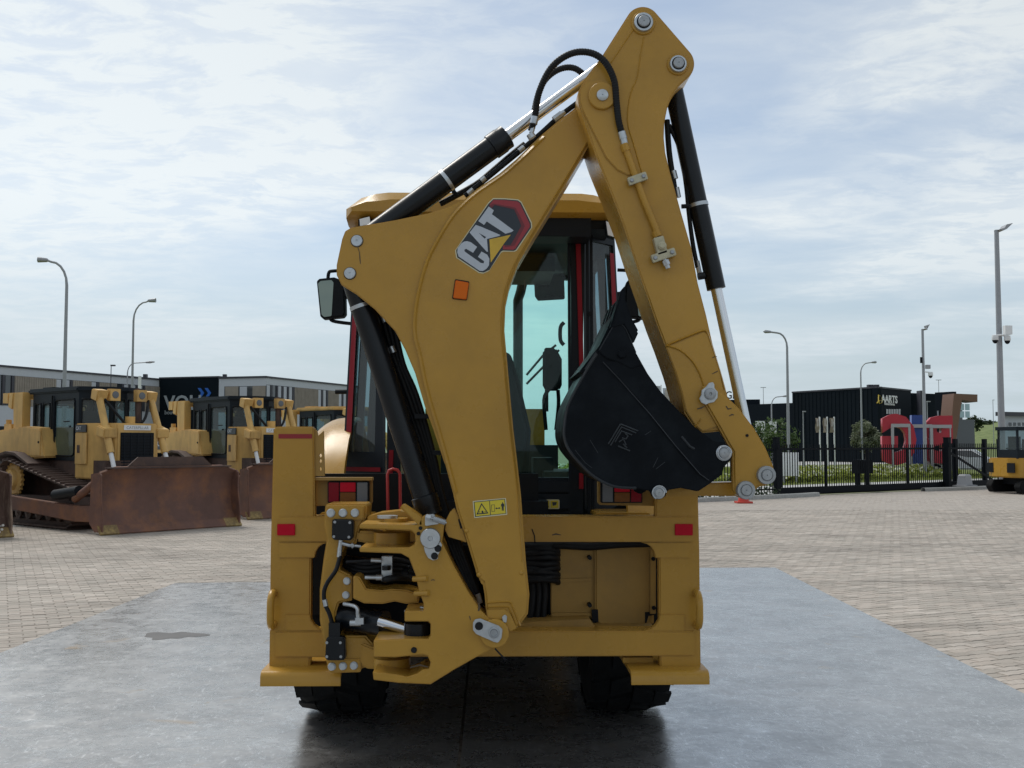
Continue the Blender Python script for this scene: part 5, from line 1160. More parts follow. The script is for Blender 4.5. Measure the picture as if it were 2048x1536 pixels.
    for s in (-1, 1):
        ccx, ccz = sum(p[0] for p, _ in loop) / len(loop), sum(p[1] for p, _ in loop) / len(loop)
        bm = bmesh.new(); prism_bm(bm, [p for p, _ in loop], s * 1.0 - 0.11, s * 1.0 + 0.11, 'Y', holes=[[(p[0] - 0.10 * math.sin(an) * 1.0, p[1] + 0.10 * math.cos(an)) for p, an in loop]]); tr = fin('track_chain', bm, TRK, D_, local=True)
        if single_shoes and s < 0:
            for p, an in loop:
                o = bpy.data.objects.new('track_shoe', smesh); C.objects.link(o); o.parent = tr
                o.matrix_basis = Matrix.Translation((p[0], s * 1.0, p[1])) @ Matrix.Rotation(-an, 4, 'Y')
        else:
            bm = bmesh.new()
            for p, an in loop:
                k0 = len(bm.verts); bm.from_mesh(smesh); bm.verts.ensure_lookup_table()
                bmesh.ops.transform(bm, matrix=Matrix.Translation((p[0], s * 1.0, p[1])) @ Matrix.Rotation(-an, 4, 'Y'), verts=bm.verts[k0:])
            fin('track_shoes', bm, TRK, tr, local=True)
        sp = bmesh.new(); add_lathe(sp, (-0.92, s * 1.06, 0.93), (0, s, 0), [(0, 0.34), (0.06, 0.34), (0.08, 0.31), (0.08, 0.23), (0.15, 0.20), (0.15, 0.02)], 30, False)
        for k in range(22):
            a = k * 2 * math.pi / 22; c_ = Vector((-0.92 + 0.35 * math.cos(a), s * 1.09, 0.93 + 0.35 * math.sin(a))); add_cyl(sp, c_ - Vector((0, .03, 0)), c_ + Vector((0, .03, 0)), 0.03, seg=6)
        fin('sprocket', sp, YELD, D_, smooth=35, local=True)
        L_box('roller_frame', -1.5, 1.5, s * 1.0 - 0.16, s * 1.0 + 0.16, 0.28, 0.62, RUSTD, D_, 0.03)
        for x in (-1.45, 1.5): lathe('idler', (x, s * 1.0 + s * 0.115, 0.44), (0, s, 0), [(0, 0.35), (0.03, 0.36), (0.04, 0.30), (0.03, 0.12), (0.06, 0.10), (0.06, 0.01)], TRK, D_, 28, local=True)
        L_box('roller_shade_filler', -1.3, 1.35, s * 1.0 - .04, s * 1.0 + .04, 0.05, 0.32, RUSTD, D_)  # added dark filler plate, shuts off light showing through between the rollers
        for k in range(6): lathe('track_roller', (-1.0 + 0.42 * k, s * 1.0 + s * .115, 0.26), (0, s, 0), [(0, .13), (.05, .13), (.05, .05), (.08, .01)], TRK, D_, 16, local=True)
        # deck above the track
        L_prism('track_guard', [(-1.7, 1.34), (-1.4, 1.48), (-1.1, 1.53), (-0.7, 1.50), (-0.1, 1.28), (-0.12, 1.24), (-0.72, 1.45), (-1.1, 1.48), (-1.38, 1.43), (-1.66, 1.30)], s * 0.70, s * 1.22, RUSTD, D_, 'Y')
    L_box('belly', -2.1, 2.0, -0.7, 0.7, 0.55, 1.35, RUSTD, D_, 0.05)
    # rear tank
    L_prism('rear_body', [(-2.5, 1.45), (-2.5, 1.88), (-2.3, 1.96), (-0.75, 2.06), (-0.10, 2.02), (0.10, 1.40), (-0.6, 1.36), (-1.2, 1.45)], -0.98, 0.98, YELD, D_, 'Y', 0.03)
    for s in (-1, 1):
        L_box('access_door', -0.72, -0.06, s * 0.985 - .008, s * 0.985 + .008, 1.44, 1.95, YELD, D_, 0.006)
        cyl('door_lock', (-0.12, s * 0.98, 1.72), (-0.12, s * 1.005, 1.72), 0.025, PLA, D_, seg=10, local=True)
        lp = L_box('logo_panel', -2.42, -1.92, s * 0.985 - .004, s * 0.985 + .004, 1.54, 1.84, DEC_BLK, D_)
        rot = RX if s < 0 else Matrix.Rotation(math.pi, 3, 'Z') @ RX
        text('logo_letters', 'CAT', 0.19, (-2.17, s * 0.992, 1.69), rot, DEC_SIL, lp, 0.002, local=True, bold=0.006)
        L_box('body_rib', -2.45, -0.80, s * 0.985 - .006, s * 0.985 + .010, 1.46, 1.51, YELD, D_, 0.004)
    # ROPS posts with lights
    for s in (-1, 1):
        rp = L_prism('rops_post', [(-1.55, 1.95), (-1.15, 1.95), (-1.15, 2.80), (-1.60, 2.80)], s * 0.66, s * 0.84, YELD, D_, 'Y', 0.012)
        L_prism('post_head', [(-1.78, 2.49), (-1.62, 2.44), (-1.55, 2.80), (-1.74, 2.80)], s * 0.64, s * 0.86, YELD, rp, 'Y', 0.01)
        hl = L_box('work_light', -2.02, -1.80, s * 0.75 - .11, s * 0.75 + .11, 2.58, 2.80, YELD, rp, 0.02)
        L_box('light_lens', -2.025, -2.01, s * 0.75 - .08, s * 0.75 + .08, 2.61, 2.77, CLEN, hl)
    L_box('rops_beam', -1.50, -1.20, -0.66, 0.66, 2.66, 2.79, YELD, D_, 0.01)
    L_box('tank_cap_block', -1.95, -1.62, -0.85, -0.55, 1.96, 2.12, YELD, D_, 0.015); cyl('filler_cap', (-2.05, -0.7, 1.96), (-2.05, -0.7, 2.22), 0.06, YELD, D_, local=True)
    # cab: plan narrows to the nose
    plan = [(-0.97, -0.70), (0.97, -0.72), (1.30, -0.16), (1.30, 0.16), (0.97, 0.72), (-0.97, 0.70)]
    zb, zt = 1.34, 2.80
    def cabwall(name, a, b, opens, parent, glassy=True, th=0.05):
        """wall from plan point a to b with window openings (u0,u1,z0,z1)"""
        a, b = Vector((a[0], a[1], 0)), Vector((b[0], b[1], 0)); L = (b - a).length; dx = (b - a) / L; nrm = Vector((-dx.y, dx.x, 0)) * th
        bm = bmesh.new(); us = sorted({0.0, 1.0} | {o[0] for o in opens} | {o[1] for o in opens}); zs = sorted({zb, zt} | {o[2] for o in opens} | {o[3] for o in opens})
        for u0, u1 in zip(us, us[1:]):
            for z0, z1 in zip(zs, zs[1:]):
                um, zm = (u0 + u1) / 2, (z0 + z1) / 2
                if any(o[0] < um < o[1] and o[2] < zm < o[3] for o in opens): continue
                q = [a + dx * L * u + Vector((0, 0, z)) for u, z in ((u0, z0), (u1, z0), (u1, z1), (u0, z1))]
                v = [bm.verts.new(p) for p in q] + [bm.verts.new(p + nrm) for p in q]
                for f_ in ((0, 1, 2, 3), (7, 6, 5, 4), (0, 4, 5, 1), (1, 5, 6, 2), (2, 6, 7, 3), (3, 7, 4, 0)): bm.faces.new([v[i] for i in f_])
        w = fin(name, bm, DCAB, parent, local=True)
        for o in opens:
            q = [a + dx * L * u + nrm * .5 + Vector((0, 0, z)) for u, z in ((o[0], o[2]), (o[1], o[2]), (o[1], o[3]), (o[0], o[3]))]
            quadmesh('window_pane', [q], DGLS, w, local=True)
            # rounded rubber surround
            cs = [a + dx * L * u + Vector((0, 0, z)) - nrm * .05 for u, z in rnd([(o[0] + .012, o[2] + .02), (o[1] - .012, o[2] + .02), (o[1] - .012, o[3] - .02), (o[0] + .012, o[3] - .02)], 0.06, 4)]
            bm = bmesh.new(); add_tube(bm, cs + cs[:1], 0.018, 6, False); fin('window_seal', bm, PLA, w, local=True)
        return w
    side = [(0.04, 0.20, 1.82, 2.56), (0.22, 0.40, 1.82, 2.56), (0.48, 0.93, 1.42, 2.62)]
    cw = cabwall('cab_side', plan[0], plan[1], side, D_)
    L_box('door_handle', 0.66, 0.72, -0.76, -0.74, 2.02, 2.06, PLA, cw); L_box('door_handle', 0.52, 0.74, -0.80, -0.78, 2.13, 2.155, PLA, cw)
    L_box('door_frame', -0.12, -0.09, -0.745, -0.72, 1.36, 2.70, PLA, cw)
    cabwall('cab_corner', plan[1], plan[2], [(0.08, 0.92, 1.92, 2.62)], D_); cabwall('cab_front', plan[2], plan[3], [(0.1, 0.9, 1.92, 2.62)], D_)
    cabwall('cab_corner', plan[3], plan[4], [(0.08, 0.92, 1.92, 2.62)], D_)
    cabwall('cab_side', plan[4], plan[5], [(1 - o[1], 1 - o[0], o[2], o[3]) for o in side], D_); cabwall('cab_rear', plan[5], plan[0], [(0.12, 0.88, 1.95, 2.55)], D_)
    rf = L_prism('cab_roof', [(-1.10, -0.76), (0.99, -0.78), (1.36, -0.18), (1.36, 0.18), (0.99, 0.78), (-1.10, 0.76)], 2.75, 2.86, roof_mat, D_, 'Z', 0.03)
    L_box('air_unit', -1.05, -0.65, -0.45, 0.45, 2.84, 2.91, DCAB, rf, 0.02)
    L_box('operator_seat', -0.05, 0.18, -0.26, 0.26, 1.65, 2.38, SEATM, D_, 0.06); L_box('seat_base', 0.0, 0.55, -0.28, 0.28, 1.5, 1.78, SEATM, D_, 0.05)
    L_box('dash', 0.9, 1.12, -0.3, 0.3, 1.6, 2.0, INTG, D_, 0.04)
    # hood
    hood = L_prism('engine_hood', [(1.0, -0.80), (1.45, -0.76), (1.97, -0.45), (1.97, 0.45), (1.45, 0.76), (1.0, 0.80)], 0.98, 2.10, YELD, D_, 'Z', 0.025)
    for s in (-1, 1):
        L_box('side_panel', 1.02, 1.44, s * 0.795 - .012, s * 0.795 + .012, 1.28, 1.90, YELD, hood, 0.008)
        p_ = L_box('logo_panel', 1.02, 1.42, s * 0.795 - .012, s * 0.795 + .012, 1.92, 2.07, DEC_BLK, hood)
        rot = RX if s < 0 else Matrix.Rotation(math.pi, 3, 'Z') @ RX
        text('logo_letters', 'CAT', 0.10, (1.14, s * 0.81, 1.995), rot, DEC_SIL, p_, 0.002, local=True, bold=0.003)
        L_box('model_plate', 1.10, 1.20, s * 0.81 - .003, s * 0.81 + .003, 1.50, 1.66, RUSTD, hood)
    NR = Matrix.Rotation(math.pi / 2, 3, 'Z') @ RX
    L_box('name_plate', 1.972, 1.985, -0.30, 0.30, 1.96, 2.06, WHT, hood); text('name_letters', 'CATERPILLAR', 0.082, (1.987, 0, 2.008), NR, GREYP, hood, 0.002, local=True)
    gr = L_box('grille', 1.972, 1.99, -0.37, 0.37, 1.08, 1.91, PLA, hood)
    for k in range(13): L_box('grille_slat', 1.985, 2.01, -0.36, 0.36, 1.12 + k * 0.061, 1.14 + k * 0.061, CABB, gr)
    for k in range(5): L_box('grille_bar', 1.985, 2.005, -0.30 + k * .15 - .006, -0.30 + k * .15 + .006, 1.1, 1.9, CABB, gr)
    L_prism('nose_guard', [(1.4, 0.75), (1.4, 1.28), (2.05, 1.10), (2.05, 0.75)], -0.62, 0.62, YELD, D_, 'Y', 0.02)
    tube('exhaust', [(1.5, 0.3, 2.05), (1.5, 0.3, 2.70), (1.45, 0.3, 2.82)], 0.06, RUSTD, D_, 12, local=True)
    cyl('precleaner', (1.7, 0.0, 2.08), (1.7, 0.0, 2.24), 0.10, YELD, D_, local=True)
    # lift cylinders on the nose
    for s in (-1, 1):
        top, bot = Vector((1.47, s * 0.58, 2.70)), Vector((2.28, s * 0.62, 0.98)); dd = (bot - top)
        lc = cyl('lift_cylinder', top, top + dd * 0.70, 0.072, YELD, D_, local=True); cyl('rod', top + dd * 0.70, bot, 0.045, WHT, lc, local=True)
        lathe('collar', top + dd * 0.42, dd, [(-.05, .075), (-.04, .098), (.04, .098), (.05, .075)], YELD, lc, 20, local=True)
        L_prism('cylinder_head', [(1.34, 2.60), (1.56, 2.54), (1.64, 2.76), (1.38, 2.80)], s * 0.56 - .12, s * 0.56 + .12, YELD, lc, 'Y', 0.015)
        L_prism('trunnion', [(1.66, 1.84), (1.98, 1.80), (2.0, 1.98), (1.70, 2.06)], s * 0.44, s * 0.74, YELD, lc, 'Y', 0.02)
        hl = L_box('headlight', 1.50, 1.64, s * 0.30 - .11, s * 0.30 + .11, 2.56, 2.80, YELD, lc, 0.02); lathe('lens', (1.64, s * 0.30, 2.68), (1, 0, 0), [(0, .075), (.01, .07), (.016, .03)], CLEN, hl, 20, local=True)
        tube('hose', [(1.55, s * 0.5, 2.6), (1.75, s * 0.34, 2.3), (1.8, s * 0.2, 2.12), (1.6, s * 0.1, 2.1)], 0.03, HOSE, lc, 8, sm=5, local=True)
    return D_
def place(o, anchor_local, world_xy, heading):
    c_, s_ = math.cos(heading), math.sin(heading); ax, ay = anchor_local
    o.rotation_euler = (0, 0, heading); o.location = (world_xy[0] - (ax * c_ - ay * s_), world_xy[1] - (ax * s_ + ay * c_), 0.0)
def deep(o, parent=None):
    c = o.copy(); C.objects.link(c); c.parent = parent
    for ch in o.children: deep(ch, c)
    return c
dz2 = make_dozer('second yellow bulldozer, behind and right of the wide rusty blade, exhaust by its cab')
bpy.context.view_layer.update()
dz1 = make_dozer('big yellow bulldozer on the left with the full wide rusty blade in view', single_shoes=True)
dz0 = deep(dz2); tag(dz0, 'bulldozer cut off by the left edge, only its streaked worn blade end in view')
dz3 = deep(dz2); tag(dz3, 'farthest bulldozer, pale yellow cab roof just behind the backhoe cab')
place(dz1, (3.3, -1.5), (-7.04, 20.05), R(-40.8))
c = P(460, 792, 26.4); place(dz2, (0.97, -0.72), (c.x, 26.4), R(-48))
place(dz0, (3.34, 1.5), (-8.55, 19.7), R(-41))
c = P(668, 810, 33.5); place(dz3, (0.97, -0.72), (c.x, 33.5), R(-47))
def remat(o, names, mat):
    for ch in o.children_recursive:
        if ch.name.split('.')[0] in names: ch.data = ch.data.copy(); ch.data.materials.clear(); ch.data.materials.append(mat)
remat(dz3, ('cab_roof', 'air_unit'), YELD); remat(dz0, ('blade', 'end_plate', 'cutting_edge'), RUSTS)
b0 = [ch for ch in dz0.children if ch.name.startswith('blade')][0]
BOLTM = pbr('bare_bolt', (.55, .52, .48), .5)
for y_, z_ in ((1.36, .13), (1.27, .15), (1.40, .20), (1.30, .09), (1.20, .11)): cyl('bolt', (3.20, y_, z_), (3.38 - z_ * .7 + .05, y_, z_ + .02), .022, BOLTM, b0, seg=8, local=True)

# ================================================================== small excavator at the right edge
ex = empty('mini_excavator', (0, 0, 0), 'small yellow and black excavator at the right edge by the gate', 'excavator')
for s in (-1, 1):
    L_prism('track', rnd([(-0.95, 0.02), (0.95, 0.02), (1.08, 0.25), (0.95, 0.46), (-0.95, 0.46), (-1.08, 0.25)], 0.12), s * 0.55, s * 0.88, RUB, ex, 'Y', 0.02)
    for k in range(4): lathe('roller', (-0.75 + k * .5, s * 0.88, 0.18), (0, s, 0), [(0, .1), (.02, .1), (.02, .03), (.03, .01)], TRK, ex, 14, local=True)
L_box('undercarriage', -0.6, 0.6, -0.55, 0.55, 0.3, 0.55, PLA, ex)
L_prism('dozer_blade', [(1.45, 0.05), (1.36, 0.1), (1.34, 0.38), (1.46, 0.42)], -0.95, 0.95, RUSTD, ex, 'Y')
bm = bmesh.new(); prism_bm(bm, rnd([(-0.95, -0.85), (0.75, -0.85), (0.85, 0.85), (-0.95, 0.85), (-1.15, 0.4), (-1.15, -0.4)], 0.18), 0.55, 1.22, axis='Z'); bmesh.ops.recalc_face_normals(bm, faces=bm.faces); bevel_edges(bm, 0.04, 2, 50)
bd = fin('house', bm, YEL, ex, smooth=35, local=True)
for y in (-0.55, 0.5): L_box('vent', -1.16, -1.12, y - .18, y + .18, 0.72, 1.05, PLA, bd, 0.01)
L_box('side_vent', -0.85, -0.5, -0.862, -0.845, 0.72, 1.08, RUSTD, bd); text('model_digits', '301', 0.13, (-0.1, -0.858, 0.95), RX, DEC_BLK, bd, 0.002, local=True)
cb = L_box('cab_base', -1.0, 0.15, -0.72, 0.28, 1.2, 1.5, DCAB, ex, 0.03)
for x in (-0.98, 0.11):
    for y in (-0.70, 0.24): L_box('cab_post', x - .02, x + .04, y - .02, y + .04, 1.48, 2.2, DCAB, ex)
L_box('cab_roof', -1.05, 0.21, -0.76, 0.32, 2.16, 2.28, DCAB, ex, 0.04)
for q in ([(-.97, -.715, 1.48), (.13, -.715, 1.48), (.13, -.715, 2.18), (-.97, -.715, 2.18)], [(-.99, -.7, 1.48), (-.99, .26, 1.48), (-.99, .26, 2.18), (-.99, -.7, 2.18)], [(.14, -.7, 1.48), (.14, .26, 1.48), (.14, .26, 2.18), (.14, -.7, 2.18)]):
    quadmesh('window_pane', [[Vector(p) for p in q]], DGLS, ex, local=True)
L_box('seat', -0.8, -0.65, -0.45, 0.0, 1.45, 1.95, SEATM, ex, 0.05)
L_prism('boom', [(0.8, 0.85), (1.1, 1.6), (1.9, 2.3), (2.0, 2.2), (1.3, 1.5), (1.0, 0.8)], 0.3, 0.5, YEL, ex, 'Y')
L_prism('arm', [(1.85, 2.35), (2.1, 2.3), (2.2, 1.0), (2.08, 1.0)], 0.32, 0.48, YEL, ex, 'Y')
L_prism('digging_bucket', [(2.05, 1.0), (2.25, 1.0), (2.3, 0.6), (2.0, 0.45), (1.8, 0.7)], 0.2, 0.6, BUCK, ex, 'Y')
c = P(2052, 985, 36.2); ex.location = (c.x + 0.42, 36.8, 0); ex.rotation_euler = (0, 0, R(12))
# ================================================================== gate, fence, kerbs
GBLK = pbr('gate_black', (0.005, 0.007, 0.010), 0.5, spec=.08)
def bar(name, p0, p1, w, d, mat, parent, along=GD):
    """square bar from p0 to p1 (w across the fence line, d along it for uprights)"""
    p0, p1 = Vector(p0), Vector(p1); ax = (p1 - p0).normalized(); bm = bmesh.new()
    u = GN * (w / 2); v = ax.cross(GN).normalized() * (d / 2); q = []
    for p in (p0, p1): q.append([bm.verts.new(p + u * a + v * b) for a, b in ((-1, -1), (1, -1), (1, 1), (-1, 1))])
    for k in range(4): bm.faces.new((q[0][k], q[0][(k + 1) % 4], q[1][(k + 1) % 4], q[1][k]))
    bm.faces.new(q[0][::-1]); bm.faces.new(q[1]); return fin(name, bm, mat, parent)
def bars(parent, t0, t1, step, z0, z1, n=0.0, name='picket'):
    me = None; k = 0; t = t0
    while t < t1 - 1e-6:
        o = bar(name, gl(0, 0, z0), gl(0, 0, z1), 0.022, 0.022, GBLK, None) if me is None else None
        if me is None: me = o.data; me.transform(Matrix.Translation(-GA)); o.parent = parent
        else: o = bpy.data.objects.new(name, me); C.objects.link(o); o.parent = parent
        o.matrix_parent_inverse = Matrix.Translation(-Vector(parent.location)); o.location = gl(t, n); t += step
GLEN = 9.5
gate = empty('sliding_gate', gl(0), 'long black sliding gate with pointed bars in front of the red letters', 'gate')
bars(gate, 0.16, GLEN - 0.1, 0.128, 0.22, 1.68)
bar('top_rail', gl(0.05, 0, 1.53), gl(GLEN + 3.4, 0, 1.53), 0.05, 0.07, GBLK, gate); bar('bottom_rail', gl(0.0, 0, 0.17), gl(GLEN + 3.6, 0, 0.17), 0.10, 0.22, GBLK, gate)
for t in (0.08, 2.4, 4.75, 7.1, GLEN): bar('upright', gl(t, 0, 0.1), gl(t, 0, 1.55), 0.06, 0.10, GBLK, gate)
bar('diagonal_brace', gl(GLEN + 0.1, 0, 1.48), gl(GLEN + 3.3, 0, 0.3), 0.05, 0.08, GBLK, gate)
fl = empty('bar_fence', gl(-0.6, -0.2), 'black bar fence left of the sliding gate, behind the bucket link', 'fence')
bars(fl, -6.5, -0.5, 0.13, 0.12, 1.7, -0.15); bar('rail', gl(-6.6, -0.15, 1.5), gl(-0.45, -0.15, 1.5), .04, .05, GBLK, fl); bar('rail', gl(-6.6, -0.15, 0.25), gl(-0.45, -0.15, 0.25), .04, .05, GBLK, fl)
for t in (-6.5, -4, -1.6): bar('fence_post', gl(t, -0.15, 0), gl(t, -0.15, 1.6), .07, .09, GBLK, fl)
fr_ = empty('bar_fence', gl(GLEN + 1, 0.35), 'black bar fence right of the gate, behind its diagonal brace', 'fence')
bars(fr_, GLEN + 0.4, GLEN + 7.0, 0.13, 0.12, 1.72, 0.4); bar('rail', gl(GLEN + .3, .4, 1.52), gl(GLEN + 7, .4, 1.52), .04, .05, GBLK, fr_); bar('rail', gl(GLEN + .3, .4, .25), gl(GLEN + 7, .4, .25), .04, .05, GBLK, fr_)
for t in (GLEN + 1.4, GLEN + 3.5, GLEN + 4.6, GLEN + 6.6): bar('fence_post', gl(t, .4, 0), gl(t, .4, 1.9), .14, .16, GBLK, fr_)
def gate_post(t, n, h, w, label):
    r_ = empty('gate_post', gl(t, n), label, 'gate post', 'black gate posts'); bar('post', gl(t, n, 0), gl(t, n, h), w, w, GBLK, r_); bar('post_cap', gl(t, n, h), gl(t, n, h + 0.03), w + .03, w + .03, GBLK, r_)
    bar('guide_bracket', gl(t - .02, n, h * .82), gl(t - .02, n, h * .9), w + .10, w * .8, GBLK, r_); return r_
gate_post(-0.32, -0.16, 1.88, 0.16, 'thick black post at the left end of the sliding gate'); gate_post(GLEN - 0.12, -0.2, 1.92, 0.20, 'thick black post where the gate meets its diagonal brace')
cb_ = empty('control_box', gl(5.95, 1.2), 'dark box on two legs behind the middle of the gate', 'control box')
bar('housing', gl(6.1, 1.2, 0.62), gl(6.1, 1.2, 1.12), .3, .85, GBLK, cb_)
for t in (5.85, 6.4): bar('leg', gl(t, 1.2, 0), gl(t, 1.2, 0.62), .12, .14, GBLK, cb_)
mo = empty('gate_motor', gl(GLEN + 0.75, -0.3), 'grey gate motor housing on the kerb beside the gate post', 'gate motor')
GM = pbr('grey_plastic', (0.30, 0.31, 0.33), 0.55)
bm = bmesh.new(); c = gl(GLEN + 0.75, -0.35)
q = []
for z, w, d in ((0.1, .26, .24), (0.12, .22, .2), (0.5, .19, .16), (0.56, .15, .12)): q.append([bm.verts.new(c + GD * a * w + GN * b * d + Vector((0, 0, z))) for a, b in ((-1, -1), (1, -1), (1, 1), (-1, 1))])
for a, b in zip(q, q[1:]):
    for k in range(4): bm.faces.new((a[k], a[(k + 1) % 4], b[(k + 1) % 4], b[k]))
bm.faces.new(q[0][::-1]); bm.faces.new(q[-1]); fin('housing', bm, GM, mo)
bar('base_plate', c - GD * .45 + Vector((0, 0, .13)), c + GD * .45 + Vector((0, 0, .13)), .5, .05, GM, mo)
# kerbs
def kerb(name, pts, label):
    pts = [Vector((p[0], p[1], 0)) for p in pts]; bm = bmesh.new(); V = []
    for i, p in enumerate(pts):
        d = (pts[min(i + 1, len(pts) - 1)] - pts[max(i - 1, 0)]).normalized(); n = Vector((-d.y, d.x, 0))
        V.append([bm.verts.new(p + n * o + Vector((0, 0, z))) for o, z in ((-.08, -.01), (-.07, .10), (-.05, .12), (.10, .12), (.12, -.01))])
    for a, b in zip(V, V[1:]):
        for k in range(4): bm.faces.new((a[k], b[k], b[k + 1], a[k + 1]))
    return tag(fin(name, bm, KERB), kind='structure')
kerb('kerb', [gl(-9, -0.9), gl(-4, -0.75), gl(-1.2, -0.7), gl(0.3, -0.65), gl(1.3, -0.5)], '')
kerb('kerb', [gl(GLEN - 2.2, -0.5), gl(GLEN - 0.6, -0.75), gl(GLEN + 1, -0.8), gl(GLEN + 6, -0.8), gl(GLEN + 12, -0.8)], '')
def strip_sheet(name, t0, t1, n0, n1, z, mat): return sheet(name, [gl(t0, n0)[:2], gl(t1, n0)[:2], gl(t1, n1)[:2], gl(t0, n1)[:2]], z, mat)
strip_sheet('service_road', -60, 80, 0.9, 6.2, 0.002, ROAD)
strip_sheet('verge', -60, 80, 6.2, 34, 0.006, LAWN)
strip_sheet('street', -80, 110, 34, 46, 0.010, ROAD)

# ================================================================== leaves, hedges, trees
def leafm(name, a, b, tr=0.3):
    m = bpy.data.materials.new(name); m.use_nodes = True; t = m.node_tree; p = t.nodes['Principled BSDF']; p.inputs['Roughness'].default_value = 0.6
    g = t.nodes.new('ShaderNodeNewGeometry'); rp = t.nodes.new('ShaderNodeValToRGB'); t.links.new(g.outputs['Random Per Island'], rp.inputs[0])
    rp.color_ramp.elements[0].color = col(*a); rp.color_ramp.elements[1].color = col(*b); t.links.new(rp.outputs[0], p.inputs['Base Color'])
    tl = t.nodes.new('ShaderNodeBsdfTranslucent'); t.links.new(rp.outputs[0], tl.inputs[0]); mxs = t.nodes.new('ShaderNodeMixShader'); mxs.inputs[0].default_value = tr
    t.links.new(p.outputs[0], mxs.inputs[1]); t.links.new(tl.outputs[0], mxs.inputs[2]); t.links.new(mxs.outputs[0], t.nodes['Material Output'].inputs[0]); return m
LF_OLIVE = leafm('willow_leaf', (0.08, 0.10, 0.055), (0.19, 0.21, 0.13)); LF_GRN = leafm('green_leaf', (0.035, 0.07, 0.02), (0.09, 0.14, 0.04))
LF_YG = leafm('hedge_leaf', (0.20, 0.25, 0.035), (0.42, 0.46, 0.10)); LF_DK = leafm('dark_leaf', (0.015, 0.03, 0.012), (0.045, 0.07, 0.03)); PETAL = leafm('petal', (0.5, 0.52, 0.36), (0.72, 0.74, 0.62))
BARK = pbr('bark', (0.08, 0.06, 0.045), 0.9, bump=0.4, bscale=30)
def leaves(name, pts, size, mat, parent, rr, asp=1.8):
    V, Fc = [], []
    for p in pts:
        a = Vector((rr.gauss(0, 1), rr.gauss(0, 1), rr.gauss(0, 1))).normalized(); b = a.cross(Vector((rr.gauss(0, 1), rr.gauss(0, 1), rr.gauss(0, 1)))).normalized()
        s = size * rr.uniform(.6, 1.3); i = len(V); a *= s * asp / 2; b *= s / 2
        V += [(p - a)[:], (p + b)[:], (p + a)[:], (p - b)[:]]; Fc.append((i, i + 1, i + 2, i + 3))
    me = bpy.data.meshes.new(name); me.from_pydata(V, [], Fc); me.materials.append(mat); return link(name, me, mat, parent)
def tree(name, base, h, rx, rz, label, mat, n, size, seed, trunk_h=None, group=None):
    rr = random.Random(seed); base = Vector(base); T = empty(name, base, label, 'tree', group); trunk_h = trunk_h or h - rz * 1.6
    limbs = bmesh.new(); add_tube(limbs, [base, base + Vector((.02, 0, trunk_h * .6)), base + Vector((0, .03, trunk_h + rz * .5))], [h * .02, h * .016, h * .006], 8)
    cl = []
    for k in range(26):
        d = Vector((rr.gauss(0, 1), rr.gauss(0, 1), rr.gauss(0, .9))).normalized() * rr.uniform(.45, .95)
        c_ = base + Vector((d.x * rx, d.y * rx, h - rz + d.z * rz)); cl.append((c_, rr.uniform(.22, .42)))
        s0 = base + Vector((0, 0, trunk_h * rr.uniform(.7, 1.1))); add_tube(limbs, [s0, s0.lerp(c_, .5) + Vector((0, 0, .1)), c_], [h * .008, h * .005, h * .002], 5)
    fin('trunk', limbs, BARK, T, smooth=60); pts = []
    for k in range(n):
        c_, r_ = rr.choice(cl); d = Vector((rr.gauss(0, 1), rr.gauss(0, 1), rr.gauss(0, 1))).normalized() * rr.random() ** .4 * r_
        pts.append(c_ + Vector((d.x * rx, d.y * rx, d.z * rz)))
    leaves('crown', pts, size, mat, T, rr); return T
def at(px, Y, z=0.0): v = P(px, 890, Y); return Vector((v.x, Y, z))
tree('willow_tree', at(1731, 84), 3.6, 1.35, 1.35, 'round grey-green tree in front of the black hall, left of the red letters', LF_OLIVE, 4200, .13, 1)
tree('young_tree', at(1556, 62), 3.3, 1.1, 1.3, 'small dark green tree beside the white info boards', LF_GRN, 1500, .11, 2)
tree('young_tree', at(1520, 66), 3.0, 1.0, 1.3, 'small tree half hidden behind the bucket link at the gate', LF_GRN, 1200, .11, 3)
for i, (px, Y, h, rx, lab) in enumerate(((1952, 150, 2.2, 1.3, 'dark bush on the skyline beside the brown portal'), (1974, 170, 2.0, 1.5, 'dark bush on the skyline above the green bank'), (1985, 172, 2.2, 1.2, 'dark tree on the skyline left of the tall camera mast'))):
    tree('skyline_tree', at(px, Y, 3.5), h, rx, h * .45, lab, LF_DK, 700, .25, 20 + i, group='trees on the green bank')
def hedge(t0, t1, n0, n1, h, label, seed, n, fl_, mat=LF_YG):
    rr = random.Random(seed); T = empty('flower_hedge', gl((t0 + t1) / 2, (n0 + n1) / 2), label, 'hedge', 'flowering hedges beyond the gate'); pts = []
    def surf():
        t, q = rr.uniform(t0, t1), rr.uniform(n0, n1); hh = h * (0.72 + .28 * math.sin(t * 2.3 + seed) * math.sin(q * 3.1 + t)) * (1 - .35 * abs((q - (n0 + n1) / 2) / (n1 - n0) * 2) ** 2); return t, q, hh
    for k in range(n): t, q, hh = surf(); pts.append(gl(t, q, hh * rr.random() ** .45))
    leaves('foliage', pts, .13, mat, T, rr, 1.5); pts = []
    for k in range(fl_): t, q, hh = surf(); pts.append(gl(t, q, hh * rr.uniform(.85, 1.08)))
    if pts: leaves('blossom', pts, .16, PETAL, T, rr, 1.1)
    return T
hedge(1.2, 12.5, 15, 17.5, .95, 'long yellow-green hedge topped with white flowers, behind the gate bars', 4, 9000, 1300)
hedge(4.0, 12.5, 7.6, 9.2, .55, 'low hedge with white flowers nearest the gate, below the red letters', 9, 5200, 620)
hedge(13.0, 24, 8.0, 11.5, .7, 'white flowering hedge behind the fence right of the gate', 12, 5200, 620)
hedge(-1.5, 1.0, 10, 12, .7, 'short leafy hedge behind the thick left gate post', 15, 1800, 60, LF_GRN)
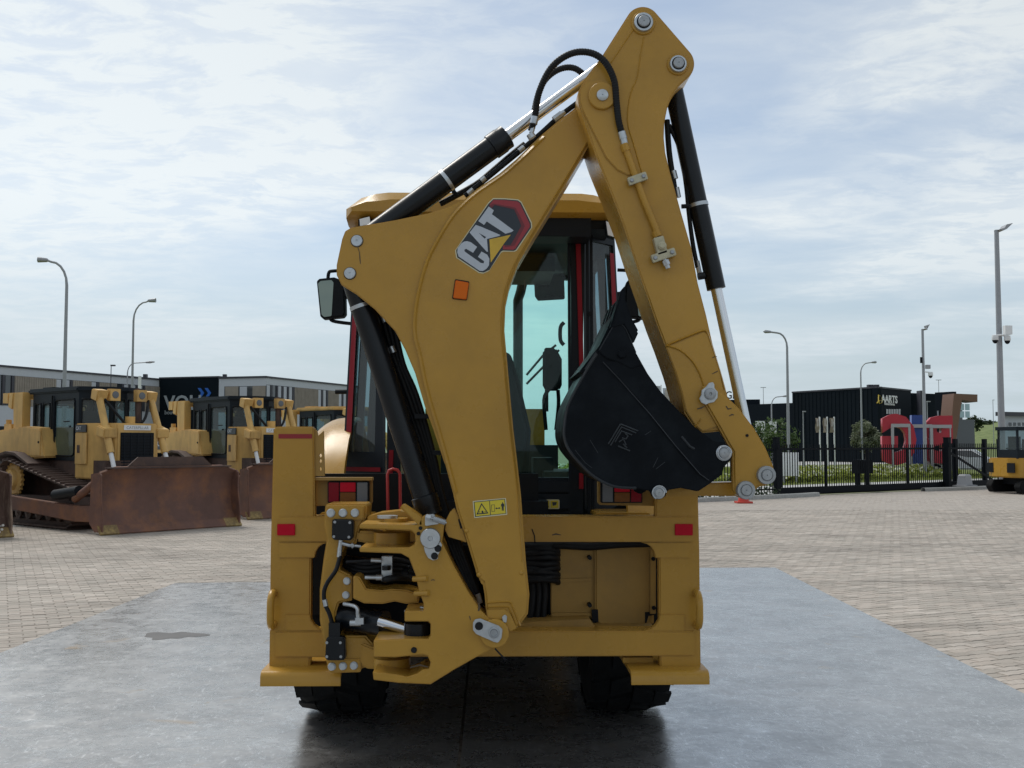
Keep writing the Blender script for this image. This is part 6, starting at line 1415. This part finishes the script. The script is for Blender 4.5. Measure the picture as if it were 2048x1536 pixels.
sh_ = leaves('shrub', [gl(random.uniform(-5.5, -.6), random.uniform(-.6, -.3), random.uniform(0.1, .5) * random.random()) for _ in range(900)], .06, LF_DK, None, random.Random(3)); tag(sh_, 'low dark shrubs along the kerb under the left bar fence', 'shrub')
# grass on the verge and the green bank behind
rr = random.Random(31); V, Fc = [], []
for k in range(26000):
    p = gl(rr.uniform(-3, 30), rr.uniform(6.3, 30)); a = rr.uniform(0, 6.28); w, h = .03, rr.uniform(.06, .16); i = len(V); d = Vector((math.cos(a) * w, math.sin(a) * w, 0))
    V += [(p - d)[:], (p + d)[:], (p + Vector((rr.uniform(-.05, .05), rr.uniform(-.05, .05), h)))[:]]; Fc.append((i, i + 1, i + 2))
me = bpy.data.meshes.new('verge_grass'); me.from_pydata(V, [], Fc); LFGR = leafm('grass_blade', (0.14, 0.18, .03), (.30, .34, .07)); go = link('verge_grass', me, LFGR); tag(go, 'short yellow-green grass on the verge beyond the gate', 'grass', kind='stuff')
BANKM = ground_mat('bank_grass', (0.10, 0.14, 0.045), (0.20, 0.235, 0.09), 1.2)
bm = bmesh.new(); x0 = at(1700, 150).x
gx, gy = 40, 8
VV = [[bm.verts.new((x0 + 3.2 * i, 135 + 6 * j, 5.2 * (1 - math.cos(math.pi * min(j, 6) / 6)) / 2 * (1 + .06 * math.sin(i * .7)) - .05 + .2 * math.sin(i * 1.3 + j))) for i in range(gx)] for j in range(gy)]
for a, b in zip(VV, VV[1:]):
    for i in range(gx - 1): bm.faces.new((a[i], a[i + 1], b[i + 1], b[i]))
tag(fin('green_bank', bm, BANKM, smooth=60), kind='structure')

# ================================================================== the three big letters, seen from behind
LRED = pbr('letter_red', (0.40, 0.014, 0.03), 0.45, var=.06); LBLU = pbr('letter_blue', (0.012, 0.045, 0.22), 0.45, var=.06); FRAME = pbr('letter_frame', (0.34, 0.34, 0.35), .5, .2)
def big_letter(ch, px, Y, size, mat, label, rz=R(0), xs=.9):
    c_ = at(px, Y); T = empty('letter_sculpture', c_, label, 'letter', 'giant letters on the verge'); rot = Matrix.Rotation(math.pi + rz, 3, 'Z') @ RX
    zc = P(px, 884, Y).z
    text('letter_body', ch, size, (c_.x, Y, zc), rot, mat, T, 0.34, bold=0.19, xs=xs)
    for s in (-1, 1): 
        o = L_box('frame_post', -.06, .06, -.06, .06, 0, zc + size * .26, FRAME, None); o.parent = T; o.matrix_basis = Matrix.Translation((s * size * .19 * xs, -.42, 0))
    o = L_box('frame_beam', -size * .21 * xs, size * .21 * xs, -.07, .07, -.09, .09, FRAME, None); o.parent = T; o.matrix_basis = Matrix.Translation((0, -.42, zc + size * .26)); return T
big_letter('G', 1796, 56, 3.3, LRED, 'giant red letter with a hole, left of the blue one, seen from behind', R(-14), .70)
big_letter('I', 1835, 57, 3.25, LBLU, 'giant blue letter standing between two red ones', R(-14))
big_letter('B', 1876, 57.5, 3.2, LRED, 'giant red letter with rounded left side, right of the blue one', R(-14), .84)

# ================================================================== buildings
BGRY = pbr('cladding_grey', (0.44, 0.465, 0.50), .5, var=.04); BCOP = pbr('coping_dark', (0.035, 0.035, 0.045), .5); BBLK = pbr('cladding_black', (0.005, 0.009, 0.013), .7, var=.15, vscale=.8, spec=.08)
BBLK2 = pbr('cladding_black_ribbed', (0.007, 0.011, 0.016), .65, var=.12, spec=.08); BWOOD = pbr('timber_slats', (0.25, 0.22, 0.185), .75, var=.15, vscale=2); BBRN = pbr('brown_panel', (0.16, 0.085, 0.055), .6, var=.1)
WIN = pbr('window_glass', (0.03, 0.035, 0.04), .06, 0.0, spec=1.0); WINL = pbr('window_blind', (0.42, 0.44, 0.48), .3, var=.08, vscale=.3); BLUE = pbr('chevron_blue', (0.01, 0.10, 0.42), .5)
def wallbox(name, a, b, z0, z1, d, mat, parent, off=0.0, u0=0.0, u1=1.0):
    """box on the wall line a->b (plan points), d deep behind the face, off proud of it (towards the camera side)"""
    a, b = Vector((a[0], a[1], 0)), Vector((b[0], b[1], 0)); dx = b - a; n = Vector((dx.y, -dx.x, 0)).normalized()
    if n.y > 0: n = -n
    p, q = a + dx * u0 + n * off, a + dx * u1 + n * off; bm = bmesh.new(); R4 = [p, q, q - n * d, p - n * d]
    lo = [bm.verts.new(v + Vector((0, 0, z0))) for v in R4]; hi = [bm.verts.new(v + Vector((0, 0, z1))) for v in R4]
    bm.faces.new(lo[::-1]); bm.faces.new(hi)
    for k in range(4): bm.faces.new((lo[k], lo[(k + 1) % 4], hi[(k + 1) % 4], hi[k]))
    return fin(name, bm, mat, parent)
def XY(px, Y): v = at(px, Y); return (v.x, Y)
off_a, off_b, off_c, off_d, off_e = XY(-60, 75.5), XY(316, 93.5), XY(436, 91.5), XY(531, 90), XY(720, 105)
OB = empty('office_building', (off_b[0], off_b[1], 0), 'long two-storey grey office with timber panels behind the bulldozers', 'building')
def zat(px, py, Y): return P(px, py, Y).z
ZR = zat(310, 757, 93.5)
def wing(a, b, bays, seed, name='wing'):
    rr = random.Random(seed); w = wallbox('wall', a, b, 0, ZR - .12, 9, BGRY, OB)
    wallbox('coping', a, b, ZR - .14, ZR, 9.2, BCOP, w, .1)
    wallbox('window_band', a, b, 4.5, 6.7, .2, WIN, w, .012)
    wallbox('plinth', a, b, 0, 3.0, .2, WIN, w, .012)
    L = math.dist(a, b); u = 0.0
    while u < 1:
        k = rr.choice((0, 1, 2, 1, 0)); du = (2.0 if k == 0 else 0.85) / L
        if k == 0:
            tp = wallbox('timber_panel', a, b, 4.52, 6.68, .1, BWOOD, w, .06, u, min(u + du, 1))
            ns = 9
            for j in range(ns): wallbox('slat', a, b, 4.53, 6.67, .03, BWOOD, tp, .09, u + du * (j + .15) / ns, min(u + du * (j + .6) / ns, 1))
        else:
            wn = wallbox('window', a, b, 4.55, 6.65, .04, WINL if k == 1 else WIN, w, .03, u + du * .05, min(u + du * .62, 1))
            wallbox('mullion', a, b, 4.52, 6.68, .1, BCOP, wn, .10, u + du * .66, min(u + du * .95, 1))
        u += du
    return w
wing(off_a, off_b, 0, 5); wing(off_d, off_e, 0, 8)
w2 = wallbox('wall', off_c, off_d, 0, ZR - .12, 6, BGRY, OB); wallbox('coping', off_c, off_d, ZR - .14, ZR + .02, 6.2, BCOP, w2, .1)
wallbox('recess_glass', off_c, off_d, 4.5, 6.6, .2, WIN, w2, .012, .12, 1.0); wallbox('timber_panel', off_c, off_d, 4.52, 6.58, .1, BWOOD, w2, .05, .14, .42); wallbox('timber_panel', off_c, off_d, 4.52, 6.58, .1, BWOOD, w2, .05, .72, .99)
wallbox('window', off_c, off_d, 4.55, 6.55, .05, WINL, w2, .04, .45, .6); wallbox('plinth', off_c, off_d, 0, 3, .2, WIN, w2, .012, .12, 1)
w3 = wallbox('dark_wall', off_b, off_c, 0, ZR - .02, 5, BBLK, OB)
wallbox('coping', off_b, off_c, ZR - .02, ZR + .1, 5.2, BCOP, w3, .05)
wd = Vector((off_c[0] - off_b[0], off_c[1] - off_b[1], 0)).normalized(); wn_ = Vector((wd.y, -wd.x, 0)); wn_ = wn_ if wn_.y < 0 else -wn_
WR = Matrix((wd, (0, 0, 1), wn_)).transposed()
def on_wall(px, py, off=.06):
    d = ray(px, py); o = Vector((off_b[0], off_b[1], 0)) + wn_ * off; t = (o - Vector((0, 0, 0))).dot(wn_) / d.dot(wn_); return Vector((d.x * t, d.y * t, CAM_H + d.z * t))
for x in (395, 409):
    q = [on_wall(x + dx, y) for dx, y in ((0, 776), (6, 776), (13, 786), (6, 797), (0, 797), (7, 786))]
    bm = bmesh.new(); bm.faces.new([bm.verts.new(p) for p in q]); r_ = bmesh.ops.extrude_face_region(bm, geom=bm.faces[:]); bmesh.ops.translate(bm, verts=[v for v in r_['geom'] if isinstance(v, bmesh.types.BMVert)], vec=-wn_ * .05); fin('chevron', bm, BLUE, w3)
SIGNG = pbr('sign_grey', (.30, .33, .35), .6)
text('sign_letters', 'VOLI', 1.75, on_wall(366, 807), WR, SIGNG, w3, .03, bold=.03); text('sign_line', 'bouwgroep', .5, on_wall(352, 825), WR, SIGNG, w3, .02)
for px in (195, 294, 452): 
    a_ = at(px, 94); box('roof_vent', a_.x - .15, a_.x + .15, 93, 93.4, ZR - .1, ZR + .35, BCOP, OB)
text('house_number', '12', 1.5, (P(243, 832, 89).x, 87.2, zat(243, 812, 89)), Matrix.Rotation(math.atan2(off_b[1] - off_a[1], off_b[0] - off_a[0]), 3, 'Z') @ RX, BGRY, OB, .03)

HB = empty('black_hall', (at(1750, 100).x, 100, 0), 'large black clad hall with a yellow digger logo and AARTS lettering', 'building')
ha, hb, hc, hd = XY(1440, 118), XY(1586, 110), XY(1757, 100), XY(1824, 106)
z1 = zat(1586, 786, 110); z2 = zat(1510, 808, 113)
wl_ = wallbox('wall', XY(1380, 121), hb, 0, z2, 10, BBLK2, HB); 
zc_ = zat(1757, 776, 100)
wa = wallbox('wall', hb, hc, 0, zc_, .5, BBLK, HB); wallbox('coping', hb, hc, zc_, zc_ + .15, .7, BCOP, wa, .08)
wb = wallbox('wall', hc, hd, 0, zc_, .5, BBLK2, HB); wallbox('coping', hc, hd, zc_, zc_ + .15, .7, BCOP, wb, .08)
for k in range(22): wallbox('cladding_rib', hb, hc, .2, zc_ - .1, .04, BBLK, wa, .04, (k + .4) / 22, (k + .6) / 22)
hw = Vector((hd[0] - hc[0], hd[1] - hc[1], 0)).normalized(); hn = Vector((hw.y, -hw.x, 0)); hn = hn if hn.y < 0 else -hn; HR = Matrix((hw, (0, 0, 1), hn)).transposed()
def on_hall(px, py, off=.08):
    d = ray(px, py); o = Vector((hc[0], hc[1], 0)) + hn * off; t = o.dot(hn) / d.dot(hn); return Vector((d.x * t, d.y * t, CAM_H + d.z * t))
text('sign_letters', 'AARTS', .98, on_hall(1779, 799), HR, WHT, wb, .02, bold=.025, xs=1.3); text('sign_line', 'National Bureau', .38, on_hall(1779, 808), HR, WHT, wb, .015)
LOGY = pbr('logo_yellow', (.55, .40, .04), .5)
tube('logo_digger', [on_hall(*q) for q in ((1754, 806), (1757, 803), (1757, 790), (1762, 794), (1765, 802))], .05, LOGY, wb, 6)
tube('logo_digger', [on_hall(1760.5 + 3 * math.cos(k * .5), 804 + 3 * math.sin(k * .5)) for k in range(13)], .05, LOGY, wb, 6)
for k in range(5): q = [on_hall(1772.5 + k * 5 + dx, y) for dx, y in ((0, 818), (4, 818.5), (4, 828), (0, 827.5))]; quadmesh('window', [q], WINL, wb)
q = [on_hall(x_, y_) for x_, y_ in ((1797.5, 818), (1801, 818), (1801, 829), (1797.5, 829))]; quadmesh('window', [q], WINL, wb)
for px in (1744, 1756): a_ = at(px, 104); box('roof_unit', a_.x - .25, a_.x + .25, 104, 104.5, zc_ - .1, zc_ + .55, BCOP, HB)
we = wallbox('wall', XY(1822, 112), XY(1880, 114), 0, zat(1850, 786, 112), 8, BBLK, HB); wf2 = wallbox('wall', XY(1872, 108), XY(1908, 106), 0, zat(1872, 785, 108), .5, BBLK2, HB)
wallbox('chimney', XY(1843, 111), XY(1853, 111), 0, zat(1848, 781, 111), 1, BCOP, HB)
for x_ in (1876, 1880.5): wallbox('window', XY(x_, 107.6), XY(x_ + 3, 107.5), zat(x_, 831, 107), zat(x_, 821, 107), .05, WINL, wf2, .05)
# brown portal with its glass front
pY = 103
bm = bmesh.new(); prism_bm(bm, px2([(1899, 884), (1912, 884), (1924, 800), (1955, 804), (1955, 789), (1908, 787)], pY), pY, pY + 2.6); pt = fin('portal', bm, BBRN, HB)
box('portal_glass', P(1918, 835, pY).x, P(1948, 835, pY).x, pY + 2.5, pY + 2.6, 2.6, zat(1930, 804, pY), MATS['window_glass'], pt)
PGL = pbr('sky_window', (.32, .42, .43), .08, .6)
for i, x_ in enumerate((1921, 1932)):
    for j, y_ in enumerate((806, 821)): wallbox('pane', XY(x_, pY + 2.4), XY(x_ + 9, pY + 2.4), zat(x_, y_ + 13, pY), zat(x_, y_, pY), .04, PGL, pt, .02)
wallbox('portal_wall', XY(1914, pY + 2), XY(1950, pY + 2), 0, zat(1930, 838, pY), 3, MATS['window_glass'], pt)
NB = empty('far_building', (at(1460, 126).x, 126, 0), 'dark building behind the stick with dark roof letters', 'building')
wallbox('wall', XY(1340, 128), XY(1520, 124), 0, zat(1460, 800, 126), .5, BBLK2, NB); text('roof_letters', 'GEL', 1.25, P(1467, 791, 125), RX, BCOP, NB, .05, bold=.02, xs=.9)
FB = empty('far_building', (at(2040, 120).x, 120, 0), 'low dark flat-roofed building behind the small excavator', 'building')
wb_ = wallbox('wall', XY(2008, 120), XY(2120, 124), 0, zat(2010, 832, 120), .5, BGRY, FB); wallbox('roof_slab', XY(2006, 119), XY(2120, 123), zat(2010, 832, 120), zat(2010, 824, 120), .9, BCOP, wb_)
for k in range(4): wallbox('window', XY(2018 + 9 * k, 120), XY(2024 + 9 * k, 120), zat(2010, 852, 120), zat(2010, 845, 120), .05, WIN, wb_, .06)

# ================================================================== lamp posts, masts, flags, boards
GALV = pbr('galvanised_grey', (0.30, 0.31, 0.33), .5, .3, var=.06)
def lamp(px, Y, ztop, arm, label, r=0.075, head='curve', mat=GALV, name='street_lamp', grp='street lamps'):
    b_ = at(px, Y); T = empty(name, b_, label, 'street lamp', grp); s = 1 if arm > 0 else -1; L = abs(arm)
    if head == 'curve':
        path = [b_, b_ + Vector((0, 0, ztop - .9))] + [b_ + Vector((s * .55 * (1 - math.cos(k * math.pi / 10)), 0, ztop - .9 + .82 * math.sin(k * math.pi / 10))) for k in range(1, 6)] + [b_ + Vector((s * L * .75, 0, ztop - .03))]
        n = len(path); bm = bmesh.new(); add_tube(bm, path, [r] + [r * .62] + [r * .5] * (n - 2), 10); fin('mast', bm, mat, T, smooth=60)
        add = bmesh.new(); add_lathe(add, b_ + Vector((s * L * .7, 0, ztop - .03)), (s, 0, .06), [(0, .03), (.05, .07), (.35, .10), (L * .35, .05), (L * .38, .01)], 10); fin('lamp_head', add, mat, T, smooth=50)
    else:
        bm = bmesh.new(); add_tube(bm, [b_, b_ + Vector((0, 0, ztop))], [r, r * .6], 10); fin('mast', bm, mat, T, smooth=60)
        if head == 'flat':
            bm = bmesh.new(); prism_bm(bm, [(b_.x, ztop - .02), (b_.x + s * .18, ztop - .05), (b_.x + s * L * .55, ztop + .0), (b_.x + s * L, ztop + .22), (b_.x + s * L * .55, ztop + .17), (b_.x + s * .2, ztop + .04)], Y - .22, Y + .22); fin('lamp_head', bm, mat, T)
        else:
            box('lamp_head', b_.x - (L if s < 0 or head == 't' else .02), b_.x + (L if s > 0 else .02), Y - .08, Y + .08, ztop - .04, ztop + .04, mat, T)
    return T
lamp(126, 37, zat(126, 519, 37), -0.92, 'tall grey lamp on the far left, curved arm pointing left', .08)
lamp(262, 47, zat(262, 600, 47), .85, 'grey lamp with arm pointing right, second tall one from the left', .068)
lamp(252, 84, zat(252, 724, 84), 1.95, 'smaller curved lamp close behind the second tall left lamp', .075)
lamp(219, 60, zat(219, 731, 60), .22, 'slim dark post with a small square head above the left bulldozer', .035, 'box', BCOP)
lamp(1577, 60, zat(1577, 663, 60), -1.25, 'tall grey lamp with arm pointing left, right of the bucket cylinder', .10)
lamp(1724, 83, zat(1724, 724, 83), 1.2, 'grey lamp with arm pointing right in front of the black hall', .085)
lamp(1544, 95, zat(1544, 792, 95), 1.4, 'distant curved lamp low on the skyline beside the taller lamp', .09)
lamp(1607, 80, zat(1607, 823, 80), .2, 'small white-headed post lamp in front of the black hall wall', .05, 'box')
lamp(1528, 160, zat(1528, 775, 160), .4, 'thin distant twin-head mast above the hall\'s lower roof', .06, 't')
lamp(1880, 160, zat(1880, 760, 160), .4, 'thin distant twin-head mast above the black hall', .06, 't')
lamp(1988, 150, zat(1988, 800, 150), .2, 'thin distant mast over the green bank', .06, 'box')
lamp(1856, 85, zat(1856, 803, 85), .25, 'small white-headed lamp beside the blue letter', .05, 'box')
def cam_dome(T, x, y, z, s): 
    lathe('camera_body', (x, y, z), (0, 0, -1), [(-.10, .05), (-.08, .11), (.08, .12), (.10, .11)], WHT, T, 16); lathe('camera_dome', (x, y, z - .10), (0, 0, -1), [(0, .10), (.06, .09), (.11, .05), (.125, .01)], PLA, T, 16)
    cyl('camera_arm', (x, y, z + .06), (x - s, y, z + .10), .03, WHT, T, seg=8)
m1 = lamp(2004, 39, zat(1992, 460, 39), .52, 'tallest mast at the right edge with flat lamp and two cameras', .135, 'flat', name='camera_mast', grp='camera masts')
x_, z_ = m1.location.x, zat(1999, 676, 39); cam_dome(m1, x_ - .25, 38.8, z_, -.25); cam_dome(m1, x_ + .2, 38.8, z_ - .02, .2); box('junction_box', x_ + .04, x_ + .30, 38.6, 38.8, z_ + .10, z_ + .42, WHT, m1, .01)
m2 = lamp(1850, 54, zat(1848, 658, 54), .3, 'camera mast rising behind the blue letter', .10, 'flat', name='camera_mast', grp='camera masts')
x_, z_ = m2.location.x, zat(1850, 748, 54); cam_dome(m2, x_ + .28, 53.8, z_, .28); cyl('sensor', (x_ - .14, 53.9, z_ + .55), (x_ - .14, 53.9, z_ + .85), .06, PLA, m2, seg=10); box('junction_box', x_ + .05, x_ + .25, 53.7, 53.9, z_ + .25, z_ + .45, GM, m2)
FLAG = pbr('flag_cloth', (.30, .25, .20), .8, var=.35, vscale=1.2); FLAGP = pbr('flag_print', (.42, .38, .36), .8, var=.2)
def flag(px, Y, top, bot, w, label, grp='banner flags', cloth=FLAG):
    b_ = at(px, Y); zt, zb = zat(px, top, Y), zat(px, bot, Y); T = empty('banner_flag', b_, label, 'flag', grp); cyl('pole', b_, b_ + Vector((0, 0, zt + .1)), .06, WHT, T, seg=10)
    bm = bmesh.new(); n = 8; A = []
    for k in range(n + 1):
        z = zt + (zb - zt) * k / n; A.append([bm.verts.new((b_.x - .06 - w * u, Y + .12 * math.sin(k * .9 + u * 3 + px), z)) for u in (0, .33, .66, 1)])
    for a, b in zip(A, A[1:]):
        for k in range(3): bm.faces.new((a[k], a[k + 1], b[k + 1], b[k]))
    fin('cloth', bm, cloth, T, smooth=60); box('print', b_.x - .06 - w * .75, b_.x - .06 - w * .3, Y - .16, Y - .15, zb + (zt - zb) * .42, zt - (zt - zb) * .08, FLAGP, T); return T
flag(1640, 86, 836, 865, .28, 'leftmost of three brown banner flags before the black hall'); flag(1655, 86, 836, 865, .28, 'middle of three brown banner flags before the black hall'); flag(1669, 86, 836, 865, .28, 'rightmost of three brown banner flags before the black hall')
FLW = pbr('flag_pale', (.42, .45, .48), .8, var=.1)
flag(1323, 90, 772, 810, .7, 'pale banner flag above the bucket, left one', 'pale flags above the bucket', FLW); flag(1344, 80, 776, 822, .6, 'grey lettered banner flag between bucket and stick', 'pale flags above the bucket', BGRY)
def board(px0, px1, py0, py1, Y, label):
    a_, b_ = P(px0, py1, Y), P(px1, py0, Y); T = empty('info_board', (a_.x, Y, 0), label, 'board', 'white boards'); box('panel', a_.x, b_.x, Y, Y + .06, a_.z, b_.z, WHT, T)
    for x_ in (a_.x + .1, b_.x - .1): box('leg', x_ - .04, x_ + .04, Y + .06, Y + .12, 0, b_.z - .1, GALV, T)
    return T
board(1512, 1530, 842, 876, 70, 'white board just right of the bucket link'); board(1537, 1553, 842, 876, 70, 'white board behind the small dark tree'); board(1564, 1597, 905, 952, 46, 'large white board on the ground seen through the left gate bars')
mp_ = at(277, 42); T = empty('marker_pole', mp_, 'thin white pole between the lift cylinders of the left bulldozer', 'pole'); cyl('pole', mp_, mp_ + Vector((0, 0, zat(277, 752, 42))), .06, WHT, T, seg=8)
for z in (2.0, 2.8, 3.6): cyl('band', mp_ + Vector((0, 0, z)), mp_ + Vector((0, 0, z + .12)), .064, PLA, T, seg=8)
# traffic cone behind the pin
CONE = pbr('cone_red', (.5, .05, .03), .5); cb0 = G(1487, 1006); T = empty('traffic_cone', cb0, 'red traffic cone behind the bucket link pins near the kerb', 'cone')
box('base', cb0.x - .22, cb0.x + .22, cb0.y - .22, cb0.y + .22, .0, .05, CONE, T, .01); lathe('cone', (cb0.x, cb0.y, .05), (0, 0, 1), [(0, .16), (.25, .115), (.45, .08), (.7, .035), (.72, .01)], CONE, T, 20); lathe('white_band', (cb0.x, cb0.y, .35), (0, 0, 1), [(0, .103), (.16, .073)], WHT, T, 20, False)
# parked cars
def car(px, Y, rz, body, label, L=4.2):
    T = empty('parked_car', at(px, Y), label, 'car', 'parked cars', rz); 
    bm = bmesh.new(); pr = [(-2.1, .35), (-2.12, .75), (-1.95, .92), (-1.2, .98), (-.55, 1.42), (.75, 1.45), (1.55, 1.0), (2.05, .88), (2.12, .5), (2.05, .33)]
    prism_bm(bm, pr, -.85, .85); bmesh.ops.recalc_face_normals(bm, faces=bm.faces)
    for v in bm.verts:
        if v.co.z > 1.1: v.co.y *= .8
    bevel_edges(bm, .07, 3, 25); fin('body', bm, body, T, smooth=40, local=True)
    for s in (-1, 1): 
        bm = bmesh.new(); y0 = .845 * s; bm.faces.new([bm.verts.new(p) for p in ((-1.1, y0 * 1.005, 1.0), (1.4, y0 * 1.005, 1.02), (.72, y0 * .84, 1.38), (-.5, y0 * .84, 1.36))]); fin('side_window', bm, WIN, T, local=True)
        for x in (-1.3, 1.3): 
            w_ = lathe('wheel', (x, s * .68, .32), (0, s, 0), [(0, .32), (.17, .32), (.19, .28), (.19, .2), (.17, .01)], RUB, T, 20, local=True); lathe('rim', (x, s * .87, .32), (0, s, 0), [(0, .2), (.005, .19), (.0, .02)], GALV, w_, 16, local=True)
        lathe('headlight', (2.08, s * .6, .72), (1, 0, 0), [(0, .1), (.03, .08)], CLEN, T, 12, local=True)
    for x, z0_, x1, z1_ in ((1.57, 1.0, .8, 1.43), (-1.2, 1.0, -.6, 1.4)): quadmesh('windscreen', [[Vector((x + (.02 if x > 0 else -.02), -.7, z0_ + .02)), Vector((x + (.02 if x > 0 else -.02), .7, z0_ + .02)), Vector((x1 + (.02 if x > 0 else -.02), .58, z1_ + .02)), Vector((x1 + (.02 if x > 0 else -.02), -.58, z1_ + .02))]], WIN, T, local=True)
    return T
CARW = pbr('car_white', (.6, .62, .64), .25, coat=.5); CARK = pbr('car_black', (.012, .014, .017), .25, coat=.5)
car(1925, 58, R(150), CARW, 'white car parked beyond the fence right of the red letters')
car(2, 45, R(20), CARK, 'dark car parked behind the left bulldozer at the frame edge').scale = (1.15, 1.1, 1.45)
car(640, 62, R(10), CARK, 'dark car in front of the office behind the farthest bulldozer')
